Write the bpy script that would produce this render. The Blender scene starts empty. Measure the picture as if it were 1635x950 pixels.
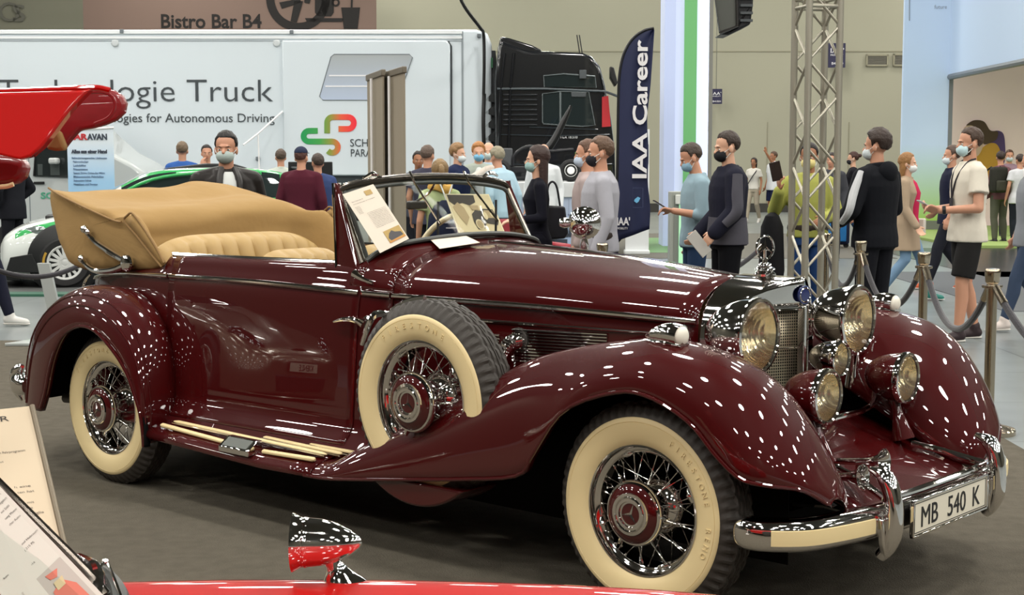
import bpy, bmesh, math, random
from math import sin, cos, pi, radians as R
from mathutils import Vector as V, Matrix, noise as MN
random.seed(7)
SC = bpy.context.scene
COL = SC.collection
# ---------------------------------------------------------------- camera, world, light, exposure
cam = bpy.data.objects.new('camera', bpy.data.cameras.new('camera'))
COL.objects.link(cam)
cam.location = (3.034, -4.9598, 1.6058)
cam.rotation_euler = (R(90 - 5.2588), 0, R(41.4695))
cam.data.sensor_width = 36
cam.data.lens = 2361.74 * 36 / 1635
cam.data.clip_start = 0.05
cam.data.clip_end = 300
SC.camera = cam
SC.view_settings.view_transform = 'Standard'
SC.view_settings.look = 'None'
SC.view_settings.gamma = 1
SC.view_settings.exposure = 0.0
SC.view_settings.use_curve_mapping = False
cy = SC.cycles
cy.use_denoising = True
cy.max_bounces = 8
cy.diffuse_bounces = 3
cy.glossy_bounces = 6
cy.transmission_bounces = 8
cy.transparent_max_bounces = 12
cy.caustics_reflective = False
cy.caustics_refractive = False
cy.sample_clamp_indirect = 6
cy.sample_clamp_direct = 0
cy.blur_glossy = 0.4
W_ = bpy.data.worlds.new('hall_air')
SC.world = W_
W_.use_nodes = True
W_.node_tree.nodes['Background'].inputs[0].default_value = (0.90, 0.96, 1.0, 1)
W_.node_tree.nodes['Background'].inputs[1].default_value = 0.16
CEIL = 10.5
# hall lamps in a regular grid under the ceiling
_ld = bpy.data.lights.new('hall_lamp', 'AREA')
_ld.shape = 'DISK'
_ld.size = 1.25
_ld.energy = 310
_ld.color = (1.0, 0.965, 0.90)
for gi in range(-5, 5):
    for gj in range(-3, 8):
        x = gi * 6.4 + (0.0 if gj % 2 else 3.2)
        y = gj * 6.2 + 1.0
        lo = bpy.data.objects.new('hall_lamp', _ld)
        lo.location = (x, y, CEIL - 0.5)
        COL.objects.link(lo)

# ---------------------------------------------------------------- materials
def rgb(h):
    h = h.lstrip('#')
    c = [int(h[i:i + 2], 16) / 255 for i in (0, 2, 4)]
    return tuple((x / 12.92 if x <= 0.04045 else ((x + 0.055) / 1.055) ** 2.4) for x in c)
_M = {}
def mat(name, col=(0.8, 0.8, 0.8), rough=0.5, metal=0.0, coat=0.0, spec=0.5, emit=None, es=1.0, trans=0.0, ior=1.45,
        nz=None, bump=None, alpha=1.0, sheen=0.0, coat_rough=0.03):
    if name in _M: return _M[name]
    if isinstance(col, str): col = rgb(col)
    m = bpy.data.materials.new(name)
    m.use_nodes = True
    nt = m.node_tree
    b = nt.nodes['Principled BSDF']
    I = b.inputs
    I['Base Color'].default_value = (*col, 1)
    I['Roughness'].default_value = rough
    I['Metallic'].default_value = metal
    I['Coat Weight'].default_value = coat
    I['Coat Roughness'].default_value = coat_rough
    I['Specular IOR Level'].default_value = spec
    I['Transmission Weight'].default_value = trans
    I['IOR'].default_value = ior
    I['Alpha'].default_value = alpha
    if sheen: I['Sheen Weight'].default_value = sheen
    if emit is not None:
        if isinstance(emit, str): emit = rgb(emit)
        I['Emission Color'].default_value = (*emit, 1)
        I['Emission Strength'].default_value = es
    tc = None
    if nz or bump:
        tc = nt.nodes.new('ShaderNodeTexCoord')
    if nz:   # (scale, amount) mottling of the colour
        n = nt.nodes.new('ShaderNodeTexNoise'); n.inputs['Scale'].default_value = nz[0]; n.inputs['Detail'].default_value = 5
        nt.links.new(tc.outputs['Object'], n.inputs['Vector'])
        mx = nt.nodes.new('ShaderNodeMix'); mx.data_type = 'RGBA'
        a = nz[1]
        mx.inputs[6].default_value = (*[c * (1 - a) for c in col], 1)
        mx.inputs[7].default_value = (*[min(1, c * (1 + a)) for c in col], 1)
        nt.links.new(n.outputs['Fac'], mx.inputs[0])
        nt.links.new(mx.outputs[2], I['Base Color'])
    if bump:  # (scale, strength)
        n = nt.nodes.new('ShaderNodeTexNoise'); n.inputs['Scale'].default_value = bump[0]; n.inputs['Detail'].default_value = 4
        nt.links.new(tc.outputs['Object'], n.inputs['Vector'])
        bp = nt.nodes.new('ShaderNodeBump'); bp.inputs['Strength'].default_value = bump[1]; bp.inputs['Distance'].default_value = 0.01
        nt.links.new(n.outputs['Fac'], bp.inputs['Height'])
        nt.links.new(bp.outputs['Normal'], I['Normal'])
    _M[name] = m
    return m

# ---------------------------------------------------------------- mesh helpers
def obj(name, vf, m=None, parent=None, smooth=35, loc=None, bevel=0, seg=2, sub=0, solid=0, rot=None):
    """vf = (verts, faces) -> ONE linked mesh object"""
    me = bpy.data.meshes.new(name)
    me.from_pydata([tuple(v) for v in vf[0]], [], [tuple(f) for f in vf[1]])
    if smooth is not None:
        me.shade_smooth()
        if smooth < 180: me.set_sharp_from_angle(angle=R(smooth))
    for mm in (m if isinstance(m, (list, tuple)) else [m]):
        if mm: me.materials.append(mm)
    if len(vf) > 2 and vf[2]:
        for p, i in zip(me.polygons, vf[2]): p.material_index = i
    o = bpy.data.objects.new(name, me)
    COL.objects.link(o)
    if parent: o.parent = parent
    if loc: o.location = loc
    if rot: o.rotation_euler = rot
    if solid:
        md = o.modifiers.new('solid', 'SOLIDIFY'); md.thickness = abs(solid); md.offset = -1 if solid > 0 else 1
        if len(me.materials) > 1: md.material_offset = 1; md.material_offset_rim = 0
    if bevel:
        md = o.modifiers.new('bevel', 'BEVEL'); md.width = bevel; md.segments = seg; md.limit_method = 'ANGLE'; md.angle_limit = R(40)
        md.harden_normals = False
    if sub:
        md = o.modifiers.new('sub', 'SUBSURF'); md.levels = sub; md.render_levels = sub
    return o
def empty(name, loc=(0, 0, 0), rz=0.0):
    o = bpy.data.objects.new(name, None); COL.objects.link(o)
    o.location = loc; o.rotation_euler = (0, 0, rz)
    o.empty_display_size = 0.1
    return o
def tag(o, label=None, cat=None, group=None, kind=None):
    if label: o['label'] = label
    if cat: o['category'] = cat
    if group: o['group'] = group
    if kind: o['kind'] = kind
    return o
def thing(name, label, cat, loc=(0, 0, 0), rz=0.0, group=None):
    return tag(empty(name, loc, rz), label, cat, group)
def kids(o): return [c for c in COL.objects if c.parent == o]
def copy_tree(o, parent=None):
    c = o.copy(); COL.objects.link(c)
    if parent: c.parent = parent
    for k in kids(o): copy_tree(k, c)
    return c
def J(*ms):
    """join several (verts, faces[, mat]) into one"""
    vs, fs, mi = [], [], []
    for m in ms:
        b = len(vs); vs += list(m[0]); fs += [tuple(i + b for i in f) for f in m[1]]
        mi += (m[2] if len(m) > 2 and m[2] else [0] * len(m[1]))
    return vs, fs, mi
def T(m, M):
    return ([M @ V(v) for v in m[0]], m[1]) + tuple(m[2:])
def MI(m, i): return (m[0], m[1], [i] * len(m[1]))
def mv(m, x=0, y=0, z=0): return ([V(v) + V((x, y, z)) for v in m[0]], m[1]) + tuple(m[2:])
def flipy(m): return ([V((v[0], -v[1], v[2])) for v in m[0]], [tuple(reversed(f)) for f in m[1]]) + tuple(m[2:])
def box(x0, x1, y0, y1, z0, z1):
    v = [(x0, y0, z0), (x1, y0, z0), (x1, y1, z0), (x0, y1, z0), (x0, y0, z1), (x1, y0, z1), (x1, y1, z1), (x0, y1, z1)]
    return v, [(0, 3, 2, 1), (4, 5, 6, 7), (0, 1, 5, 4), (1, 2, 6, 5), (2, 3, 7, 6), (3, 0, 4, 7)]
def cr(pts, n, closed=False):
    """Catmull-Rom resample of a point list into n points"""
    P = [V(p) for p in pts]; k = len(P); out = []
    segs = k if closed else k - 1
    for i in range(n):
        t = i * segs / (n if closed else n - 1)
        s = min(int(t), segs - 1); u = t - s
        if closed: a, b, c, d = P[(s - 1) % k], P[s % k], P[(s + 1) % k], P[(s + 2) % k]
        else:
            b, c = P[s], P[s + 1]
            a = P[s - 1] if s > 0 else b * 2 - c
            d = P[s + 2] if s + 2 < k else c * 2 - b
        out.append(0.5 * ((2 * b) + (c - a) * u + (2 * a - 5 * b + 4 * c - d) * u * u + (3 * b - a - 3 * c + d) * u ** 3))
    return out
def grid(rows, closed_u=False, closed_v=False, cap0=False, cap1=False):
    """rows of points (each row same length) -> quads"""
    n = len(rows[0]); vs = [V(p) for r in rows for p in r]; fs = []
    R_ = len(rows)
    for i in range(R_ if closed_v else R_ - 1):
        i2 = (i + 1) % R_
        for j in range(n if closed_u else n - 1):
            j2 = (j + 1) % n
            fs.append((i * n + j, i * n + j2, i2 * n + j2, i2 * n + j))
    if cap0: fs.append(tuple(range(n - 1, -1, -1)))
    if cap1: fs.append(tuple((R_ - 1) * n + j for j in range(n)))
    return vs, fs
def frame_along(P):
    tan = []
    for i in range(len(P)):
        a = P[max(0, i - 1)]; b = P[min(len(P) - 1, i + 1)]
        d = b - a; tan.append(d.normalized() if d.length > 1e-9 else V((0, 0, 1)))
    up = V((0, 0, 1)) if abs(tan[0].z) < 0.9 else V((1, 0, 0))
    fr = []
    n = (up - tan[0] * up.dot(tan[0])).normalized()
    for t in tan:
        n = n - t * n.dot(t)
        n = n.normalized() if n.length > 1e-6 else t.orthogonal().normalized()
        fr.append((t, n, t.cross(n)))
    return fr
def tube(pts, r, seg=10, caps=True, smooth=0, flat=1.0, closed=False):
    """round tube along points; r number or list; flat squashes the first normal"""
    P = [V(p) for p in pts]
    k0 = len(P)
    if smooth:
        rr = r if isinstance(r, (list, tuple)) else None
        P = cr(P, smooth, closed)
        if rr:
            r = []
            for i in range(smooth):
                t = i * (k0 - 1) / (smooth - 1); s = min(int(t), k0 - 2); u = t - s
                r.append(rr[s] * (1 - u) + rr[s + 1] * u)
    fr = frame_along(P)
    rows = []
    for i, p in enumerate(P):
        q = r[i] if isinstance(r, (list, tuple)) else r
        t, n, b = fr[i]
        rows.append([p + (n * cos(a) * flat + b * sin(a)) * q for a in [2 * pi * j / seg for j in range(seg)]])
    return grid(rows, True, closed, caps and not closed, caps and not closed)
def cyl(p0, p1, r, seg=16, r2=None): return tube([p0, p1], [r, r if r2 is None else r2], seg)
def lathe(prof, seg=32, axis='z', caps=False, mod=None, arc=2 * pi):
    """prof = [(radius, height)] round the axis through the origin"""
    rows = []
    full = abs(arc - 2 * pi) < 1e-6
    for k, (r, h) in enumerate(prof):
        row = []
        for j in range(seg if full else seg + 1):
            a = arc * j / seg
            q = r if mod is None else mod(k, j, r)
            c, s = q * cos(a), q * sin(a)
            row.append({'z': (c, s, h), 'y': (c, h, s), 'x': (h, c, s)}[axis])
        rows.append(row)
    m = grid(rows, full, False, caps, caps)
    return m
def ellipsoid(c, r, seg=20, rings=12):
    rows = []
    for i in range(1, rings):
        a = pi * i / rings
        rows.append([(c[0] + r[0] * sin(a) * cos(t), c[1] + r[1] * sin(a) * sin(t), c[2] - r[2] * cos(a)) for t in [2 * pi * j / seg for j in range(seg)]])
    vs, fs = grid(rows, True)
    n = len(vs); vs += [V((c[0], c[1], c[2] - r[2])), V((c[0], c[1], c[2] + r[2]))]
    for j in range(seg):
        fs.append((n, (j + 1) % seg, j)); b = (rings - 2) * seg
        fs.append((n + 1, b + j, b + (j + 1) % seg))
    return vs, fs
def prism(poly, d0, d1, axis='y'):
    """extrude a 2-D polygon between d0 and d1 along axis; poly coords are the two other axes in order"""
    def P(a, b, d): return {'x': (d, a, b), 'y': (a, d, b), 'z': (a, b, d)}[axis]
    n = len(poly)
    vs = [P(a, b, d0) for a, b in poly] + [P(a, b, d1) for a, b in poly]
    fs = [tuple(range(n)), tuple(range(2 * n - 1, n - 1, -1))]
    for i in range(n):
        j = (i + 1) % n; fs.append((i, i + n, j + n, j))
    return vs, fs
def recalc(o):
    bm = bmesh.new(); bm.from_mesh(o.data); bmesh.ops.recalc_face_normals(bm, faces=bm.faces); bm.to_mesh(o.data); bm.free()
    return o
_txt = {}
def text_mesh(s, size, extrude=0.002, align='LEFT', bold=0.0, sx=1.0):
    """lettering as mesh data in the local xy plane"""
    c = bpy.data.curves.new('t', 'FONT'); c.body = s; c.size = size; c.extrude = extrude; c.align_x = align; c.offset = bold
    c.resolution_u = 3
    o = bpy.data.objects.new('t', c); COL.objects.link(o)
    dg = bpy.context.evaluated_depsgraph_get(); dg.update()
    me = o.evaluated_get(dg).to_mesh()
    vs = [V((v.co.x * sx, v.co.y, v.co.z)) for v in me.vertices]; fs = [tuple(p.vertices) for p in me.polygons]
    o.evaluated_get(dg).to_mesh_clear()
    bpy.data.objects.remove(o); bpy.data.curves.remove(c)
    return vs, fs
def plane_M(origin, xdir, ydir):
    """matrix taking local xy to the plane spanned by xdir, ydir at origin"""
    x = V(xdir).normalized(); y = V(ydir); y = (y - x * y.dot(x)).normalized(); z = x.cross(y)
    return Matrix(((x.x, y.x, z.x, origin[0]), (x.y, y.y, z.y, origin[1]), (x.z, y.z, z.z, origin[2]), (0, 0, 0, 1)))
def letter(name, s, size, m, parent, origin, xdir=(1, 0, 0), ydir=(0, 0, 1), **k):
    return obj(name, T(text_mesh(s, size, **k), plane_M(origin, xdir, ydir)), m, parent, smooth=None)

PAINT = mat('maroon_paint', (0.048, 0.0018, 0.0022), 0.4, 0.0, coat=1.0, coat_rough=0.01, spec=.08)
PAINT.node_tree.nodes['Principled BSDF'].inputs['Coat IOR'].default_value = 1.65
CHROME = mat('chrome', (0.80, 0.78, 0.76), 0.055, 1.0)
BLACKIN = mat('black_underside', (0.004, 0.004, 0.004), 0.8, spec=0.1)
RUBBER = mat('tyre_rubber', (0.035, 0.030, 0.025), 0.62, bump=(60, 0.15))
CREAM = mat('cream_rubber', '#dcc897', 0.5)
TAN = mat('tan_canvas', '#967849', 0.9, bump=(9, 0.5), nz=(3, 0.07))
TANLEATHER = mat('tan_leather', '#a98c58', 0.5, bump=(40, 0.08))
GLASSY = mat('clear_glass', (0.95, 0.97, 0.96), 0.0, trans=1.0, ior=1.45)
BLACKRUB = mat('black_rubber', (0.015, 0.015, 0.015), 0.5)
DARKTRIM = mat('dark_trim', (0.05, 0.045, 0.04), 0.4)
def glass_mat():
    m = bpy.data.materials.new('pane_glass'); m.use_nodes = True; nt = m.node_tree
    nt.nodes.remove(nt.nodes['Principled BSDF'])
    tr = nt.nodes.new('ShaderNodeBsdfTransparent'); tr.inputs[0].default_value = (0.90, 0.93, 0.92, 1)
    gl = nt.nodes.new('ShaderNodeBsdfGlossy'); gl.inputs['Roughness'].default_value = 0.0
    lw = nt.nodes.new('ShaderNodeLayerWeight'); lw.inputs[0].default_value = .5
    pw_ = nt.nodes.new('ShaderNodeMath'); pw_.operation = 'POWER'; pw_.inputs[1].default_value = 6.0; nt.links.new(lw.outputs['Facing'], pw_.inputs[0])
    fr = nt.nodes.new('ShaderNodeMath'); fr.operation = 'MULTIPLY_ADD'; fr.inputs[1].default_value = .25; fr.inputs[2].default_value = .002; nt.links.new(pw_.outputs[0], fr.inputs[0])
    mx = nt.nodes.new('ShaderNodeMixShader')
    nt.links.new(fr.outputs[0], mx.inputs[0]); nt.links.new(tr.outputs[0], mx.inputs[1]); nt.links.new(gl.outputs[0], mx.inputs[2])
    nt.links.new(mx.outputs[0], nt.nodes['Material Output'].inputs[0])
    return m
PANE = glass_mat()
# ================================================================ hall frame: x = right, y = away along the camera heading, z = up
HR = R(41.4695)
HX = V((cos(HR), sin(HR), 0)); HY = V((-sin(HR), cos(HR), 0)); HO = V((3.034, -4.9598, 0))
_P = R(5.2588); _F = 2361.74; _CZ = 1.6058
def hall(x, y, z=0): return HO + HX * x + HY * y + V((0, 0, z))
def hz(py, d):
    k = (475 - py) / _F
    return _CZ + (k * d * cos(_P) - d * sin(_P)) / (cos(_P) + k * sin(_P))
def hx(px, py, d): return (px - 817.5) / _F * (d * cos(_P) + (_CZ - hz(py, d)) * sin(_P))
def hp(px, py, d): return hx(px, py, d), hz(py, d)
def hobj(name, vf, m, parent=None, loc=(0, 0, 0), **k):
    o = obj(name, vf, m, parent, **k); o.location = hall(*loc); o.rotation_euler = (0, 0, HR); return o
def hthing(name, label, cat, x, y, z=0, rz=0, group=None):
    return thing(name, label, cat, hall(x, y, z), HR + rz, group)
def struct(o): o['kind'] = 'structure'; return o
def sx_fit(s, w, size):
    t = text_mesh(s, size, 0)
    a = min(v.x for v in t[0]); b = max(v.x for v in t[0])
    return w / (b - a), a
def fit_letter(name, s, x0, x1, z0, cap, y, m, parent, ext=.004, bold=0.0):
    """one line of lettering facing the viewer in a local xz plane at depth y, spanning x0..x1 with capital height cap; each word its own object"""
    size = cap / .72
    k, a = sx_fit(s, x1 - x0, size)
    if ' ' not in s or cap < .06:
        return letter(name, s, size, m, parent, (x0 - a * k, y, z0), (1, 0, 0), (0, 0, 1), extrude=ext, sx=k, bold=bold)
    pre = ''
    for w in s.split(' '):
        e = max(v.x for v in text_mesh(pre + w, size, 0)[0]); o = text_mesh(w, size, 0)[0]; we = max(v.x for v in o)
        letter(name, w, size, m, parent, (x0 + (e - we - a) * k, y, z0), (1, 0, 0), (0, 0, 1), extrude=ext, sx=k, bold=bold)
        pre += w + ' '
# ---- floor, carpet, walls, ceiling
def floor_mat():
    m = mat('tile_floor', '#8b9291', .28, bump=(1.5, .05)); nt = m.node_tree; b = nt.nodes['Principled BSDF']
    tc = nt.nodes.new('ShaderNodeTexCoord')
    br = nt.nodes.new('ShaderNodeTexBrick'); br.offset = 0; br.inputs['Scale'].default_value = 1; br.inputs['Brick Width'].default_value = 1.4; br.inputs['Row Height'].default_value = 1.4
    br.inputs['Mortar Size'].default_value = .008
    br.inputs['Color1'].default_value = (*rgb('#868d8c'), 1); br.inputs['Color2'].default_value = (*rgb('#7d8485'), 1); br.inputs['Mortar'].default_value = (*rgb('#5a6060'), 1)
    n = nt.nodes.new('ShaderNodeTexNoise'); n.inputs['Scale'].default_value = 2.2; n.inputs['Detail'].default_value = 6
    mx = nt.nodes.new('ShaderNodeMix'); mx.data_type = 'RGBA'; mx.blend_type = 'MULTIPLY'; mx.inputs[0].default_value = .45
    nt.links.new(tc.outputs['Object'], br.inputs['Vector']); nt.links.new(tc.outputs['Object'], n.inputs['Vector'])
    nt.links.new(br.outputs['Color'], mx.inputs[6]); nt.links.new(n.outputs['Fac'], mx.inputs[7]); nt.links.new(mx.outputs[2], b.inputs['Base Color'])
    return m
struct(hobj('floor', box(-45, 40, -22, 49, -.2, 0), floor_mat(), smooth=None))
CARPET = mat('grey_carpet', '#5a554b', .95, nz=(14, .28), bump=(160, .6), spec=.1)
def slab(name, x0, x1, y0, y1, m, h=.006): return struct(hobj(name, box(x0, x1, y0, y1, 0, h), m, smooth=None))
slab('trim_carpet', -16, 2.86, -14, 13.2, CARPET, .004)
DARKMAT = mat('dark_mat', '#4b4d4c', .6, nz=(3, .12))
slab('trim_mat', -14, -2.2, 17.9, 22.5, DARKMAT)
slab('trim_green_edge', -14, -2.2, 17.55, 17.88, mat('green_edge', '#2f5a48', .5), .03)
slab('trim_aisle', -2.0, 6.4, 24.5, 33, mat('brown_mat', '#565349', .6))
slab('trim_green_strip', 2.4, 3.2, 26, 31, mat('green_strip', '#5f8a55', .6), .009)
slab('trim_dark_band', 5.3, 7.6, 15.8, 21.5, mat('slate_band', '#47494b', .45))
slab('trim_dark_tile', 6.6, 14, 20.5, 27.4, mat('black_gloss_tile', '#2e2f31', .25))
slab('trim_booth_carpet', 8.4, 16, 27.4, 36, mat('green_carpet', '#8aa05a', .8), .05)
WALLM = mat('hall_wall', '#9b9a87', .8, nz=(.25, .05))
struct(hobj('wall_back', box(-30, 30, 47, 47.4, 0, CEIL + .5), WALLM, smooth=None))
struct(hobj('baseboard_back', box(-30, 30, 46.9, 47, 0, .28), mat('wall_base', '#33322d', .7), smooth=None))
JOINT = mat('wall_joint', '#85826e', .8)
struct(hobj('trim_wall_joint', J(box(-30, 30, 46.985, 47, hz(83, 47), hz(83, 47) + .03)), JOINT, smooth=None))
for k, px in enumerate((1225, 1355)): struct(hobj('trim_wall_joint', box(hx(px, 200, 47), hx(px, 200, 47) + .025, 46.985, 47, .3, hz(195, 47)), JOINT, smooth=None))
struct(hobj('wall_left', box(-32, -31.6, -22, 47, 0, CEIL + .5), mat('side_wall', '#4b4940', .85), smooth=None))
struct(hobj('wall_right', box(32, 32.4, -22, 47, 0, CEIL + .5), mat('side_wall'), smooth=None))
struct(hobj('wall_front', box(-32, 32, -22.4, -22, 0, CEIL + .5), mat('side_wall'), smooth=None))
struct(hobj('ceiling', box(-32, 32.4, -22.4, 47.4, CEIL, CEIL + .3), mat('hall_ceiling', '#4a4840', .9), smooth=None))
# wall vents
for x0, x1, y0, y1, lb in ((1382, 1418, 87, 106, 'grey louvred vent high on the wall, wholly in view left of the pale booth'), (1425, 1455, 86, 106, 'grey louvred vent on the wall half hidden by the pale booth edge')):
    a, za = hp(x0, y1, 47); b_, zb = hp(x1, y0, 47)
    v = hthing('wall_vent', lb, 'vent', (a + b_) / 2, 46.98, za, group='wall vents')
    w = (b_ - a) / 2; h = zb - za
    obj('vent_frame', J(box(-w, w, -.05, 0, 0, .05), box(-w, w, -.05, 0, h - .05, h), box(-w, -w + .05, -.05, 0, 0, h), box(w - .05, w, -.05, 0, 0, h)), mat('vent_frame', '#8b8873', .6), v)
    for k in range(6): obj('vent_slat', box(-w + .05, w - .05, -.03, -.01, .05 + (h - .1) * k / 6, .05 + (h - .1) * (k + .7) / 6), mat('vent_slat', '#67655a', .6), v)
NAVY = mat('sign_navy', '#201f3f', .5); WHT = mat('print_white', '#e4e4e6', .6); DK = mat('print_dark', '#3c4347', .6); BLK = mat('print_black', '#1d1a18', .7)
for x0, x1, y0, y1, l1, l2, l3, lb in ((1134, 1153, 142, 166, "IAA'", 'MOBILITY', 'B4.E01', 'small navy square sign on the wall right of the green striped column'), (1331, 1350, 69, 108, "IAA'", 'MOBILITY', 'B4.D50', 'tall navy sign on the wall behind the upper part of the truss')):
    if x0 == 1331: x0 = 1322
    a, za = hp(x0, y1, 46.5); b_, zb = hp(x1, y0, 46.5)
    sg = hthing('hanging_sign', lb, 'sign', (a + b_) / 2, 46.5, za)
    w = (b_ - a) / 2; h = zb - za
    obj('sign_panel', box(-w, w, -.03, .03, 0, h), NAVY, sg)
    obj('sign_rod', tube([(0, 0, h), (0, 0, CEIL - za)], .012, 6), mat('steel_grey', '#77786f', .4, .6), sg)
    fit_letter('sign_lettering', l1, -w * .75, w * .8, h * .60, h * .2, -.035, WHT, sg)
    fit_letter('sign_lettering', l2, -w * .75, w * .75, h * .48, h * .07, -.035, WHT, sg)
    fit_letter('sign_lettering', l3, -w * .6, w * .75, h * .12, h * .11, -.035, WHT, sg)
# ---- pale booth at the right
def grad_mat(name, z0, c0, z1, c1, emit=0.0):
    """printed panel whose ink runs from c0 at height z0 to c1 at height z1"""
    m = mat(name, c1, .5); nt = m.node_tree; b = nt.nodes['Principled BSDF']
    tc = nt.nodes.new('ShaderNodeTexCoord'); s = nt.nodes.new('ShaderNodeSeparateXYZ'); nt.links.new(tc.outputs['Object'], s.inputs[0])
    mr = nt.nodes.new('ShaderNodeMapRange'); mr.inputs[1].default_value = z0; mr.inputs[2].default_value = z1; nt.links.new(s.outputs[2], mr.inputs[0])
    mx = nt.nodes.new('ShaderNodeMix'); mx.data_type = 'RGBA'; mx.inputs[6].default_value = (*rgb(c0), 1); mx.inputs[7].default_value = (*rgb(c1), 1)
    nt.links.new(mr.outputs[0], mx.inputs[0]); nt.links.new(mx.outputs[2], b.inputs['Base Color'])
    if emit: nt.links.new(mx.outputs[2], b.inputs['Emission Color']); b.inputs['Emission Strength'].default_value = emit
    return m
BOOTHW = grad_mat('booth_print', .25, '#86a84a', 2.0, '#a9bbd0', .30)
bx0, bx1 = hx(1438, 300, 34), hx(1511, 300, 34)
booth = hthing('booth_wall', 'tall pale blue exhibition booth wall fading to green at its foot', 'booth', bx0, 34)
obj('front_panel', box(0, bx1 - bx0, 0, .12, .25, 9.2), BOOTHW, booth, smooth=None)
obj('base_strip', box(0, bx1 - bx0, -.01, .13, 0, .25), mat('booth_base', '#6e7268', .6), booth)
obj('corner_post', box(bx1 - bx0, bx1 - bx0 + .09, -.02, .14, 0, hz(122, 34)), mat('booth_frame', '#7d8285', .4, .5), booth)
hd = bx1 - bx0
xr, zr_ = hx(1660, 90, 28.0) - bx0, hz(91, 28.0)
HB = [(hd, 0), (xr, -6.0)]
z0h = hz(121, 34)
obj('header_panel', ([V((hd, 0, z0h)), V((xr, -6, zr_)), V((xr, -6, 9.2)), V((hd, 0, 9.2)), V((hd, .2, z0h)), V((xr + .15, -6, zr_)), V((xr + .15, -6, 9.2)), V((hd, .2, 9.2))], [(0, 1, 2, 3), (7, 6, 5, 4), (0, 4, 5, 1), (3, 2, 6, 7), (1, 5, 6, 2), (0, 3, 7, 4)]), BOOTHW, booth, smooth=None)
obj('header_rail', tube([(hd, -.06, z0h - .03), (xr, -6.06, zr_ - .03)], .07, 8), mat('booth_frame'), booth)
obj('back_panel', box(hd, hd + 8, 2.2, 2.3, 0, 5.2), mat('pink_print', '#dcc6bd', .6, emit='#dcc6bd', es=.22), booth, smooth=None)
obj('booth_ceiling', box(hd, hd + 8, -3, 2.2, 4.15, 4.25), mat('booth_ceiling', '#a9a59c', .7), booth, smooth=None)
for (px0, px1, py0, py1) in ((1450, 1510, 0, 8),): pass
gx = lambda px, py: hx(px, py, 34) - bx0
fit_letter('booth_lettering', 'future', gx(1492, 5), gx(1512, 5), hz(14, 34), .09, -.006, mat('print_grey', '#8d98a5', .6), booth, ext=.002)
obj('booth_ornament', tube([(gx(1452, 30), -.01, hz(33, 34)), (gx(1452, 5), -.01, hz(0, 34)), (gx(1455, 0), -.01, hz(-12, 34))], .012, 6), mat('print_grey'), booth)
# mural on the pink panel: a woman with brown hair and a yellow top beside a violet seat
mu = lambda px, py: (hx(px, py, 36.1) - bx0, hz(py, 36.1))
def mural(nm, pts, m, d, par=booth):
    P = cr([(*mu(*p), 0) for p in pts], 48, True)
    return recalc(obj(nm, prism([(p.x, p.y) for p in P], 2.17 - d, 2.2 - d, 'y'), m, par, smooth=None))
mural('mural_seat', [(1585, 215), (1600, 210), (1606, 225), (1604, 262), (1580, 264)], mat('print_violet', '#5b4577', .6), 0)
mural('mural_top', [(1565, 240), (1585, 228), (1598, 240), (1604, 290), (1555, 290), (1548, 262)], mat('print_yellow', '#cf9b3a', .6), .01)
mural('mural_face', [(1540, 205), (1560, 200), (1572, 215), (1570, 235), (1560, 250), (1545, 240)], mat('print_skin', '#d9b9a3', .6), .02)
mural('mural_hair', [(1544, 200), (1556, 192), (1572, 194), (1582, 208), (1594, 210), (1592, 222), (1582, 228), (1572, 230), (1568, 218), (1562, 206), (1552, 200)], mat('print_hair', '#54402f', .6), .03)
# ---- brown bistro banner and grey letters on the wall
a, _ = hp(133, 30, 44); b_, _ = hp(601, 30, 44)
bn = hthing('bistro_banner', 'wide brown Bistro Bar banner hanging above the white trailer', 'banner', (a + b_) / 2, 44, hz(60, 44))
w = (b_ - a) / 2; BZ0 = hz(60, 44); X44 = lambda px, py: hx(px, py, 44) - (a + b_) / 2
obj('banner_cloth', box(-w, w, 0, .03, 0, hz(-60, 44) - BZ0), mat('banner_brown', '#7d685d', .7), bn, smooth=None)
obj('banner_rail', tube([(-w, 0, hz(-60, 44) - BZ0), (w, 0, hz(-60, 44) - BZ0)], .05, 8), mat('steel_grey'), bn)
for t in (-.9, .9): obj('banner_cable', tube([(w * t, 0, hz(-60, 44) - BZ0), (w * t, 0, CEIL - BZ0)], .012, 6), mat('steel_grey'), bn)
fit_letter('banner_lettering', 'Bistro Bar B4', X44(258, 40), X44(417, 40), hz(44.5, 44) - BZ0, hz(22, 44) - hz(44.5, 44), -.006, BLK, bn, bold=.012)
def disc_ring(cx, cz, r0, r1, a0=0, a1=2 * pi, n=48, y0=-.02, y1=0):
    P = [(cx + r1 * cos(t), cz + r1 * sin(t)) for t in [a0 + (a1 - a0) * i / n for i in range(n + 1)]] + [(cx + r0 * cos(t), cz + r0 * sin(t)) for t in [a1 + (a0 - a1) * i / n for i in range(n + 1)]]
    rows = [[V((x, y, z)) for y in (y0, y1)] for x, z in P]
    f = []
    k = n + 1
    o_, i_ = P[:k], list(reversed(P[k:]))
    return grid([[V((o_[i][0], y0, o_[i][1])), V((i_[i][0], y0, i_[i][1])), V((i_[i][0], y1, i_[i][1])), V((o_[i][0], y1, o_[i][1]))] for i in range(k)], True)
q = lambda px, py: (X44(px, py), hz(py, 44) - BZ0)
U = X44(500, 20) - X44(499, 20)
cx, cz = q(476, -2)
recalc(obj('banner_plate_ring', disc_ring(cx, cz, 38 * U, 51 * U), BLK, bn, smooth=None))
for P in ([(446, 4), (478, -2), (482, 4), (450, 14)], [(470, 2), (484, 2), (474, 36), (464, 34)], [(486, -8), (498, -6), (494, 6), (486, 4)]):
    recalc(obj('banner_cutlery', prism([q(*p) for p in P], -.02, 0, 'y'), BLK, bn, smooth=None))
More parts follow.
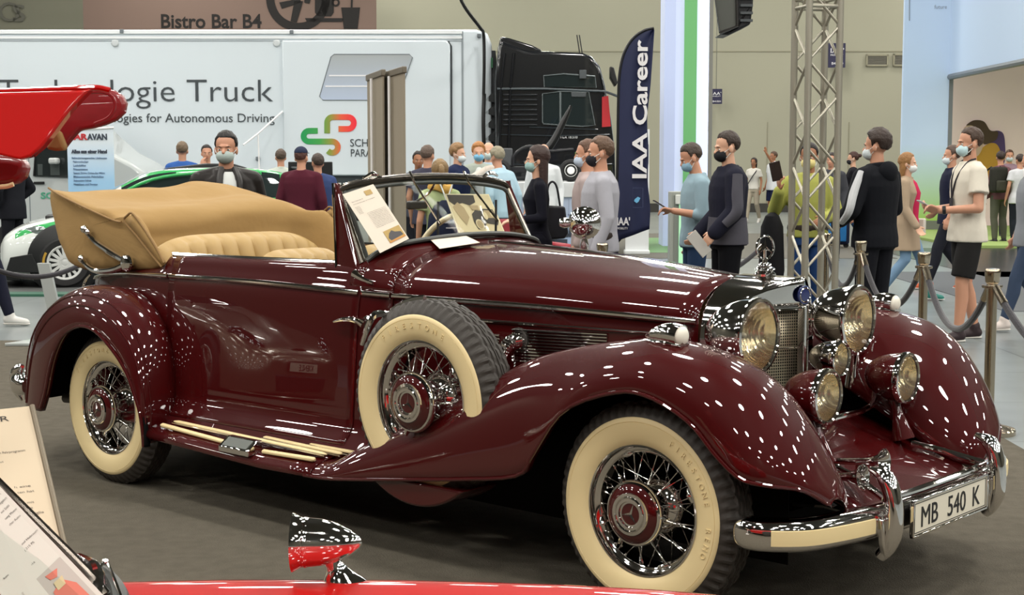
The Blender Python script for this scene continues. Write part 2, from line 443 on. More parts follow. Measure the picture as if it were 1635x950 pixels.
recalc(obj('banner_cup', prism([q(*p) for p in [(503, -20), (533, -20), (533, 20), (529, 26), (507, 26), (503, 20)]], -.02, 0, 'y'), BLK, bn, smooth=None))
c1 = q(536, 4); recalc(obj('banner_cup_handle', disc_ring(c1[0], c1[1], 3.5 * U, 6.5 * U), BLK, bn, smooth=None))
recalc(obj('banner_saucer', prism([q(*p) for p in [(487, 29), (549, 29), (546, 35), (490, 35)]], -.02, 0, 'y'), BLK, bn, smooth=None))
recalc(obj('banner_glass', prism([q(*p) for p in [(545, 12), (575, 12), (571, 46), (549, 46)]], -.02, 0, 'y'), BLK, bn, smooth=None))
recalc(obj('banner_straw', prism([q(*p) for p in [(561, -20), (564, -20), (563, 12), (560, 12)]], -.02, 0, 'y'), BLK, bn, smooth=None))
wl = hthing('wall_letters', 'grey outlined letters on the hall wall at the far top left', 'lettering', hx(-2, 34, 46.9), 46.95, hz(34, 46.9))
fit_letter('letter', 'O', 0, hx(14, 34, 46.9) - hx(-20, 34, 46.9), 0, .62, -.02, mat('letter_grey', '#7d7c70', .5), wl)
fit_letter('letter', 's', hx(20, 34, 46.9) - hx(-2, 34, 46.9), hx(40, 34, 46.9) - hx(-2, 34, 46.9), 0, .82, -.02, mat('letter_grey'), wl)
# ================================================================ the maroon classic convertible (front axle at x=0, faces +x)
car = thing('classic_convertible', 'maroon pre-war open convertible with cream whitewall tyres and folded tan top', 'car')
def tab(xs, ys, x):
    if x >= xs[0]: return ys[0]
    for i in range(len(xs) - 1):
        if xs[i] >= x >= xs[i + 1]:
            u = (xs[i] - x) / (xs[i] - xs[i + 1]); u = u
            return ys[i] * (1 - u) + ys[i + 1] * u
    return ys[-1]
BX = [-0.13, -0.41, -0.8, -1.5, -1.66, -2.0, -2.3, -2.6, -2.96, -3.05, -3.4, -3.7, -3.95, -4.12, -4.22]
BW = [0.30, 0.37, 0.450, 0.592, 0.632, 0.650, 0.662, 0.6705, 0.676, 0.675, 0.642, 0.57, 0.47, 0.36, 0.22]
BZ = [0.9975, 1.010, 1.024, 1.036, 1.042, 1.050, 1.055, 1.055, 1.05, 1.049, 1.04, 1.018, 0.985, 0.93, 0.85]
def smtab(xs, ys, x):
    d = 0.06
    return (tab(xs, ys, x - d) + 2 * tab(xs, ys, x) + tab(xs, ys, x + d)) / 4
def Wb(x):
    if -2.98 <= x <= -1.64: return .662 - .034 * (x + 2.3) - .0194 * (x + 2.3) ** 2
    return smtab(BX, BW, x)
def Zb(x): return smtab(BX, BZ, x)
def Zr(x): return tab([-1.5, -1.78, -3.03, -3.09, -3.5, -3.95, -4.22], [1.145, 1.155, 1.142, 1.092, 1.065, 1.01, 0.90], x)
def body_half(x):
    w, zb, zr = Wb(x), Zb(x), Zr(x)
    k = min(1, max(0.1, (x + 4.35) / 1.2))
    lowz = 0.34 + max(0, -3.6 - x) * 0.25
    P = [(w - .085, zr - .012), (w - .060, zr), (w - .035, zr - .008), (w - .018, (zr + zb) / 2), (w, zb), (w + .014 * k, zb - .06), (w + .0236 * k, .88), (w + .0332 * k, .76),
         (w + .0428 * k, .64), (w + .0508 * k, .54), (w + .0600 * k, .46), (w + .105 * k, .40), (w + .165 * k, lowz)]
    return [V((x, -y, z)) for y, z in P]
xs = [-1.5, -1.57, -1.64, -1.75] + [-1.75 - 0.1 * i for i in range(1, 13)] + [-3.0, -3.03, -3.09, -3.15, -3.3, -3.45, -3.6, -3.75, -3.85, -3.95, -4.05, -4.12, -4.18, -4.22]
def body_row(x, n=34):
    return cr(body_half(x), n)
bd = grid([body_row(x) for x in xs])
tail = grid([body_row(-4.22), [V((p.x - .01, -p.y, p.z)) for p in body_row(-4.22)]])
bfl = flipy(bd)
body = recalc(obj('body', J(bd, bfl, tail), [PAINT, TANLEATHER], car, solid=0.018))
# doors: raised skins over the body sides
def door(sgn, nm):
    dx = [-1.655] + [-1.7 - 0.1 * i for i in range(0, 13)] + [-2.965]
    rows = []
    for x in dx:
        r = body_row(x, 40)[4:37]
        rows.append([V((p.x, p.y - .007, p.z + (.004 if j < 6 else 0))) for j, p in enumerate(r)])
    g = grid(rows)
    if sgn > 0: g = flipy(g)
    o = recalc(obj('door', g, [PAINT, PAINT], car, solid=0.006))
    return o
doorR = door(-1, 0); doorL = door(1, 0)
def handle(par, s):
    x, y, z = -1.60, -(Wb(-1.6) + .035), .925
    m = J(tube([(x, y, z), (x, y - .035, z)], [.016, .012], 12), tube([(x + .012, y - .036, z - .012), (x - .03, y - .045, z + .006), (x - .1, y - .046, z + .004), (x - .17, y - .040, z - .012)], [.014, .013, .010, .005], 10, smooth=14),
          lathe([(0, -.004), (.022, -.004), (.022, 0), (.012, .006)], 16, 'y') and mv(lathe([(.024, .0), (.022, -.006), (.012, -.010)], 16, 'y'), x, y, z))
    if s > 0: m = flipy(m)
    obj('door_handle', m, CHROME, par)
handle(doorR, -1); handle(doorL, 1)
# keyhole
for s in (-1, 1):
    # belt mouldings along hood, cowl, doors and tail
    for a, b, nm in [(-0.14, -1.495, 'hood_moulding'), (-1.505, -1.648, 'cowl_moulding'), (-1.662, -2.96, 'door_moulding'), (-2.975, -4.0, 'rear_moulding')]:
        n = 14
        pts = [(x, s * (Wb(x) + .008), Zb(x)) for x in [a + (b - a) * i / (n - 1) for i in range(n)]]
        w = .016 if a > -2.9 else [.016, .015, .014, .012, .012, .011, .010, .009, .008, .007, .006, .005, .004, .003]
        obj(nm, tube(pts, w, 10, flat=0.8), CHROME, (doorR if s < 0 else doorL) if nm == 'door_moulding' else car)
    n = 12
    pts = [(x, s * (Wb(x) - .052), Zr(x) + .008) for x in [-1.78 + (-3.02 + 1.78) * i / (n - 1) for i in range(n)]]
    obj('door_top_trim', tube(pts, .010, 8), CHROME, doorR if s < 0 else doorL)
# rear deck below the folded top
rows = []
for x in [-3.40, -3.55, -3.7, -3.85, -3.95, -4.05, -4.12, -4.18, -4.225]:
    w = Wb(x) - .05; z = Zr(x)
    rows.append([V((x, w * t, z - .004 + .05 * (1 - t * t))) for t in [-1 + 2 * i / 12 for i in range(13)]])
obj('rear_deck', grid(rows), PAINT, car)
# tail edge strip
obj('tail_trim', tube([(-3.93, -.51, 1.0), (-4.05, -.47, .95), (-4.14, -.43, .87), (-4.2, -.40, .75)], [.004, .007, .007, .003], 8, smooth=14), CHROME, car)
# ---- hood
def arch(w, zb, zc, n=15, e=2.3):
    return [(w * abs(cos(a)) ** (2 / e) * (1 if cos(a) > 0 else -1), zb + (zc - zb) * abs(sin(a)) ** (2 / e)) for a in [pi * i / (n - 1) for i in range(n)]]
def hood_row(x, zbot=.60):
    w, zb = Wb(x), Zb(x)
    zc = tab([-.13, -.4, -.75, -1.12, -1.5, -1.6], [1.150, 1.178, 1.208, 1.228, 1.244, 1.25], x)
    e = tab([-.13, -1.5], [2.15, 2.35], x)
    a = [(y, z) for y, z in arch(w, zb, zc, 29, e)]
    side = [(w + .004, zbot), (w + .006, .75), (w + .004, .88), (w + .002, .95)]
    pts = [V((x, -y, z)) for y, z in side] + [V((x, -y, z)) for y, z in a] + [V((x, y, z)) for y, z in reversed(side)]
    return pts
hood = recalc(obj('hood', grid([hood_row(-.135 - (1.497 - .135) * i / 16) for i in range(17)]), PAINT, car, solid=.006))
obj('hood_hinge', tube([(x, 0, hood_row(x)[18].z + .002) for x in [-.14 - 1.35 * i / 12 for i in range(13)]], .006, 8), CHROME, hood)
for s in (-1, 1):
    for k in range(11):
        z = .80 + k * .0125
        x0, x1 = -.92 + .0 * k, -.50
        pts = [(x, s * (Wb(x) + .010), z + .012 * (x - x0)) for x in [x0 + (x1 - x0) * i / 5 for i in range(6)]]
        obj('louvre_slat', tube(pts, .0042, 6), CHROME, hood)
    for k in range(6):
        pts = [(x, s * (Wb(x) + .010), .835 + k * .0125) for x in (-1.06, -1.02, -.98)]
        obj('louvre_slat', tube(pts, .0042, 6), CHROME, hood)
    pts = [(x, s * (Wb(x) + .010), .955 - (x + 1.1) * .01) for x in [-1.2 + i * .1 for i in range(11)]]
    obj('side_moulding', tube(pts, [.007] * 8 + [.005, .004, .002], 8), CHROME, hood)
    # flexible exhaust hose
    P = cr([(-.90, s * .44, .885), (-.905, s * .52, .865), (-.91, s * .565, .80), (-.92, s * .575, .70), (-.93, s * .57, .6)], 60)
    obj('exhaust_hose', tube(P, [.036 if i % 2 else .030 for i in range(60)], 16), CHROME, car, smooth=50)
    obj('exhaust_port', tube([(-.895, s * .40, .89), (-.898, s * .475, .885)], [.055, .05], 16), DARKTRIM, hood)
# ---- cowl
def cowl_row(x):
    w, zb = Wb(x), Zb(x)
    u = min(1, max(0, (-1.503 - x) / .22))
    zc = 1.244 + .022 * u; e = 2.35 + .40 * u
    a = arch(w, zb, zc, 33, e)
    return [V((x - .0 * 0 + .10 * u * (1 - (y / w) ** 2), -y, z)) for y, z in a]
cowl = recalc(obj('cowl', grid([cowl_row(-1.503 - .227 * i / 8) for i in range(9)]), PAINT, car, solid=.006))
obj('dashboard', prism([(y, z - .01) for y, z in arch(.585, 1.02, 1.25, 21, 3.0)] + [(-.58, .85), (.58, .85)], -1.77, -1.74, 'x'), mat('dash_wood', (.06, .025, .012), .25, coat=.6), car)
# ---- radiator
def shell_half(k=1.0):
    return [(.300, .60), (.302, .80), (.300, .93), (.296, .99), (.282, 1.035), (.252, 1.075), (.205, 1.110), (.145, 1.137), (.075, 1.157), (0, 1.166)]
def shell_row(xf, off=0):
    h = shell_half()
    full = [(-y + off, z - off) for y, z in h] + [(y - off, z - off) for y, z in reversed(h[:-1])]
    return [V((xf(y), y, z)) for y, z in full]
xfront = lambda y: .135 - .47 * abs(y)
rowsS = [shell_row(lambda y: -.132), shell_row(lambda y: -.10), shell_row(lambda y: -.02 - .05 * abs(y)), shell_row(xfront), shell_row(lambda y: xfront(y) + .006, .006)]
rad = recalc(obj('radiator_shell', grid(rowsS), CHROME, car, smooth=45))
# face above the grille (badge field), V-plan
top = [(y, z) for y, z in [(-.262, 1.045)] + [(-y, z) for y, z in shell_half()[4:]] + [(y, z) for y, z in reversed(shell_half()[4:-1])] + [(.262, 1.045)]]
rows = []
ys = [-.29 + .58 * i / 28 for i in range(29)]
def ztop(y):
    h = shell_half(); y = abs(y)
    for i in range(len(h) - 1):
        if h[i][0] >= y >= h[i + 1][0] and h[i][0] != h[i + 1][0]:
            u = (h[i][0] - y) / (h[i][0] - h[i + 1][0]); return h[i][1] * (1 - u) + h[i + 1][1] * u
    return h[3][1]
face = grid([[V((xfront(y) - .004 + .012 * t * (1 - abs(y) / .3), y, 1.045 + (max(ztop(y), 1.046) - 1.045) * t)) for y in ys] for t in (0, .25, .5, .75, 1)])
sidestrips = []
for s in (-1, 1):
    sidestrips.append(prism([(s * .302, .6), (s * .262, .6), (s * .262, 1.05), (s * .296, 1.0)], -.03, .014 + .0, 'x'))
obj('radiator_face', face, CHROME, rad, solid=.006)
for s in (-1, 1): recalc(obj('grille_side_frame', prism([(s * .302, .6), (s * .258, .6), (s * .258, 1.05), (s * .285, 1.03), (s * .298, .98)], -.04, .012, 'x'), CHROME, rad, bevel=.003))
def grille_mat():
    m = mat('grille_mesh', (.20, .17, .12), .38, .9); nt = m.node_tree; b = nt.nodes['Principled BSDF']
    tc = nt.nodes.new('ShaderNodeTexCoord'); mp = nt.nodes.new('ShaderNodeSeparateXYZ'); nt.links.new(tc.outputs['Object'], mp.inputs[0])
    def wave(sock, f):
        a = nt.nodes.new('ShaderNodeMath'); a.operation = 'MULTIPLY'; a.inputs[1].default_value = f; nt.links.new(sock, a.inputs[0])
        c = nt.nodes.new('ShaderNodeMath'); c.operation = 'SINE'; nt.links.new(a.outputs[0], c.inputs[0]); return c.outputs[0]
    w1, w2 = wave(mp.outputs[1], 700), wave(mp.outputs[2], 560)
    mx = nt.nodes.new('ShaderNodeMath'); mx.operation = 'MAXIMUM'; nt.links.new(w1, mx.inputs[0]); nt.links.new(w2, mx.inputs[1])
    rp = nt.nodes.new('ShaderNodeValToRGB'); rp.color_ramp.elements[0].color = (.02, .018, .014, 1); rp.color_ramp.elements[1].color = (.46, .40, .29, 1)
    rp.color_ramp.elements[0].position = .15; rp.color_ramp.elements[1].position = .8
    nt.links.new(mx.outputs[0], rp.inputs[0]); nt.links.new(rp.outputs[0], b.inputs['Base Color'])
    return m
GR = grille_mat()
for s in (-1, 1):
    g = grid([[V((xfront(y) - .012, s * y, z)) for y in (0, .09, .18, .262)] for z in (.60, .75, .9, 1.047)])
    recalc(obj('grille', g, GR, rad, solid=.008))
    for z in (.745, .895): obj('grille_bar', tube([(xfront(y) - .004, s * y, z) for y in (0, .13, .26)], .0035, 6), CHROME, rad)
    obj('grille_top_bar', tube([(xfront(y), s * y, 1.045) for y in (0, .13, .262)], .006, 8), CHROME, rad)
obj('grille_center_bar', box(.118, .150, -.011, .011, .59, 1.055), CHROME, rad, bevel=.004)
# badge ring on the prow
MB_ = plane_M((.147, -.004, 1.095), (.42, -.9, 0), (0, 0, 1))
badge = obj('badge', T(J(lathe([(0, .003), (.030, .004), (.036, .002), (.036, -.004)], 28)), plane_M((.146, -.004, 1.098), (.22, .97, 0), (0, 0, 1))), mat('badge_enamel', (.02, .03, .12), .2, coat=1), rad)
obj('badge_ring', T(lathe([(.024, .004), (.027, .006), (.030, .004)], 28), plane_M((.146, -.004, 1.098), (.22, .97, 0), (0, 0, 1))), CHROME, badge)
def star3(r, th, w):
    vs, fs = [], []
    # three tapering ridged arms
    ring = []
    for i in range(6):
        a = pi / 2 + i * pi / 3; q = r if i % 2 == 0 else r * w
        ring.append((q * cos(a), q * sin(a)))
    vs = [(0, 0, th)] + [(x, y, 0) for x, y in ring] + [(0, 0, -th)]
    for i in range(6):
        j = (i + 1) % 6; fs += [(0, 1 + i, 1 + j), (7, 1 + j, 1 + i)]
    return vs, fs
cap = obj('radiator_cap', mv(lathe([(0, .062), (.008, .062), (.010, .045), (.022, .040), (.026, .034), (.020, .029), (.036, .024), (.041, .018), (.030, .012), (.036, .006), (.043, 0), (.043, -.010), (.0, -.012)], 32), -.035, 0, 1.170), CHROME, rad)
SM = plane_M((-.035, 0, 1.272), (.25, 1, 0), (0, 0, 1))
obj('star_ornament', J(T(tube([(.046 * cos(a), .046 * sin(a), 0) for a in [2 * pi * i / 36 for i in range(36)]], .0045, 8, closed=True), SM), T(star3(.046, .008, .16), SM), tube([(-.035, 0, 1.225), (-.035, 0, 1.262)], .006, 8)), CHROME, cap, smooth=40)

# ---- fenders: stations of (crown, outer lip, inner edge)
def fender(name, C, L, I, n, par, nu=15, ex=1.0, flangey=.03, flip=False):
    Cs, Ls, Is = cr(C, n), cr(L, n), cr(I, n)
    rows = []
    for c, l, i in zip(Cs, Ls, Is):
        row = []
        for k in range(nu):
            t = pi / 2 * (1 - k / (nu - 1))
            s1, c1 = sin(t), 1 - cos(t)
            row.append(V((c.x + (i.x - c.x) * c1, c.y + (i.y - c.y) * s1, c.z + (i.z - c.z) * c1)))
        for k in range(1, nu):
            t = pi / 2 * k / (nu - 1)
            s1, c1 = sin(t) ** ex, (1 - cos(t)) ** 1.0
            row.append(V((c.x + (l.x - c.x) * c1, c.y + (l.y - c.y) * s1, c.z + (l.z - c.z) * c1)))
        d = (l - c); d.y = 0; d = d.normalized() if d.length > 1e-5 else V((0, 0, -1))
        row.append(l + d * .006 + V((0, .006, 0))); row.append(l + d * .004 + V((0, flangey, 0)))
        rows.append(row)
    g = grid(rows)
    if flip: g = flipy(g)
    return recalc(obj(name, g, [PAINT, BLACKIN], par, smooth=60, solid=.008)), rows
FC = [(-1.70, -.80, .335), (-1.57, -.80, .365), (-1.38, -.79, .47), (-1.07, -.775, .615), (-.75, -.77, .775), (-.55, -.765, .87), (-.34, -.76, .93), (-.13, -.76, .970), (.03, -.76, .985), (.16, -.76, .972), (.30, -.755, .935), (.42, -.74, .86), (.51, -.72, .75), (.57, -.69, .65), (.615, -.66, .56), (.645, -.64, .49)]
FL = [(-1.70, -.93, .285), (-1.57, -.93, .290), (-1.40, -.93, .310), (-1.12, -.93, .35), (-.78, -.93, .40), (-.50, -.93, .455), (-.42, -.93, .55), (-.28, -.93, .72), (-.05, -.93, .81), (.10, -.93, .808), (.26, -.93, .74), (.36, -.925, .645), (.45, -.91, .575), (.53, -.86, .555), (.60, -.77, .535), (.642, -.66, .47)]
FI = [(-1.70, -.66, .335), (-1.57, -.64, .365), (-1.38, -.60, .46), (-1.07, -.52, .58), (-.75, -.46, .70), (-.55, -.42, .76), (-.34, -.39, .78), (-.13, -.36, .78), (.03, -.35, .74), (.16, -.36, .68), (.30, -.37, .60), (.40, -.39, .54), (.48, -.41, .48), (.55, -.44, .44), (.605, -.48, .42), (.635, -.54, .41)]
for s in (0, 1):
    fo, fr_ = fender('front_fender', FC, FL, FI, 110, car, flip=bool(s))
    # bead round the wheel opening
    pts = [r[-3] + V((0, -.002, 0)) for r in fr_[::2]]
    b = tube(pts, .007, 8)
    obj('fender_bead', flipy(b) if s else b, PAINT, fo)
    # splash liner behind the wheel
    ln = grid([[V((x, -.52, z)) for z in (.2, .45, .68)] for x in (-1.3, -.6, 0, .40)])
    obj('wheel_well', flipy(ln) if s else ln, BLACKIN, fo, solid=.006)
RC = [(-4.10, -.72, .33), (-4.105, -.725, .45), (-4.08, -.73, .58), (-4.01, -.74, .72), (-3.88, -.75, .84), (-3.72, -.76, .925), (-3.55, -.77, .975), (-3.40, -.775, .988), (-3.24, -.78, .975), (-3.10, -.79, .93), (-2.985, -.795, .86), (-2.91, -.80, .765), (-2.87, -.80, .65), (-2.85, -.80, .50), (-2.85, -.81, .36), (-2.865, -.82, .27)]
RL = [(x, -.945, z) for x, z in [(-3.745, .33), (-3.69, .43), (-3.64, .56), (-3.59, .65), (-3.52, .73), (-3.44, .775), (-3.36, .797), (-3.28, .797), (-3.20, .775), (-3.11, .725), (-3.02, .66), (-2.95, .585), (-2.90, .50), (-2.865, .43), (-2.845, .34), (-2.84, .262)]]
RI = [(-4.02, -.50, .36), (-4.02, -.50, .46), (-3.99, -.50, .60), (-3.92, -.52, .72), (-3.82, -.54, .80), (-3.70, -.56, .87), (-3.56, -.60, .91), (-3.42, -.63, .925), (-3.26, -.66, .94), (-3.13, -.68, .90), (-3.02, -.69, .82), (-2.955, -.70, .73), (-2.92, -.705, .62), (-2.90, -.71, .48), (-2.89, -.72, .36), (-2.89, -.73, .27)]
for s in (0, 1):
    fo, fr_ = fender('rear_fender', RC, RL, RI, 80, car, flip=bool(s))
    for f, rr in ((-3, .008), (-8, .006), (-11, .005)):
        pts = [r[f] + V((0, -.001, 0)) for r in fr_[1::2]]
        b = tube(pts, rr, 8)
        obj('fender_bead', flipy(b) if s else b, PAINT, fo)
    ln = grid([[V((x, -.60, z)) for z in (.25, .5, .9)] for x in (-3.9, -3.3, -2.9)])
    obj('wheel_well', flipy(ln) if s else ln, BLACKIN, fo, solid=.006)
# ---- running boards
for s in (0, 1):
    sec = lambda x: [V((x, -.60, .365)), V((x, -.78, .362)), V((x, -.84, .350)), V((x, -.895, .335)), V((x, -.925, .318)), V((x, -.935, .300)), V((x, -.930, .285)), V((x, -.915, .280)), V((x, -.60, .28))]
    rows = []
    for x in [-2.84, -2.6, -2.3, -2.0, -1.8, -1.66]:
        dz = tab([-1.66, -2.0, -2.9], [-.004, -.010, 0.02], x)
        rows.append([p + V((0, 0, dz)) for p in sec(x)])
    g = grid(rows, False, False)
    rb = recalc(obj('running_board', flipy(g) if s else g, [PAINT, BLACKIN], car, smooth=50, solid=.008))
    def strip(nm, x0, x1, y, z0, z1, w, h, m):
        pts = [(x0, y, z0), (x0 - (x0 - x1) * .03, y, z0), (x1 + (x0 - x1) * .03, y, z1), (x1, y, z1)]
        g = tube(pts, [w * .4, w, w, w * .4], 10, flat=h / w)
        return obj(nm, flipy(g) if s else g, m, rb)
    strip('tread_strip', -2.78, -2.30, -.885, .366, .346, .013, .011, CREAM)
    strip('tread_strip', -2.03, -1.68, -.885, .338, .347, .013, .011, CREAM)
    for k, (xa, xb) in enumerate([(-2.74, -1.66), (-2.12, -1.60), (-1.85, -1.545)]):
        y = -.838 + .035 * k
        o = strip('tread_strip', xa, xb, y, .382 - .004 * k, .366 + .005 * k, .013, .008, CREAM)
        g = tube([(xa, y - .012, .376), (xb, y - .012, .361)], .0035, 6); obj('tread_trim', flipy(g) if s else g, CHROME, rb)
    f = prism([(-.86, .33), (-.86, .380), (-.888, .380), (-.942, .342), (-.942, .315)], -2.27, -2.06, 'x'); fr2 = obj('step_light', flipy(f) if s else f, CHROME, rb, bevel=.004)
    f = prism([(-.893, .375), (-.936, .3445), (-.938, .3475), (-.895, .378)], -2.25, -2.08, 'x'); obj('step_light_pad', flipy(f) if s else f, mat('grey_rubber', (.09, .10, .09), .6), fr2)
    sl = grid([[V((x, -.78 + .06 * t, .36 - .12 * t)) for t in (0, 1)] for x in (-2.9, -1.4)])
# housings that carry the spare wheels below the fenders
for s in (-1, 1):
    arc = [(-1.06 + .415 * cos(a), .665 + .415 * sin(a)) for a in [R(230) + R(80) * i / 20 for i in range(21)]]
    recalc(obj('spare_wheel_housing', prism(arc, s * .70 - .0, s * .915, 'y'), PAINT, car, bevel=.02, seg=3))
# underside
obj('chassis', J(box(-3.9, .3, -.42, .42, .22, .34), box(-3.4, -3.2, -.70, .70, .33, .43), box(-.06, .06, -.70, .70, .30, .38)), BLACKIN, car)
obj('apron', grid([[V((x, y, z + .03 * cos(y * 3.4))) for y in [-.46 + .92 * i / 10 for i in range(11)]] for x, z in [(.66, .33), (.65, .39), (.58, .43), (.46, .47), (.32, .53), (.18, .58), (.02, .60)]]), [PAINT, BLACKIN], car, solid=.008)
# ---- wheels
TY = [(.222, -.060), (.238, -.074), (.262, -.084), (.30, -.0885), (.335, -.0845), (.352, -.077), (.366, -.067), (.376, -.056), (.382, -.046)]
gro = [(.3855, -.042), (.3855, -.030), (.379, -.028), (.379, -.024), (.386, -.022), (.386, -.010), (.3795, -.008), (.3795, -.004), (.386, -.002)]
prof = TY + gro
prof = prof + [(r, -y) for r, y in reversed(prof)]
nT = 240
def treadmod(k, j, r):
    kk = k if k < len(prof) / 2 else len(prof) - 1 - k
    if kk in (5, 6, 7, 8): return r - (.009 if (j // 2) % 2 else 0)
    if 9 <= kk <= 16: return r - (.005 if ((j + (kk // 3) * 2) // 2) % 3 == 0 else 0)
    return r
tyre_m = lathe(prof, nT, 'y', mod=treadmod)
ww_m = lathe([(.231, -.0705), (.236, -.0755), (.262, -.0872), (.285, -.0905), (.30, -.0915), (.3145, -.0912), (.3155, -.0895), (.317, -.0912), (.330, -.0890), (.3335, -.0845)], 96, 'y')
rim_m = lathe([(.236, -.070), (.234, -.077), (.229, -.078), (.225, -.072), (.222, -.058), (.212, -.054), (.204, -.046), (.200, -.02), (.196, .0), (.200, .03), (.222, .05), (.236, .07)], 72, 'y')
hub_m = lathe([(.062, -.095), (.070, -.090), (.080, -.06), (.078, -.03), (.070, -.005), (.095, .01), (.105, .03), (.10, .06), (.0, .065)], 40, 'y')
capR = [(.113, -.098), (.117, -.106), (.117, -.118), (.112, -.126), (.106, -.128), (.104, -.124)]
capM = [(.106, -.1245), (.095, -.133), (.080, -.139), (.074, -.140)]
capC = [(.076, -.139), (.074, -.146), (.064, -.147), (.060, -.142), (.056, -.147), (.046, -.147), (.044, -.140), (.028, -.138)]
capB = [(.044, -.139), (.0, -.141)]
def spoke_list():
    out = []
    for k in range(24):
        a = 2 * pi * k / 24
        for (rh, yh, yr, da) in ((.066, -.088, -.010, .20), (.10, .020, -.030, -.26)):
            for sg in (1, -1):
                if (k % 2 == 0) == (sg > 0):
                    a2 = a + sg * da + (.0 if yh < 0 else .13)
                    out.append(((rh * cos(a), yh, rh * sin(a)), (.203 * cos(a2), yr - .012 * sg, .203 * sin(a2))))
    return out
SPK = spoke_list()
ear = J(*[T(tube([(.11, -.10, 0), (.128, -.108, 0), (.142, -.102, 0)], [.020, .015, .004], 8, smooth=8, flat=.5), Matrix.Rotation(a, 4, 'Y')) for a in (R(100), R(-20), R(220))])
CHR2 = mat('spoke_chrome', (.72, .70, .66), .15, 1.0)
def wheel(name, x, y, z, side, spokes, rot=0.0, par=car):
    """side -1: outer face towards -y"""
    o = obj(name, rim_m, CHROME, par)
    o.location = (x, y, z); o.rotation_euler = (0, rot, pi if side > 0 else 0)
    WMESH.setdefault('tyre', None)
    def part(nm, mesh, m, p=o, **k):
        if WMESH.get(nm) is None:
            q = obj(nm, mesh, m, p, **k); WMESH[nm] = q.data; return q
        q = bpy.data.objects.new(nm, WMESH[nm]); COL.objects.link(q); q.parent = p; return q
    part('tyre', tyre_m, RUBBER, smooth=30)
    part('whitewall', ww_m, CREAM, smooth=50)
    part('hub_shell', hub_m, CHROME)
    h = part('hub_cap', J(lathe(capR, 48, 'y'), ear, lathe(capC, 48, 'y')), CHROME)
    h2 = part('cap_enamel', J(lathe(capM, 48, 'y'), lathe(capB, 32, 'y')), PAINT)
    part('hub_star', T(star3(.040, .007, .17), plane_M((0, -.141, 0), (1, 0, 0), (0, 0, 1))), CHROME, smooth=None)
    for k in range(4):
        a = k * pi / 2 + .75; c, s = cos(a), sin(a)
        part('balance_weight%d' % k, tube([(.205 * c - .025 * s, -.05, .205 * s + .025 * c), (.205 * c, -.053, .205 * s), (.205 * c + .025 * s, -.05, .205 * s - .025 * c)], [.006, .012, .006], 10, smooth=7), CHROME).name = 'balance_weight'
    if spokes == 'each':
        for a, b in SPK:
            p0, p1 = V(a), V(b)
            key = 'spoke_unit'
            if WMESH.get(key) is None:
                q = obj('spoke', tube([(0, 0, 0), (0, 0, .5), (0, 0, .93), (0, 0, .94), (0, 0, 1)], [.0021, .0021, .0021, .0045, .0045], 6), CHR2, o); WMESH[key] = q.data
            else:
                q = bpy.data.objects.new('spoke', WMESH[key]); COL.objects.link(q); q.parent = o
            d = p1 - p0
            q.location = p0; q.rotation_mode = 'QUATERNION'; q.rotation_quaternion = d.to_track_quat('Z', 'Y'); q.scale = (1, 1, d.length)
    else:
        if WMESH.get('spokes') is None:
            q = obj('spokes', J(*[tube([a, V(a) * .06 + V(b) * .94, b], [.0021, .0021, .0045], 6) for a, b in SPK]), CHR2, o); WMESH['spokes'] = q.data
        else:
            q = bpy.data.objects.new('spokes', WMESH['spokes']); COL.objects.link(q); q.parent = o
        q['kind'] = 'stuff'
    return o
WMESH = {}
wf = wheel('wheel', 0, -.767, .385, -1, 'each', .35)
sp = wheel('spare_wheel', -1.06, -.800, .665, -1, 'each', .12); sp.scale = (1.03, 1.03, 1.03)
wr = wheel('wheel', -3.29, -.760, .385, -1, 'one', -.3)
wheel('wheel', 0, .767, .385, 1, 'one', .9)
wheel('wheel', -3.29, .760, .385, 1, 'one', .1)
wheel('spare_wheel', -1.05, .795, .660, 1, 'one', .1)
for w_, y0, hgt, a0, a1, txt in ((wf, -.0945, .030, 62, -22, 'FIRESTONE  REMO'), (sp, -.0945, .030, 128, 62, 'FIRESTONE'), (wr, -.0945, .028, 145, 85, 'FIRESTONE')):
    ms = []
    for i, ch in enumerate(txt):
        if ch == ' ': continue
        a = R(a0 + (a1 - a0) * i / (len(txt) - 1)); rr = .282
        c, s_ = cos(a), sin(a)
        ms.append(T(text_mesh(ch, hgt, .0012, 'CENTER'), plane_M((rr * c, y0 + .002, rr * s_), (s_, 0, -c), (c, 0, s_))))
    q = obj('tyre_lettering', J(*ms), CREAM, w_, smooth=None); q.rotation_euler = (0, -w_.rotation_euler[1], 0)
for s in (-1, 1):
    P = [(-1.05 + .40 * cos(a), s * (.80 + .02), .66 + .40 * sin(a)) for a in [R(95 + 45 * i / 9) for i in range(10)]]
    st = obj('wheel_strap', J(tube(P, .011, 8, flat=2.0), tube([P[6], (P[6][0] - .02, s * .90, P[6][2] + .0), (P[9][0], s * .91, P[9][2] - .05)], [.012, .016, .009], 8, smooth=8)), CHROME, car)
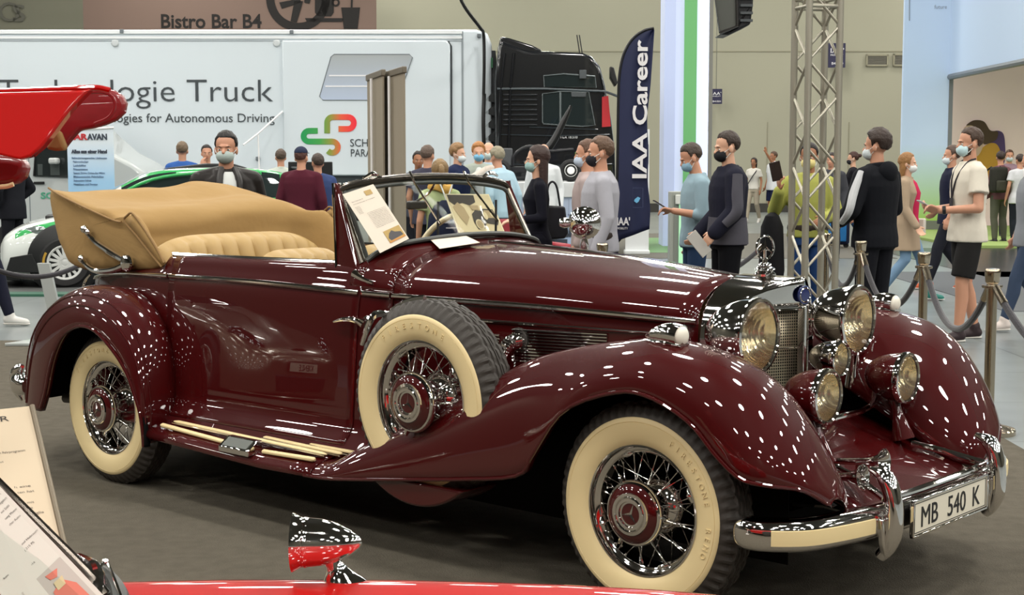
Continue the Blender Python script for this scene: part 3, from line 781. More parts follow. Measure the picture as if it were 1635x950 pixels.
# ---- lamps
def lamp_prof(r, d, back=.15):
    out = []
    for i in range(15):
        t = i / 14; a = pi / 2 * t
        out.append((r * max(.001, sin(a)) ** .9, -d * cos(a)))
    return out
LENSR = mat('lamp_reflector', (.95, .87, .70), .2, 1.0)
def ribbed_glass():
    m = bpy.data.materials.new('ribbed_lens'); m.use_nodes = True; nt = m.node_tree; nt.nodes.remove(nt.nodes['Principled BSDF'])
    tc = nt.nodes.new('ShaderNodeTexCoord'); w = nt.nodes.new('ShaderNodeTexWave'); w.bands_direction = 'Y'; w.inputs['Scale'].default_value = 30; w.inputs['Distortion'].default_value = 0
    bp = nt.nodes.new('ShaderNodeBump'); bp.inputs['Strength'].default_value = .6; bp.inputs['Distance'].default_value = .004
    nt.links.new(tc.outputs['Object'], w.inputs[0]); nt.links.new(w.outputs['Fac'], bp.inputs['Height'])
    tr = nt.nodes.new('ShaderNodeBsdfTransparent'); tr.inputs[0].default_value = (.93, .91, .85, 1)
    gl = nt.nodes.new('ShaderNodeBsdfGlossy'); gl.inputs['Roughness'].default_value = .08; nt.links.new(bp.outputs['Normal'], gl.inputs['Normal'])
    mx = nt.nodes.new('ShaderNodeMixShader'); mx.inputs[0].default_value = .12
    nt.links.new(tr.outputs[0], mx.inputs[1]); nt.links.new(gl.outputs[0], mx.inputs[2]); nt.links.new(mx.outputs[0], nt.nodes['Material Output'].inputs[0])
    b2 = LENSR.node_tree; w2 = b2.nodes.new('ShaderNodeTexWave'); w2.bands_direction = 'Y'; w2.inputs['Scale'].default_value = 30; t2 = b2.nodes.new('ShaderNodeTexCoord')
    p2 = b2.nodes.new('ShaderNodeBump'); p2.inputs['Strength'].default_value = .25; p2.inputs['Distance'].default_value = .004
    b2.links.new(t2.outputs['Object'], w2.inputs[0]); b2.links.new(w2.outputs['Fac'], p2.inputs['Height']); b2.links.new(p2.outputs['Normal'], b2.nodes['Principled BSDF'].inputs['Normal'])
    return m
LENS = ribbed_glass()
def lamp(name, x, y, z, r, d, shell, rimw=.010, yaw=0, vb=True):
    o = obj(name, lathe([(r, .0)] [:0] + lamp_prof(r + rimw * .6, d) + [(r + rimw * .6, .012)], 40, 'x'), shell, car)
    o.location = (x, y, z); o.rotation_euler = (0, 0, yaw)
    obj('lamp_rim', lathe([(r + rimw * .3, -.012), (r + rimw, -.008), (r + rimw * 1.1, .004), (r + rimw * .8, .014), (r + .001, .017), (r - .004, .012)], 40, 'x'), CHROME, o)
    obj('reflector', lathe([(.002, -d * .62)] + [(r * .97 * sin(pi / 2 * i / 10), -d * .62 * cos(pi / 2 * i / 10) + .004) for i in range(1, 11)], 40, 'x'), LENSR, o)
    obj('lens', lathe([(.001, .012 + r * .16)] + [(r * i / 8, .012 + r * .16 * (1 - (i / 8) ** 2)) for i in range(1, 9)], 40, 'x'), LENS, o, solid=.003)
    obj('bulb', ellipsoid((-d * .3, 0, 0), (.018, .012, .012), 12, 8), mat('bulb_glass', (.9, .88, .8), .1), o)
    return o
for s in (-1, 1):
    h = lamp('headlamp', .165, s * .370, .972, .128, .205, CHROME, .014)
    obj('headlamp_stalk', tube([(-.01, 0, -.12), (-.02, s * .01, -.20), (-.03, s * .02, -.27)], [.028, .024, .035], 12, smooth=8), CHROME, h)
    f = lamp('fog_lamp', .415, s * .305, .770, .090, .165, PAINT, .011)
    obj('fog_lamp_bracket', tube([(-.05, 0, -.08), (-.03, 0, -.14), (0, 0, -.24)], [.022, .020, .045], 12, smooth=8), PAINT, f)
    pk = obj('parking_lamp', tube([(-.105, 0, -.004), (-.07, 0, .002), (-.03, 0, .008), (.01, 0, .010), (.045, 0, .006)], [.004, .024, .036, .041, .040], 20, smooth=18), CHROME, car)
    pk.location = (.075, s * .783, 1.0)
    obj('parking_lens', ellipsoid((.045, 0, .006), (.022, .036, .036), 20, 12), mat('frosted_lens', (.75, .72, .62), .25), pk)
    obj('parking_base', tube([(-.11, 0, -.018), (-.05, 0, -.018), (0, 0, -.018), (.06, 0, -.024)], [.008, .030, .038, .030], 16, smooth=12, flat=.4), CHROME, pk)
cl = lamp('center_lamp', .305, -.02, .868, .062, .12, CHROME, .008)
obj('center_lamp_stalk', tube([(-.03, 0, -.06), (-.04, 0, -.15), (-.06, 0, -.27)], .014, 10, smooth=8), CHROME, cl)
obj('lamp_bar', tube([(.22, -.44, .70), (.30, -.25, .655), (.32, 0, .65), (.30, .25, .655), (.22, .44, .70)], .012, 10, smooth=24), CHROME, car)
# horns
for (x, y, z, L_) in ((.60, -.37, .515, .20), (.60, -.215, .545, .26)):
    o = obj('horn', J(lathe([(.008, -L_), (.012, -L_ * .9), (.013, -.08), (.018, -.045), (.030, -.015), (.046, .0), (.047, .003), (.040, .0), (.020, -.03), (.0, -.05)], 28, 'x'), mv(lathe([(0, -.025), (.034, -.02), (.042, 0), (.034, .02), (0, .025)], 24, 'x'), -L_, 0, 0)), CHROME, car)
    o.location = (x, y, z); o.rotation_euler = (0, -.12, 0)
    obj('horn_stay', tube([(-.1, 0, 0), (-.11, 0, -.06), (-.12, 0, -.10)], .010, 8), CHROME, o)
# ---- front bumper
BP = [(.40, -.865), (.50, -.85), (.60, -.76), (.655, -.60), (.690, -.40), (.705, -.2), (.708, 0), (.705, .2), (.690, .40), (.655, .60), (.60, .76), (.50, .85), (.40, .865)]
Bp = cr([(x, y, 0) for x, y in BP], 81)
def bumper_sweep(sec, pts, zc=.385, taper=None):
    rows = []
    for i, p in enumerate(pts):
        a, b = pts[max(0, i - 1)], pts[min(len(pts) - 1, i + 1)]
        t = (b - a).normalized(); n = V((t.y, -t.x, 0))
        k = taper(i / (len(pts) - 1)) if taper else 1
        rows.append([p + n * u * k + V((0, 0, zc + w * k)) for u, w in sec])
    return grid(rows, True, False, True, True)
sec = [(0, -.052), (.018, -.050), (.030, -.036), (.034, -.018), (.034, .018), (.030, .036), (.018, .050), (0, .054), (-.030, .054), (-.040, .046), (-.034, .0), (-.03, -.046)]
bump = recalc(obj('front_bumper', bumper_sweep(sec, Bp, taper=lambda t: .45 + .55 * min(1, min(t, 1 - t) / .03) ** .5), CHROME, car, smooth=50))
csec = [(.028, -.027), (.038, -.025), (.0395, 0), (.038, .025), (.028, .027)]
def yrange(a, b): return [p for p in Bp if a <= p.y <= b]
for a, b in ((-.845, -.455), (-.385, -.31), (.31, .385), (.455, .845)):
    recalc(obj('bumper_strip', bumper_sweep(csec, yrange(a, b), .383), CREAM, bump))
for s in (-1, 1):
    P = cr([(.655, s * .42, .560), (.715, s * .42, .535), (.742, s * .42, .47), (.748, s * .42, .40), (.745, s * .42, .345), (.725, s * .42, .295), (.70, s * .42, .265)], 20)
    rr = [.012 + .022 * min(1, i / 3) - (.010 * max(0, i - 13) / 6) for i in range(20)]
    rows = []
    fr_ = frame_along(P)
    for i, p in enumerate(P):
        t, n, b = fr_[i]
        rows.append([p + V((0, 1, 0)) * cos(a) * rr[i] + t.cross(V((0, 1, 0))) * sin(a) * rr[i] * .9 for a in [2 * pi * j / 16 for j in range(16)]])
    ov = obj('overrider', grid(rows, True, False, True, True), CHROME, bump)
    lobe = tube([(.69, s * .42, .335), (.725, s * .42, .320), (.735, s * .42, .30)], [.05, .045, .02], 16, smooth=8)
    obj('overrider_foot', T(prism([(-.055, .06), (.055, .06), (.045, -.02), (.022, -.075), (-.022, -.075), (-.045, -.02)], -.012, .012, 'x'), Matrix.Translation((.722, s * .42, .345))), CHROME, ov, bevel=.006)
    obj('bumper_iron', tube([(.66, s * .42, .40), (.45, s * .36, .40), (.1, s * .34, .36)], .02, 10), CHROME, bump)
    obj('bumper_stay', tube([(.70, s * .40, .46), (.56, s * .33, .50), (.45, s * .30, .52)], .013, 10), CHROME, bump)
pl = obj('number_plate', box(0.7440, 0.7540, -.300, .300, .314, .440), DARKTRIM, bump, bevel=.004)
obj('plate_frame', J(box(0.7480, 0.7620, -.303, .303, .310, .318), box(0.7480, 0.7620, -.303, .303, .436, .444), box(0.7480, 0.7620, -.303, -.295, .310, .444), box(0.7480, 0.7620, .295, .303, .310, .444)), CHROME, pl, bevel=.002)
obj('plate_face', box(0.7540, 0.7575, -.293, .293, .320, .434), mat('plate_white', '#d8d2c0', .4), pl)
PB = mat('plate_black', (.01, .01, .01), .5)
obj('plate_border', J(box(0.7572, 0.7582, -.288, .288, .324, .327), box(0.7572, 0.7582, -.288, .288, .427, .430), box(0.7572, 0.7582, -.288, -.285, .324, .430), box(0.7572, 0.7582, .285, .288, .324, .430)), PB, pl)
for w_, o_ in (('MB', -.245), ('540', -.035), ('K', .170)): letter('plate_lettering', w_, .105, PB, pl, (.7575, o_, .340), (0, 1, 0), (0, 0, 1), sx=.98)
obj('plate_bar', tube([(.70, -.40, .455), (.725, -.2, .462), (.728, 0, .463), (.725, .2, .462), (.70, .40, .455)], .013, 10, smooth=20), CHROME, bump)
# ---- rear bumper, tail lamps, exhaust
RBP = cr([(-4.02, -.86, 0), (-4.14, -.84, 0), (-4.27, -.72, 0), (-4.36, -.5, 0), (-4.40, 0, 0), (-4.36, .5, 0), (-4.27, .72, 0), (-4.14, .84, 0), (-4.02, .86, 0)], 41)
rbm = recalc(obj('rear_bumper', bumper_sweep([(-u, w) for u, w in sec], RBP, .42, taper=lambda t: .6 + .4 * min(1, min(t, 1 - t) / .04)), CHROME, car, smooth=50))
for s in (-1, 1):
    P = cr([(-4.22, s * .76, .50), (-4.27, s * .76, .47), (-4.29, s * .76, .42), (-4.275, s * .76, .36), (-4.235, s * .76, .31)], 12)
    obj('overrider', tube(P, [.012, .024, .030, .034, .036, .036, .034, .032, .028, .022, .014, .006], 14), CHROME, rbm)
    tl = obj('tail_lamp', tube([(-4.08, s * .70, .535), (-4.12, s * .71, .535), (-4.155, s * .715, .535)], [.018, .034, .036], 16), CHROME, car)
    obj('tail_lens', ellipsoid((-4.158, s * .715, .535), (.015, .032, .032), 16, 10), mat('red_lens', (.35, .01, .01), .15, coat=1), tl)
obj('exhaust_pipe', tube([(-3.2, -.50, .34), (-3.9, -.58, .33), (-4.06, -.60, .325)], .028, 14), DARKTRIM, car)
# ---- windscreen
WB_ = [(-.575, -1.705, 1.165), (-.52, -1.672, 1.208), (-.40, -1.645, 1.236), (-.2, -1.595, 1.257), (0, -1.572, 1.264)]
WT_ = [(-.555, -1.880, 1.478), (-.50, -1.868, 1.500), (-.35, -1.850, 1.520), (-.18, -1.846, 1.531), (0, -1.845, 1.535)]
def sym(A): return [(x, y, z) for y, x, z in A] + [(x, -y, z) for y, x, z in reversed(A[:-1])]
B_, T_ = cr(sym(WB_), 33), cr(sym(WT_), 33)
ws = obj('windscreen_frame', J(tube(T_, .021, 10, flat=.85), tube(B_, .012, 10), tube([B_[0], B_[0] * .5 + T_[0] * .5, T_[0]], [.016, .014, .016], 10), tube([B_[-1], B_[-1] * .5 + T_[-1] * .5, T_[-1]], [.016, .014, .016], 10)), mat('frame_bronze', (.16, .145, .125), .22, 1.0), car)
obj('windscreen_glass', grid([[b * (1 - t) + a * t for b, a in zip(B_, T_)] for t in [.03 + .95 * i / 6 for i in range(7)]]), PANE, ws)
obj('windscreen_seal', tube([p + V((.022, 0, .012)) * 1 for p in B_], .016, 8, flat=.7), mat('grey_seal', (.06, .065, .06), .5), ws)
inner = [b * .93 + a * .07 for b, a in zip(B_, T_)]
obj('windscreen_seal', J(tube([b * (1 - t) + a * t + V((.006, s_, 0)) for t, b, a, s_ in [(i / 10, B_[0], T_[0], .022) for i in range(11)]], .013, 8), tube([p + V((.010, 0, -.026)) for p in T_[1:-1]], .010, 8)), mat('grey_seal'), ws)
for s in (-1, 1):
    rows = []
    for t in [i / 8 for i in range(9)]:
        xb0, xb1 = -1.845 - .055 * t, -1.688 - .185 * t
        yb = .600 - .028 * t; z = 1.115 + .395 * t; w = .040 - .018 * t
        rows.append([V((xb1, s * yb, z)), V((xb1 - .01, s * (yb + w * .35), z)), V((xb0 + .015, s * (yb + w * .35), z)), V((xb0, s * yb, z)), V((xb0 + .01, s * (yb - w), z)), V((xb1 - .005, s * (yb - w), z))])
    post = recalc(obj('windscreen_post', grid(rows, True, False, True, True), PAINT, ws, smooth=50, bevel=.004))
    obj('post_trim', tube([(-1.835 - .05 * t, s * (.615 - .03 * t), 1.12 + .39 * t) for t in (0, .33, .66, 1)], .006, 8), CHROME, post)
    obj('post_foot', tube([(-1.60, s * .615, 1.085), (-1.66, s * .612, 1.098), (-1.72, s * .612, 1.12)], [.008, .016, .022], 10, smooth=8), CHROME, post)
    # wiper
    q = T_[12 if s < 0 else 20]; e = B_[12 if s < 0 else 20] * .75 + q * .25
    wp = obj('wiper_arm', tube([q + V((.03, 0, .03)), q + V((.05, .01, -.02)), e + V((.03, .02, 0))], .005, 8), CHROME, ws)
    obj('wiper_blade', tube([e + V((.018, .02, .10)), e + V((.016, .02, -.08))], .006, 6), BLACKRUB, wp)
    obj('top_latch', tube([T_[7 if s < 0 else 25] + V((.01, -.05, .015)), T_[7 if s < 0 else 25] + V((.02, 0, .035)), T_[7 if s < 0 else 25] + V((.01, .06, .02))], [.006, .011, .005], 8, smooth=8), CHROME, ws)
im = obj('rear_view_mirror', box(-.012, .012, -.075, .075, -.02, .02), DARKTRIM, car, bevel=.008, loc=(-1.95, .0, 1.40), rot=(0, .1, .15))
obj('mirror_stem', tube([(0, 0, .02), (.06, 0, .06), (.10, 0, .12)], .006, 8, smooth=8), CHROME, im)
# far-side spot mirror
mr = obj('side_mirror', lathe([(.0, .085), (.030, .080), (.055, .062), (.072, .030), (.078, 0), (.080, -.006), (.074, -.010), (.0, -.008)], 36, 'x'), CHROME, car, loc=(-1.43, .62, 1.31), rot=(0, 0, R(-52)))
obj('mirror_knob', lathe([(0, .125), (.018, .12), (.026, .10), (.022, .075), (.015, .06)], 20, 'x'), CHROME, mr, rot=(0, 0, R(-95)))
obj('mirror_bracket', tube([(0, 0, -.07), (-.01, .0, -.11), (-.03, -.0, -.15), (-.04, .0, -.19)], [.012, .022, .018, .028], 12, smooth=12), CHROME, mr)
# ---- interior
def puffy(name, w, h, d, n, m, par, loc, rot=(0, 0, 0), gap=.017):
    """upholstered panel with n vertical flutes, width along local y, height z, depth x; rounded outline"""
    rows = []
    nz, ny = 14, n * 6 + 1
    fr, bk = [], []
    for i in range(nz + 1):
        tz = i / nz
        fr_row, bk_row = [], []
        for j in range(ny):
            ty = j / (ny - 1) * 2 - 1
            edge = (1 - abs(ty) ** 6) * (1 - abs(2 * tz - 1) ** 6)
            fl = abs(sin(pi * n * (ty + 1) / 2)) ** .6
            hh = h * (1 - .16 * abs(ty) ** 5)
            fr_row.append(V((d / 2 * (edge ** .4 if edge > 0 else 0) + gap * fl * edge * 2, ty * w / 2, tz * hh)))
            bk_row.append(V((-d / 2 * (edge ** .4 if edge > 0 else 0), ty * w / 2, tz * hh)))
        fr.append(fr_row); bk.append(bk_row)
    a = grid(fr); b = grid(bk)
    return recalc(obj(name, J(a, (b[0], [tuple(reversed(f)) for f in b[1]])), m, par, smooth=70, loc=loc, rot=rot))
puffy('rear_seat_back', 1.12, .62, .16, 11, TANLEATHER, car, (-3.20, 0, .62), (0, -.22, 0))
puffy('rear_seat_cushion', 1.06, .52, .18, 9, TANLEATHER, car, (-3.15, 0, .62), (0, 1.5, 0))
for s in (-1, 1):
    fs = puffy('front_seat_back', .56, .60, .14, 7, TANLEATHER, car, (-2.34, s * .30, .60), (0, -.20, 0))
    puffy('front_seat_cushion', .54, .50, .16, 6, TANLEATHER, car, (-2.22, s * .30, .58), (0, 1.5, 0))
    obj('door_lining', box(-2.9, -1.8, s * .555 - .02, s * .555 + .02, .5, 1.12), TANLEATHER, car, bevel=.01)
obj('cabin_floor', box(-3.4, -1.5, -.55, .55, .36, .40), mat('cabin_carpet', (.10, .07, .04), .9), car)
st = obj('steering_wheel', tube([(.20 * cos(a), .20 * sin(a), 0) for a in [2 * pi * i / 36 for i in range(36)]], .014, 10, closed=True), mat('ivory_plastic', '#d9cba6', .35), car, loc=(-2.05, .30, 1.17), rot=(0, R(-62), 0))
obj('steering_spoke', J(*[tube([(0, 0, 0), (.19 * cos(a), .19 * sin(a), 0)], .006, 8) for a in (0.5, 2.6, 4.7)], lathe([(0, .02), (.03, .015), (.035, -.01), (0, -.02)], 20)), CHROME, st)
obj('steering_column', tube([(0, 0, 0), (0, 0, -.40)], .018, 10), DARKTRIM, st)
# ---- folded top
def top_section(t):
    """closed (x, z) outline at lateral fraction t in [-1,1]"""
    e = abs(t)
    k = max(0, (e - .72) / .28); k = k * k * (3 - 2 * k)     # 0 centre .. 1 side arms
    A = [(-3.97, 1.03), (-4.09, 1.12), (-4.175, 1.23), (-4.225, 1.36), (-4.235, 1.45), (-4.19, 1.460), (-4.05, 1.430), (-3.80, 1.392), (-3.62, 1.380), (-3.52, 1.355), (-3.47, 1.31), (-3.46, 1.22), (-3.45, 1.12), (-3.47, 1.05), (-3.7, 1.03)]
    B = [(-3.90, 1.045), (-4.04, 1.12), (-4.14, 1.23), (-4.20, 1.36), (-4.215, 1.44), (-4.17, 1.470), (-4.0, 1.440), (-3.75, 1.385), (-3.56, 1.345), (-3.42, 1.322), (-3.30, 1.345), (-3.19, 1.27), (-3.07, 1.165), (-3.02, 1.085), (-3.45, 1.06)]
    return [(a[0] * (1 - k) + b[0] * k, a[1] * (1 - k) + b[1] * k) for a, b in zip(A, B)]
rows = []
NY = 41
for i in range(NY):
    t = -1 + 2 * i / (NY - 1)
    sec_ = cr([(x, 0, z) for x, z in top_section(t)], 60, True)
    yw = .665 * t; k_ = max(0, (abs(t) - .6) / .4)
    cx = sum(p.x for p in sec_) / 60; cz = sum(p.z for p in sec_) / 60
    e = abs(t); sh = 1.0 if e < .93 else (1 - .10 * ((e - .93) / .07) ** 2)
    row = []
    for p in sec_:
        q = V((cx + (p.x - cx) * sh, yw, cz + (p.z - cz) * sh))
        # side lies closer to the body lower down, and the tail end rounds in
        q.y *= 1 - .10 * max(0, (-3.75 - q.x) / .48) ** 2 - (.0 if q.z < 1.2 else .10 * (q.z - 1.2))
        nv = V((q.x * 3.1, q.y * 3.3, q.z * 3.1))
        q += V((MN.noise(nv) * .022, 0, MN.noise(nv + V((7, 3, 1))) * .022 + (.012 * t - .008 + .075 * max(0, t - .25)) * max(0, min(1, (q.z - 1.25) / .15)) * (1 - k_) ))
        nv2 = V((q.x * 8, q.y * 2.4, q.z * 9)); q.z += MN.noise(nv2) * .013; q.x += MN.noise(nv2 + V((3, 9, 2))) * .014; q.x += .012 * abs(MN.noise(V((q.x * 4, q.y * 1.5, q.z * 16))))
        row.append(q)
    rows.append(row)
ftop = recalc(obj('folded_top', grid(rows, True, False, True, True), TAN, car, smooth=80, sub=1))
def on_side(x, z, off=.004):
    q = -.665 * (1 - .10 * max(0, (-3.75 - x) / .48) ** 2 - (0 if z < 1.2 else .10 * (z - 1.2)))
    return q - off
SEAM = mat('canvas_piping', '#86683f', .8)
for s in (1, -1):
    P = [(x, s * on_side(x, z), z) for x, z in [(-4.17, 1.462), (-4.0, 1.425), (-3.8, 1.382), (-3.6, 1.335), (-3.46, 1.305), (-3.40, 1.30)]]
    obj('piping', tube(P, .006, 8, smooth=24), SEAM, ftop)
    P = [(x, s * on_side(x, z, .006), z) for x, z in [(-3.05, 1.09), (-3.14, 1.15), (-3.26, 1.235), (-3.37, 1.305), (-3.345, 1.335), (-3.30, 1.345), (-3.2, 1.275), (-3.1, 1.19), (-3.03, 1.11)]]
    obj('strap_flap', grid([[V(a), V(b)] for a, b in zip(cr(P[:4], 8), reversed(cr(P[5:], 8)))]), TAN, ftop, solid=.012)
    obj('piping', tube(P, .006, 8, smooth=32), SEAM, ftop)
    # landau iron
    y = -s * -1 * 0
    L1 = [(x, s * -(.675), z) for x, z in [(-3.70, 1.245), (-3.66, 1.215), (-3.60, 1.185), (-3.50, 1.150), (-3.42, 1.125), (-3.35, 1.105)]]
    li = obj('landau_iron', tube(L1, [.016, .012, .015, .017, .016, .018], 10, smooth=24), CHROME, ftop)
    obj('landau_finial', J(ellipsoid((-3.715, -s * .675, 1.255), (.026, .02, .022), 14, 10), ellipsoid((-3.68, -s * .675, 1.24), (.018, .018, .018), 12, 8)), CHROME, li)
    L2 = [(x, s * -(.68), z) for x, z in [(-3.735, 1.095), (-3.69, 1.065), (-3.62, 1.045), (-3.52, 1.047), (-3.43, 1.060), (-3.34, 1.085)]]
    obj('landau_iron', tube(L2, [.014, .012, .014, .016, .017, .02], 10, smooth=24), CHROME, ftop)
    obj('landau_finial', ellipsoid((-3.74, -s * .68, 1.10), (.022, .02, .022), 14, 10), CHROME, li)
    obj('landau_joint', mv(T(lathe([(0, -.022), (.026, -.02), (.040, -.012), (.044, 0), (.040, .012), (0, .014)], 28, 'y'), Matrix.Diagonal((.75, 1, 1.1, 1))) if False else lathe([(0, -.022 * s), (.026, -.02 * s), (.040, -.012 * s), (.044, 0), (.040, .012 * s), (0, .014 * s)], 28, 'y'), -3.325, -s * .685, 1.098), CHROME, li)
# ================================================================ generic modern car body by stations (x forward, front axle at 0)
def car_rows(ST, n=56, m=30):
    """ST rows: x, zbot, wlow, zmid, wmid, zbelt, wbelt, ztop, wtop"""
    keys = [cr([(s[0], s[i], s[i + 1] if i + 1 < 9 else 0) for s in ST], n) for i in (1, 3, 5, 7)]
    rows = []
    for i in range(n):
        x = keys[0][i].x
        (zb, wl), (zm, wm), (ze, we), (zt, wt) = [(k[i].y, k[i].z) for k in keys]
        half = [(0, zb), (wl * .55, zb), (wl * .93, zb + .01), (wl, zb + .05), (wm, zm), (we, ze), (we * .45 + wt * .55, ze * .45 + zt * .55), (wt, zt - .035 * (1 if zt - ze > .15 else .4)), (wt * .6, zt - .004), (0, zt)]
        P = cr([(y, z, 0) for y, z in half], m)
        rows.append([V((x, -p.x, p.y)) for p in P] + [V((x, p.x, p.y)) for p in reversed(P[:-1])])
    return rows
def car_shell(name, ST, mats, par, pick=None, n=56, m=30):
    rows = car_rows(ST, n, m); w = len(rows[0])
    vs, fs = grid(rows, False, False)
    mi = []
    for f in fs:
        c = sum((vs[i] for i in f), V()) / 4; j = f[0] % w; jj = j if j < m else 2 * m - 2 - j - 1
        mi.append(pick(c, jj / (m - 1)) if pick else 0)
    fs.append(tuple(range(w - 1, -1, -1))); fs.append(tuple((len(rows) - 1) * w + j for j in range(w))); mi += [0, 0]
    return recalc(obj(name, (vs, fs, mi), mats, par, smooth=50)), rows
def road_wheel(par, x, y, r, w, side, spokes, rimmat, tyremat, yellow=False):
    o = obj('wheel', mv(lathe([(r * .60, -w / 2), (r * .66, -w / 2 - .008), (r * .9, -w / 2 - .012), (r * .97, -w / 2 + .012), (r, -w / 2 + .04), (r, w / 2 - .04), (r * .95, w / 2)], 48, 'y'), 0, 0, 0), tyremat, par, loc=(x, y, r), rot=(0, 0, pi if side > 0 else 0))
    ms = [lathe([(r * .70, -w / 2 - .006), (r * .66, -w / 2 - .012), (r * .60, -w / 2 - .004), (r * .58, -w / 2 + .04), (r * .57, 0)], 48, 'y'), lathe([(0, -w / 2 - .0), (r * .10, -w / 2), (r * .17, -w / 2 + .01), (r * .20, -w / 2 + .03), (r * .12, -w / 2 + .05)], 32, 'y')]
    rm = obj('rim', J(*ms), rimmat, o)
    for k in range(spokes):
        a = 2 * pi * k / spokes; c, s = cos(a), sin(a)
        wd = r * (.075 if spokes > 8 else .11)
        pl = [(r * .14, -wd * .8), (r * .61, -wd * (.75 if spokes > 8 else .5)), (r * .61, wd * (.75 if spokes > 8 else .5)), (r * .14, wd * .8)]
        obj('rim_spoke', T(prism(pl, -w / 2 + .0, -w / 2 + .03, 'y'), Matrix.Rotation(a, 4, 'Y')), rimmat, rm, bevel=.004)
    obj('brake_disc', lathe([(.02, -.02), (r * .5, -.02), (r * .5, .0)], 32, 'y'), mat('disc_dark', '#1a1a1a', .5, .5), o)
    if yellow:
        for a0 in (150, -20): obj('tyre_marking', disc_ring(0, 0, r * .76, r * .85, R(a0), R(a0 + 55), 20, -w / 2 - .016, -w / 2 - .008), mat('tyre_yellow', '#b08a2c', .6), o)
    return o
# ---- green and white rally hatchback, nose to the left, slightly towards the viewer
wd_ = 18.85
rc = hthing('rally_car', 'green and white rally hatchback behind the folded top', 'car', hx(78, 415, wd_), wd_ + .78, 0, R(180 + 15))
RW, RG, RK, RGL = mat('rally_white', '#d5dad6', .25, coat=.7), mat('rally_green', '#1f9a4b', .3, coat=.7), mat('rally_black', '#141617', .4), mat('rally_glass', (.018, .026, .026), .04, coat=.6)
RST = [(.80, .24, .50, .36, .55, .50, .52, .56, .40), (.72, .17, .70, .38, .74, .58, .68, .68, .52), (.50, .16, .80, .45, .84, .70, .78, .80, .60), (.10, .17, .84, .50, .88, .80, .82, .90, .66), (-.12, .17, .83, .52, .87, .87, .82, .96, .70), (-.32, .17, .81, .52, .86, .93, .82, 1.05, .70), (-.74, .17, .81, .52, .86, .97, .83, 1.32, .62), (-1.12, .17, .81, .52, .86, .99, .83, 1.475, .58), (-1.7, .17, .81, .52, .86, 1.0, .83, 1.525, .57), (-2.5, .17, .82, .52, .88, 1.02, .83, 1.51, .56), (-2.9, .2, .82, .54, .88, 1.05, .80, 1.43, .54), (-3.12, .25, .80, .56, .84, 1.05, .76, 1.24, .55), (-3.25, .35, .74, .56, .78, .90, .70, 1.0, .56)]
def rpick(c, t):
    x = c.x
    if t < .20: return 2
    if -2.75 < x < -.70 and .57 < t < .75 and c.z > 1.03 and c.z < 1.45: return 3
    if -1.08 < x < -.36 and t > .80: return 3
    if x < -.72 and .55 < t < .84: return 1
    if -.75 < x <= -1.0: return 1
    if x > -.7 and .52 < t < .64 and x < .6: return 1
    if x < -1.3 and t < .57: return 1
    return 0
car_shell('car_body', RST, [RW, RG, RK, RGL], rc, rpick, 90, 40)
for s_ in (-1, 1):
    for ax_ in (0, -2.5):
        obj('wheel_arch', mv(lathe([(.0, .0), (.43, .0), (.46, .02), (.45, .08)], 40, 'y'), ax_, 0, .36) if s_ < 0 else None or mv(lathe([(.45, -.08), (.46, -.02), (.43, 0), (0, 0)], 40, 'y'), ax_, 0, .36), RK, rc, loc=(0, s_ * .885, 0))
        road_wheel(rc, ax_, s_ * .80, .325, .21, s_, 15, mat('rally_rim', '#c9cbc8', .35), mat('rally_tyre', '#1a1a1b', .7), True)
    hl = obj('head_light', ellipsoid((0, 0, 0), (.26, .05, .085), 24, 12), mat('lamp_clear', '#8f9a98', .12, .6, coat=1), rc, loc=(.45, s_ * .73, .68), rot=(0, .28, s_ * -.42))
    obj('side_window_strip', tube([(-.45, s_ * .80, 1.04), (-1.10, s_ * .70, 1.37), (-1.9, s_ * .665, 1.465), (-2.5, s_ * .665, 1.455)], .022, 8, smooth=16), RG, rc)
obj('front_splitter', prism([(.55, -.84), (.80, -.70), (.88, -.3), (.88, .3), (.80, .70), (.55, .84)], .10, .17, 'z'), RK, rc, bevel=.01)
obj('corner_fin', prism([(.30, .20), (.72, .22), (.66, .40), (.40, .44)], .86, .90, 'y'), RK, rc, bevel=.006); obj('corner_fin', prism([(.30, .20), (.72, .22), (.66, .40), (.40, .44)], -.90, -.86, 'y'), RK, rc, bevel=.006)
obj('bonnet_vent', box(-.05, .25, -.35, .35, .86, .90), RK, rc, bevel=.01)
recalc(obj('roof_scoop', prism([(-1.25, 1.51), (-1.85, 1.58), (-2.2, 1.57), (-2.4, 1.51)], -.22, .22, 'y'), RK, rc, bevel=.015))
wg = obj('rear_wing', box(-3.42, -3.05, -.70, .70, 1.50, 1.53), RK, rc, bevel=.01)
for s_ in (-1, 1):
    obj('wing_end_plate', box(-3.45, -3.02, s_ * .71 - .012, s_ * .71 + .012, 1.38, 1.60), RK, wg, bevel=.01)
    obj('wing_strut', tube([(-3.05, s_ * .45, 1.18), (-3.2, s_ * .45, 1.45)], .03, 8, flat=.5), mat('strut_white', '#d3d6d4', .4), wg)
mrm = obj('door_mirror', ellipsoid((-.98, -.97, 1.03), (.07, .10, .07), 16, 10), RG, rc)
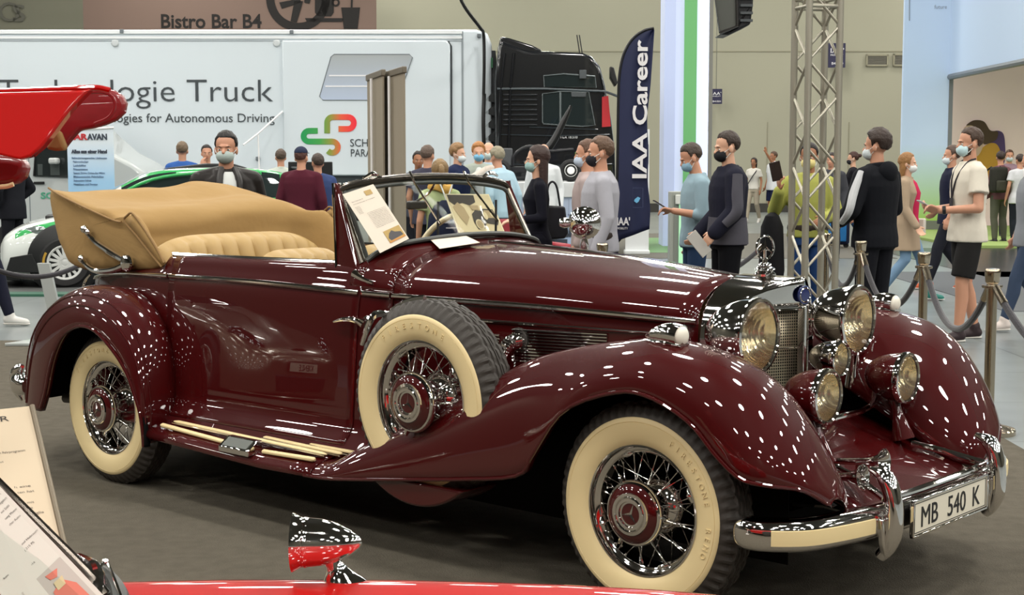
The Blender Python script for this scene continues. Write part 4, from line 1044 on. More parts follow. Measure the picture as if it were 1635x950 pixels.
# ---- silver sports car beside the row (seen as a reflection in the maroon doors)
sv = thing('silver_sports_car', 'silver sports car parked left of the frame and mirrored in the maroon door', 'car', (-8.79, -6.863, 0), .113)
SVP = mat('silver_paint', '#8d8272', .28, .75, coat=.8)
SST = [(1.02, .22, .30, .34, .36, .46, .34, .52, .20), (.98, .16, .62, .36, .66, .52, .58, .58, .36), (.82, .13, .84, .38, .86, .58, .78, .66, .46), (.45, .13, .92, .44, .94, .70, .86, .76, .52), (0, .13, .92, .48, .95, .78, .88, .84, .52), (-.6, .14, .86, .48, .91, .82, .84, .90, .50), (-1.15, .15, .86, .48, .91, .85, .82, .95, .52), (-1.6, .15, .87, .48, .92, .88, .80, 1.12, .52), (-1.95, .15, .87, .48, .92, .89, .78, 1.245, .48), (-2.3, .15, .88, .5, .94, .90, .78, 1.25, .46), (-2.75, .16, .90, .5, .96, .90, .80, 1.14, .46), (-3.1, .18, .88, .5, .95, .88, .82, .98, .5), (-3.45, .22, .82, .5, .88, .82, .78, .90, .52), (-3.62, .3, .7, .5, .76, .74, .7, .80, .52)]
def spick(c, t):
    if -1.95 < c.x < -1.18 and t > .78: return 1
    if -2.7 < c.x < -1.5 and .60 < t < .78 and c.z > .93 and c.z < 1.2: return 1
    return 0
car_shell('car_body', SST, [SVP, RGL], sv, spick, 80, 40)
for s_ in (-1, 1):
    for ax_ in (0, -2.7):
        obj('wheel_arch', mv(lathe([(.0, .0), (.375, .0), (.39, .02), (.38, .1)], 40, 'y') if s_ < 0 else lathe([(.38, -.1), (.39, -.02), (.375, 0), (0, 0)], 40, 'y'), ax_, 0, .335), RK, sv, loc=(0, s_ * .945, 0))
        road_wheel(sv, ax_, s_ * .865, .335, .25, s_, 5, mat('silver_rim', '#bdb9b2', .2, .9), mat('rally_tyre'))
    hl = obj('head_light', ellipsoid((0, 0, 0), (.34, .06, .10), 24, 12), mat('lamp_dark', (.02, .02, .02), .08, coat=1), sv, loc=(.62, s_ * .70, .645), rot=(0, .32, s_ * -.52))
    for dx in (-.08, .08): obj('lamp_projector', ellipsoid((dx, s_ * .045, .01), (.045, .03, .045), 14, 10), CHROME, hl)
    recalc(obj('side_vent', prism([(-.55, .40), (-.50, .74), (-.95, .70), (-.95, .40)], s_ * .905 - .02, s_ * .905 + .02, 'y'), RK, sv, bevel=.01))
    for k in range(2): obj('vent_fin', box(-.92, -.53, s_ * .92 - .012, s_ * .92 + .012, .50 + .12 * k, .53 + .12 * k), SVP, sv, bevel=.004)
    recalc(obj('side_intake', prism([(.92, s_ * .50), (.80, s_ * .80), (.70, s_ * .84), (.76, s_ * .50)], .21, .38, 'z'), RK, sv, bevel=.01))
recalc(obj('grille_opening', prism([(-.42, .20), (.42, .20), (.46, .36), (-.46, .36)], .90, 1.035, 'x'), RK, sv, bevel=.02))
obj('front_splitter', tube([(.62, -.93, .14), (.86, -.80, .135), (1.02, -.42, .13), (1.06, 0, .13), (1.02, .42, .13), (.86, .80, .135), (.62, .93, .14)], .022, 8, smooth=30, flat=.5), SVP, sv)
obj('bonnet_bulge', recalc and grid([[V((.92 - 1.9 * u, -.22 + .44 * v, tab([.92, .45, 0, -.6, -1.0], [.60, .765, .845, .905, .93], .92 - 1.9 * u) + .035 * sin(pi * v))) for v in [j / 8 for j in range(9)]] for u in [i / 12 for i in range(13)]]), SVP, sv)
sp_ = obj('number_plate', box(1.045, 1.06, -.26, .26, .40, .51), mat('plate_dark_frame', '#22201e', .4), sv, bevel=.004)
obj('plate_face', box(1.06, 1.063, -.25, .25, .41, .50), mat('plate_white'), sp_)
letter('plate_lettering', 'KIENLE', .088, PB, sp_, (1.0635, -.175, .425), (0, 1, 0), (0, 0, 1), sx=.95)
recalc(obj('windscreen_header', tube([(-1.2, -.55, .96), (-1.9, -.45, 1.24), (-1.9, .45, 1.24), (-1.2, .55, .96)], .02, 8), RK, sv))
# ================================================================ red gullwing coupe in the foreground
RED = mat('red_paint', (.40, .004, .003), .4, coat=1.0, coat_rough=.02, spec=.08)
rx0, ry0 = -.4, 2.0
rd_ = hthing('red_gullwing_coupe', 'red coupe in the foreground with its gullwing door raised and a chrome bullet mirror', 'car', rx0, ry0, 0)
rl = lambda x, y, z: V((x - rx0, y - ry0, z))
def rsec(x):
    """section across the car at lateral hall position x (nose at +x)"""
    zr = tab([1.15, 1.0, .7, .38, .1, -.15, -.45, -.75, -2.6], [.594, .754, .829, .856, .872, .880, .882, .876, .874], x)
    w = tab([1.15, 1.0, .7, .3, -2.6], [.45, .70, .84, .90, .90], x)
    c = 1.75
    return [rl(x, c + w * .98, .20), rl(x, c + w, .42), rl(x, c + w * .985, zr - .26), rl(x, c + w * .955, zr - .09), rl(x, c + w * .90, zr - .022), rl(x, c + w * .84, zr), rl(x, c + w * .72, zr - .012), rl(x, c + w * .5, zr - .02), rl(x, c + w * .25, zr + .015), rl(x, c, zr + .02),
            rl(x, c - w * .25, zr + .015), rl(x, c - w * .5, zr - .02), rl(x, c - w * .72, zr - .012), rl(x, c - w * .84, zr), rl(x, c - w * .955, zr - .09), rl(x, c - w, zr - .3), rl(x, c - w * .98, .20)]
rows = [cr(rsec(x), 60) for x in [1.15, 1.12, 1.06, 1.0, .9, .8, .7, .55, .4, .25, .1, -.05, -.2, -.35, -.5, -.65, -.8, -1.2, -1.8, -2.3, -2.6]]
rbod = recalc(obj('car_body', grid(rows, False, False, True, True), RED, rd_, smooth=60))
obj('fender_spear', tube([rl(x, 1.75 + .90 * .955 + .002, tab([.7, .38, .1, -.15, -.45, -.75], [.829, .856, .872, .880, .882, .876], x) - .085) for x in [-.72 + 1.3 * i / 20 for i in range(21)]], .006, 6), RED, rbod)
for k, yy in enumerate((2.62, .88)):
    for xx in (.35, -1.95): obj('wheel', mv(lathe([(0, -.09), (.2, -.1), (.3, -.08), (.33, -.05), (.33, .05), (.3, .08), (.2, .1), (0, .09)], 40, 'y'), xx - rx0, yy - ry0, .33), RUBBER, rd_)
# cabin: pillar, roof edge, glass, seat
pil = [rl(hx(-150, 620, 2.55), 2.55, hz(640, 2.55)), rl(hx(-60, 715, 2.5), 2.5, hz(718, 2.5)), rl(hx(0, 777, 2.45), 2.45, hz(778, 2.45)), rl(hx(80, 858, 2.42), 2.42, hz(858, 2.42)), rl(hx(140, 918, 2.40), 2.40, hz(918, 2.40)), rl(hx(168, 952, 2.38), 2.38, hz(952, 2.38))]
TRIM = mat('dark_chrome', (.16, .14, .12), .18, .9)
wf_ = obj('windscreen_frame', tube(pil, .010, 10, smooth=30), TRIM, rd_)
obj('windscreen_bead', tube([p + V((.006, .0, .006)) for p in pil], .0035, 6, smooth=30), CHROME, wf_)
gl_ = [[p * 1.0, p + V((.02, -.30, -.06)), p + V((.03, -.65, -.07)), p + V((.02, -1.0, -.05)), p + V((0, -1.30, 0))] for p in pil]
obj('windscreen_glass', grid(gl_), PANE, wf_)
obj('cowl_seal', tube([rl(hx(126, 893, 2.47), 2.47, hz(888, 2.47)), rl(hx(148, 900, 2.44), 2.44, hz(905, 2.44)), rl(hx(156, 930, 2.4), 2.4, hz(930, 2.4)), rl(hx(150, 965, 2.36), 2.36, hz(968, 2.36))], [.006, .012, .014, .014], 10, smooth=20), CHROME, wf_)
obj('cowl_seal', tube([rl(hx(136, 893, 2.47), 2.49, hz(896, 2.49)), rl(hx(168, 905, 2.46), 2.46, hz(920, 2.46)), rl(hx(185, 945, 2.42), 2.42, hz(948, 2.42)), rl(hx(190, 980, 2.38), 2.38, hz(985, 2.38))], [.006, .014, .020, .022], 10, smooth=20), mat('grey_seal'), wf_)
wa = obj('wiper_arm', tube([rl(hx(160, 910, 2.44), 2.44, hz(906, 2.44)), rl(hx(167, 896, 2.46), 2.46, hz(896, 2.46)), rl(hx(171, 897, 2.46), 2.46, hz(898, 2.46)), rl(hx(183, 925, 2.42), 2.42, hz(925, 2.42)), rl(hx(196, 960, 2.38), 2.38, hz(960, 2.38))], .0028, 8), CHROME, wf_)
obj('wiper_pivot', ellipsoid(tuple(rl(hx(168, 896, 2.46), 2.46, hz(897, 2.46))), (.007, .007, .006), 12, 8), CHROME, wa)
obj('seat_back', T(ellipsoid((0, 0, 0), (.16, .26, .30), 24, 16), Matrix.Translation(rl(-1.55, 1.3, .72))), mat('seat_check', '#b9bda8', .7, nz=(30, .5)), rd_, smooth=180)
obj('roof_panel', grid([[rl(-1.0 - .10 * i, 1.75 + y, 1.27 + .025 * sin(i / 10 * pi) - .10 * y * y * 1.6) for y in (-.62, -.4, -.15, .15, .4, .62)] for i in range(11)]), RED, rd_, solid=.02)
# bullet mirror on the wing
mx_, mz_ = hx(521, 866, 2.52), hz(866, 2.52)
bmr = obj('wing_mirror', lathe([(.002, .062), (.010, .058), (.022, .042), (.034, .018), (.041, -.008), (.043, -.030), (.0435, -.032), (.0445, -.034), (.0445, -.037), (.0435, -.038), (.044, -.043), (.051, -.056), (.052, -.058), (.047, -.058), (.042, -.050), (0, -.050)], 44, 'x'), CHROME, rd_, loc=tuple(rl(mx_, 2.52, mz_)))
obj('mirror_glass', lathe([(0, -.0515), (.043, -.0515)], 32, 'x'), mat('mirror_silver', (.8, .82, .82), .01, 1.0), bmr)
obj('mirror_foot', grid([[(cx_ + rx_ * cos(t), ry_ * sin(t), z_) for t in [2 * pi * j / 24 for j in range(24)]] for cx_, rx_, ry_, z_ in [(.004, .022, .012, -.024), (.010, .018, .012, -.034), (.017, .018, .013, -.043), (.024, .024, .016, -.052), (.029, .032, .022, -.060), (.032, .038, .027, -.068)]], True, False, True, True), CHROME, bmr, smooth=50)
# raised door
def pillow(name, pts, d, bulge, thick, m, par, n=44, slope=0.0):
    """rounded slab of sheet metal with the outline pts, tilted by slope"""
    P = []
    for i in range(len(pts)):     # keep straight runs straight, round only the corners a little
        P.append(V((*hp(*pts[i], d), 0)))
    cz_ = sum(p.y for p in P) / len(P)
    k = len(P)
    fr = [rl(p.x, d + slope * (p.y - cz_), p.y) for p in P]; bk = [rl(p.x, d + thick + slope * (p.y - cz_), p.y) for p in P]
    fs = [tuple(range(k)), tuple(range(2 * k - 1, k - 1, -1))] + [(i, i + k, (i + 1) % k + k, (i + 1) % k) for i in range(k)]
    return recalc(obj(name, (fr + bk, fs), m, par, smooth=40, bevel=bulge, seg=3))
DD = 3.0
dr = pillow('gullwing_door', [(-150, 150), (-60, 148), (20, 146), (80, 144.5), (126, 143), (139, 141), (131, 150), (112, 172), (97, 195), (84, 216), (70, 236), (55, 250), (38, 255), (15, 250), (-30, 240), (-100, 225), (-160, 212)], DD, .012, .04, RED, rd_, 80, .35)
obj('door_top_lip', tube([rl(*[hx(px, py, DD + .06), DD + .04, hz(py, DD + .06)]) for px, py in [(-140, 149), (0, 146.5), (80, 144), (133, 141.5), (160, 141), (180, 145)]], .006, 8, smooth=30), RED, dr)
pillow('door_inner_skin', [(120, 150), (140, 141), (160, 140.5), (178, 143), (193, 152), (199.5, 165), (197, 180), (184, 192), (165, 200), (147, 205), (126, 208), (114, 222), (104, 236), (96, 240), (90, 215), (100, 180)], DD + .16, .010, .03, mat('red_paint_inner', (.20, .006, .009), .35, coat=.6), dr, 70, .1)
obj('door_inner_rib', tube([rl(hx(px, py, DD + .12), DD + .125, hz(py, DD + .12)) for px, py in [(140, 147), (165, 147), (180, 156), (182, 172), (172, 188), (150, 198)]], .004, 6, smooth=24), mat('red_paint_inner'), dr)
pillow('door_lining', [(72, 238), (78, 226), (88, 206), (94, 212), (104, 236), (100, 240), (88, 241)], DD + .11, .01, .03, mat('door_lining_tan', '#8a6a3a', .8), dr, 36, .1)
pillow('door_lower_panel', [(-120, 240), (-40, 246), (15, 250), (39, 256), (40, 270), (36, 284), (25, 293), (10, 297), (-40, 298), (-120, 296)], DD + .10, .015, .05, mat('red_paint_inner'), dr, 60, .1)
obj('door_sill_trim', tube([rl(hx(px, py, DD + .10), DD + .09, hz(py, DD + .10)) for px, py in [(-110, 298), (-40, 299), (8, 298), (24, 294)]], .005, 8, smooth=20), CREAM, dr)
obj('door_hinge_arm', tube([rl(-1.15, 2.95, 1.60), rl(-1.25, 2.5, 1.45), rl(-1.3, 2.1, 1.28)], .03, 10, smooth=10), RED, dr)
# ---- paper in the red car's windscreen
PAPER = mat('paper_white', '#bcb6ad', .7); INK = mat('print_ink', '#544f4a', .7); INKD = mat('print_ink_dark', '#37332f', .7)
def sheet(name, label, cat, corners, th, m, parent_loc=None):
    """a stiff rectangular-ish sheet through four corners TL, TR, BR, BL; returns (object, mapper(u, v))"""
    TL, TR_, BR, BL = [V(c) for c in corners]
    n = (TR_ - TL).cross(BL - TL).normalized()
    c0_ = (TL + TR_ + BR + BL) / 4
    q_ = [v - c0_ for v in (TL, TR_, BR, BL)]
    g = ([*q_, *[v + n * th for v in q_]], [(0, 1, 2, 3), (7, 6, 5, 4), (0, 4, 5, 1), (1, 5, 6, 2), (2, 6, 7, 3), (3, 7, 4, 0)])
    o = recalc(obj(name, g, m, None, smooth=None, loc=tuple(c0_)))
    tag(o, label, cat)
    def mp(u, v, off=.0):
        a = q_[0] * (1 - u) + q_[1] * u; b = q_[3] * (1 - u) + q_[2] * u
        return a * (1 - v) + b * v - n * off
    return o, mp
def on_sheet(name, poly, mp, m, par, off=.0015):
    P = [mp(u, v, off) for u, v in poly]
    return obj(name, (P + [mp(u, v, 0) for u, v in poly], [tuple(range(len(P))), tuple(range(2 * len(P) - 1, len(P) - 1, -1))]), m, par, smooth=None)
def sheet_text(name, s, u0, v0, u1, cap, mp, m, par):
    """text from (u0,v0) to (u1,v0) with cap height in v units"""
    t = text_mesh(s, 1.0, 0); a = min(v.x for v in t[0]); b = max(v.x for v in t[0])
    vs = [mp(u0 + (v.x - a) / (b - a) * (u1 - u0), v0 - v.y / .72 * cap, .0015) for v in t[0]]
    return obj(name, (vs, t[1]), m, par, smooth=None)
H3 = lambda px, py, d: hall(hx(px, py, d), d, hz(py, d))
# reading order: text runs up-right, so TL is the lower-left corner of the picture
sh1, mp1 = sheet('info_sheet', 'printed info sheet with a photo of a red car, inside the red coupe windscreen', 'paper', [H3(-135, 800, 2.30), H3(-52, 722, 2.42), H3(182, 968, 2.36), H3(95, 1052, 2.22)], .001, PAPER)
for k, (v_, u1) in enumerate([(.22, .95), (.255, .93), (.29, .95), (.325, .90), (.36, .95), (.395, .92), (.43, .55)]):
    sheet_text('printed_line', ['Das Fahrzeug wurde im Werk gebaut und', 'als Coupe mit Fluegeltueren ausgeliefert', 'in der ganzen Welt bekannt und begehrt', 'Leichtbau mit Gitterrohrrahmen aus Stahl', 'sechs Zylinder Benzineinspritzung Motor', 'Sammler und Liebhaber klassischer Autos', 'in rot lackiert'][k], .12, v_, u1, .012, mp1, INK, sh1)
for v_, u0, u1, s_ in ((.50, .45, .95, 'Baujahr und Hubraum'), (.53, .45, .80, 'Leistung 215 PS'), (.56, .16, .24, 'km'), (.60, .45, .62, 'Preis')): sheet_text('printed_line', s_, u0, v_, u1, .011, mp1, INK, sh1)
ph = on_sheet('printed_photo', [(.20, .66), (.92, .66), (.92, .97), (.20, .97)], mp1, mat('photo_grey', '#a39a92', .6), sh1)
PR = mat('photo_red', '#b9604f', .6); PY = mat('photo_cream', '#b5a27c', .6)
on_sheet('printed_car', [(.34, .92), (.52, .76), (.72, .74), (.84, .80), (.86, .95), (.40, .96)], mp1, PR, ph, .002); on_sheet('printed_door', [(.58, .68), (.78, .69), (.70, .72), (.60, .71)], mp1, PR, ph, .002); on_sheet('printed_cabin', [(.60, .73), (.76, .73), (.72, .77), (.58, .77)], mp1, PY, ph, .0025)
# ---- placard of the neighbouring car
sh2, mp2 = sheet('info_placard', 'upright cream info placard with small print at the left edge', 'placard', [H3(-130, 667, 3.70), H3(51, 648, 3.66), H3(118, 935, 3.30), H3(-85, 965, 3.34)], .012, mat('placard_cream', '#cbbda2', .6))
sheet_text('placard_heading', 'McLaren SLR', .06, .075, .78, .032, mp2, INKD, sh2)
for k, (v_, u0, u1, s_) in enumerate([(.26, .30, .86, 'Sondermodell mit eigenem Fahrprogramm'), (.31, .30, .66, 'in kleiner Stueckzahl gebaut'), (.46, .10, .84, 'Das offene Modell, die auch eine'), (.49, .10, .86, 'Version von Stirling Moss erhalten hat'), (.52, .10, .70, 'ist auf 75 Exemplare begrenzt'), (.55, .10, .84, 'Ohne Dach und Scheibe, aber dafuer mit'), (.58, .10, .82, 'viel Leistung und leichte Karosserie'), (.61, .10, .90, 'erinnert an den Sieg bei der Mille Miglia'), (.69, .10, .92, 'Erstmals praesentiert im Januar 2009 in'), (.72, .10, .84, 'Detroit und danach nur an einen'), (.75, .10, .68, 'kleinen Kundenkreis verkauft')]):
    sheet_text('placard_line', s_, u0, v_, u1, .013, mp2, INK, sh2)
e0, e1 = mp2(1, 0), mp2(1, 1)
obj('placard_edge', tube([e0, e1], .007, 8), mat('edge_brass', '#6f6552', .4), sh2)
pm = mp2(.5, .8)
obj('placard_post', tube([pm + HY * .03, V((pm.x, pm.y, -sh2.location.z + .02)) + HY * .10], .018, 10), mat('brushed_steel'), sh2)
obj('placard_foot', mv(lathe([(0, .015), (.16, .012), (.17, 0), (0, 0)], 28), pm.x + HY.x * .1, pm.y + HY.y * .1, -sh2.location.z), mat('brushed_steel'), sh2)
# ---- papers on the maroon car
sh3, mp3 = sheet('info_sheet', 'printed info sheet with a small colour photo, leaning on the maroon car windscreen', 'paper', [(-1.763, -.639, 1.464), (-1.794, -.428, 1.505), (-1.613, -.386, 1.267), (-1.574, -.598, 1.215)], .001, mat('paper_bright', '#cdc3b4', .7))
sheet_text('sheet_heading', 'Das Cabriolet B', .10, .17, .45, .016, mp3, INK, sh3)
on_sheet('sheet_crest', [(.60, .06), (.82, .06), (.82, .14), (.60, .14)], mp3, mat('crest_gold', '#a78b52', .6), sh3)
sheet_text('printed_line', 'Klassische Fahrzeuge der Vorkriegszeit', .10, .21, .80, .012, mp3, INK, sh3)
for k in range(9):
    sheet_text('printed_line', ['Baujahr', 'Hubraum', 'Leistung', 'Gewicht', 'Zylinder', 'Getriebe', 'Radstand', 'Laenge', 'Farbe'][k], .10, .26 + k * .022, .24, .011, mp3, INK, sh3) if k < 6 else None
for k in range(12): sheet_text('printed_line', ['Der Wagen mit Kompressor wurde in', 'kleiner Zahl gebaut und gehoerte zu', 'den teuersten Automobilen seiner', 'Zeit. Mit acht Zylindern in Reihe', 'und langem Radstand war er schnell', 'und bequem zugleich. Die Karosserie', 'entstand von Hand im Werk und zeigt', 'geschwungene Kotfluegel, verchromte', 'Scheinwerfer und seitlich gefuehrte', 'Auspuffrohre. Dieses Stueck wurde', 'sorgfaeltig restauriert und behielt', 'seine originale Ausstattung'][k], .32, .40 + k * .023, .92, .011, mp3, INK, sh3)
pc = on_sheet('printed_photo', [(.42, .74), (.96, .74), (.96, .94), (.42, .94)], mp3, mat('photo_ochre', '#a58a4c', .6), sh3)
on_sheet('printed_car', [(.46, .86), (.55, .80), (.66, .77), (.74, .81), (.90, .84), (.92, .90), (.50, .91)], mp3, mat('photo_dark', '#3c3a3c', .6), pc, .002); on_sheet('printed_ground', [(.42, .91), (.96, .91), (.96, .94), (.42, .94)], mp3, mat('photo_rust', '#b07a34', .6), pc, .002)
sh4, mp4 = sheet('old_photograph', 'sepia photograph of an old car standing inside the maroon car windscreen', 'photograph', [(-1.845, .080, 1.453), (-1.836, .380, 1.447), (-1.700, .350, 1.259), (-1.708, .035, 1.270)], .003, mat('photo_border', '#d8cba8', .6))
SEP, SED, SEL = mat('sepia_mid', '#a08a64', .6), mat('sepia_dark', '#2e2419', .6), mat('sepia_light', '#c9b78f', .6)
on_sheet('photo_ground', [(.03, .03), (.97, .03), (.97, .96), (.03, .96)], mp4, SEL, sh4, .002)
on_sheet('photo_trees', [(.03, .03), (.62, .04), (.60, .22), (.45, .30), (.30, .24), (.12, .30), (.03, .20)], mp4, SED, sh4, .003)
on_sheet('photo_crowd', [(.06, .34), (.20, .22), (.30, .36), (.34, .60), (.22, .80), (.14, .62)], mp4, SEP, sh4, .0035)
def circ_uv(u, v, ru, rv, n=24): return [(u + ru * cos(2 * pi * i / n), v + rv * sin(2 * pi * i / n)) for i in range(n)]
on_sheet('photo_car', [(.40, .72), (.42, .52), (.52, .42), (.62, .44), (.66, .38), (.92, .40), (.95, .70), (.90, .80), (.66, .74), (.60, .88), (.44, .90)], mp4, SED, sh4, .0035)
on_sheet('photo_bonnet', [(.70, .42), (.90, .43), (.91, .62), (.74, .62)], mp4, SEP, sh4, .004); on_sheet('photo_windscreen', [(.44, .30), (.62, .30), (.62, .42), (.46, .42)], mp4, SEP, sh4, .004)
on_sheet('photo_wheel', circ_uv(.51, .78, .085, .13), mp4, SEL, sh4, .0042); on_sheet('photo_tyre', circ_uv(.51, .78, .065, .10), mp4, SEP, sh4, .0046)
on_sheet('photo_wheel', circ_uv(.70, .56, .05, .10), mp4, SEL, sh4, .0044); on_sheet('photo_lamp', circ_uv(.86, .52, .035, .07), mp4, SEL, sh4, .0044)
sh5, mp5 = sheet('info_card', 'cream card with a small crest lying before the maroon car windscreen', 'card', [(-1.60, -.27, 1.262), (-1.60, -.06, 1.277), (-1.36, -.20, 1.252), (-1.43, -.38, 1.230)], .0015, mat('paper_bright'))
sheet_text('card_line', 'Privatbesitz seit vielen Jahren', .34, .28, .80, .05, mp5, INK, sh5); sheet_text('card_line', 'Bitte nicht beruehren', .42, .40, .72, .05, mp5, INK, sh5)
on_sheet('card_crest', circ_uv(.58, .62, .05, .09), mp5, mat('crest_brown', '#6b5240', .6), sh5)
# ---- red armchair glimpsed through the windscreen
ac = hthing('armchair', 'red armchair glimpsed through the right of the maroon car windscreen', 'chair', hx(848, 365, 17.5), 17.5, 0, R(20))
ACR = mat('chair_red', '#8d2530', .6, bump=(20, .2))
obj('seat', box(-.30, .30, -.30, .28, .28, .44), ACR, ac, bevel=.05, seg=3); obj('backrest', box(-.34, .34, .22, .36, .36, .92), ACR, ac, bevel=.06, seg=4)
for s_ in (-1, 1):
    obj('armrest', box(s_ * .36 - .07, s_ * .36 + .07, -.30, .34, .28, .64), ACR, ac, bevel=.05, seg=3)
    for yy in (-.24, .28): obj('leg', tube([(s_ * .30, yy, 0), (s_ * .30, yy, .29)], .018, 8), mat('alu'), ac)
# ================================================================ trailer
TD = 27.0
t0x = hx(785, 160, TD)
TX = lambda px, py=160: hx(px, py, TD) - t0x
TZ = lambda py: hz(py, TD)
TRW = mat('trailer_white', '#d2dce2', .22, coat=.6, nz=(.3, .03))
tr = hthing('truck_trailer', 'long white box trailer lettered Technologie Truck', 'trailer', t0x, TD, 0)
tw = 2.5
poly = [(TX(-120), TZ(281)), (TX(770), TZ(281)), (TX(784), TZ(265)), (TX(785), TZ(70)), (TX(778), TZ(52)), (TX(760), TZ(47)), (TX(-120), TZ(47))]
recalc(obj('box_body', prism(poly, 0, tw, 'y'), TRW, tr, bevel=.05, seg=3, smooth=30))
LINE = mat('trailer_seam', '#8b9499', .5)
obj('roof_rail', J(box(TX(-120), TX(738), -.02, .02, TZ(62), TZ(58)), box(TX(-120), TX(738), -.03, .03, TZ(54), TZ(49))), mat('rail_white', '#e2e6e8', .3), tr)
for py in (66,): obj('roof_seam', box(TX(-120), TX(738), -.006, 0, TZ(py), TZ(py - 1.3)), LINE, tr)
obj('corner_seam', box(TX(737), TX(740), -.008, 0, TZ(281), TZ(50)), LINE, tr)
# slide-out bay with rounded edge
recalc(obj('slide_out_bay', prism([(TX(452), TZ(280)), (TX(719), TZ(280)), (TX(719), TZ(72)), (TX(714), TZ(65)), (TX(452), TZ(65))], -.05, .02, 'y'), TRW, tr, bevel=.02))
obj('bay_gasket', tube([(TX(721), -.02, TZ(235)), (TX(721), -.02, TZ(74)), (TX(716), -.02, TZ(66))], .014, 6), mat('gasket_black', '#2c3235', .5), tr)
P = cr([(TX(x, y), TZ(y), 0) for x, y in [(530, 87), (600, 87), (655, 87), (659, 92), (650, 120), (638, 156), (632, 160), (570, 160), (515, 160), (511, 155), (518, 125), (527, 91)]], 72, True)
wp = [(TX(534, 87), TZ(87)), (TX(654, 87), TZ(87)), (TX(659, 92), TZ(92)), (TX(637, 155), TZ(155)), (TX(632, 160), TZ(160)), (TX(516, 160), TZ(160)), (TX(511, 154), TZ(154)), (TX(529, 91), TZ(91))]
pn = recalc(obj('printed_panel', prism(wp, -.056, -.05, 'y'), grad_mat('panel_print', TZ(160), '#aebbd0', TZ(87), '#a3a9ab'), tr, smooth=None))
for py in (121, 138): obj('panel_line', box(TX(520 if py > 130 else 526, py), TX(640, py), -.060, -.055, TZ(py + 1), TZ(py - 1)), WHT, pn)
obj('panel_outline', tube([(x, -.056, z) for x, z in wp], .008, 6, closed=True), mat('outline_grey', '#6d757a', .5), pn)
fit_letter('trailer_lettering', 'Technologie Truck', TX(-2), TX(437), TZ(162), TZ(125) - TZ(162), -.008, DK, tr, bold=-.004)
fit_letter('trailer_lettering', 'Technologies for Autonomous Driving', TX(118), TX(438), TZ(195), TZ(180.5) - TZ(195), -.008, DK, tr)
fit_letter('trailer_lettering', 'SCHAEFFLER', TX(559), TX(647), TZ(234), TZ(221.5) - TZ(234), -.056, DK, tr)
fit_letter('trailer_lettering', 'PARAVAN', TX(560), TX(620), TZ(250), TZ(237.5) - TZ(250), -.056, DK, tr)
# ribbon logo
def ribbon(name, pts, w, cols, par, y=-.058):
    n = len(pts)
    for i in range(1):
        rows = []
        P = [V((p[0], 0, p[1])) for p in pts]; fr = frame_along(P)
        for p, (t, nn, b) in zip(P, fr):
            s = V((-t.z, 0, t.x)).normalized() * w / 2
            rows.append([p + s + V((0, y, 0)), p - s + V((0, y, 0)), p - s + V((0, y + .006, 0)), p + s + V((0, y + .006, 0))])
        g = grid(rows, True, False, True, True)
        return recalc(obj(name, g, cols, par, smooth=None))
def ramp_mat(name, axis, p0, p1, stops):
    m = mat(name, (.5, .5, .5), .5); nt = m.node_tree; b = nt.nodes['Principled BSDF']
    tc = nt.nodes.new('ShaderNodeTexCoord'); s = nt.nodes.new('ShaderNodeSeparateXYZ'); nt.links.new(tc.outputs['Object'], s.inputs[0])
    mr = nt.nodes.new('ShaderNodeMapRange'); mr.inputs[1].default_value = p0; mr.inputs[2].default_value = p1; nt.links.new(s.outputs[axis], mr.inputs[0])
    rp = nt.nodes.new('ShaderNodeValToRGB'); e = rp.color_ramp.elements
    e[0].position = stops[0][0]; e[0].color = (*rgb(stops[0][1]), 1); e[1].position = stops[-1][0]; e[1].color = (*rgb(stops[-1][1]), 1)
    for p, c in stops[1:-1]: k = e.new(p); k.color = (*rgb(c), 1)
    nt.links.new(mr.outputs[0], rp.inputs[0]); nt.links.new(rp.outputs[0], b.inputs['Base Color']); return m
def arcp(cx, cy, r, a0, a1, n=10): return [(cx + r * cos(R(a0 + (a1 - a0) * i / n)), cy - r * sin(R(a0 + (a1 - a0) * i / n))) for i in range(n + 1)]
tl = lambda L: [(TX(x, y), TZ(y)) for x, y in L]
LG = ramp_mat('logo_ink', 0, TX(481), TX(567), [(0, '#0f9150'), (.35, '#3f9a48'), (.55, '#8b8f3a'), (.75, '#e0563a'), (1, '#e8263a')])
upper = [(523, 213), (523, 196)] + arcp(532, 196, 9, 180, 90, 6) + [(540, 187), (556, 187)] + arcp(556, 196.5, 9.5, 90, -90, 10) + [(548, 206), (541, 206)]
lower = [(508, 209), (496, 209)] + arcp(494, 217.5, 8.5, 90, 270, 10) + [(505, 226), (528, 226)] + arcp(531, 235, 9, 90, -140, 12) 
ribbon('trailer_logo', tl(upper), .105, LG, tr); ribbon('trailer_logo', tl(lower), .105, LG, tr)
obj('underrun_skirt', box(TX(-120), TX(765), .06, .12, TZ(296), TZ(281)), mat('skirt_dark', '#3a4246', .5), tr)
obj('underfloor', box(TX(-120), TX(740), .6, 2.2, .5, TZ(281)), mat('chassis_black', '#0d0f10', .6), tr)
for k in range(26): obj('side_guard_post', box(TX(402 + k * 7.6), TX(406 + k * 7.6), .02, .06, TZ(312), TZ(292)), mat('guard_white', '#cfd3d2', .5), tr)
for px in (90, 170, 250): 
    obj('trailer_wheel', mv(lathe([(.0, -.02), (.25, -.04), (.27, 0), (.44, -.02), (.5, .02), (.5, .28), (.44, .3)], 36, 'y'), TX(px), .2, .5), mat('black_tyre', '#17181a', .7), tr)
for px in (184, 442): obj('side_marker', mv(lathe([(0, -.03), (.05, -.028), (.07, -.01), (.07, 0)], 20, 'y'), TX(px, 70), 0, TZ(69)), mat('marker_grey', '#c2c8ca', .3), tr)
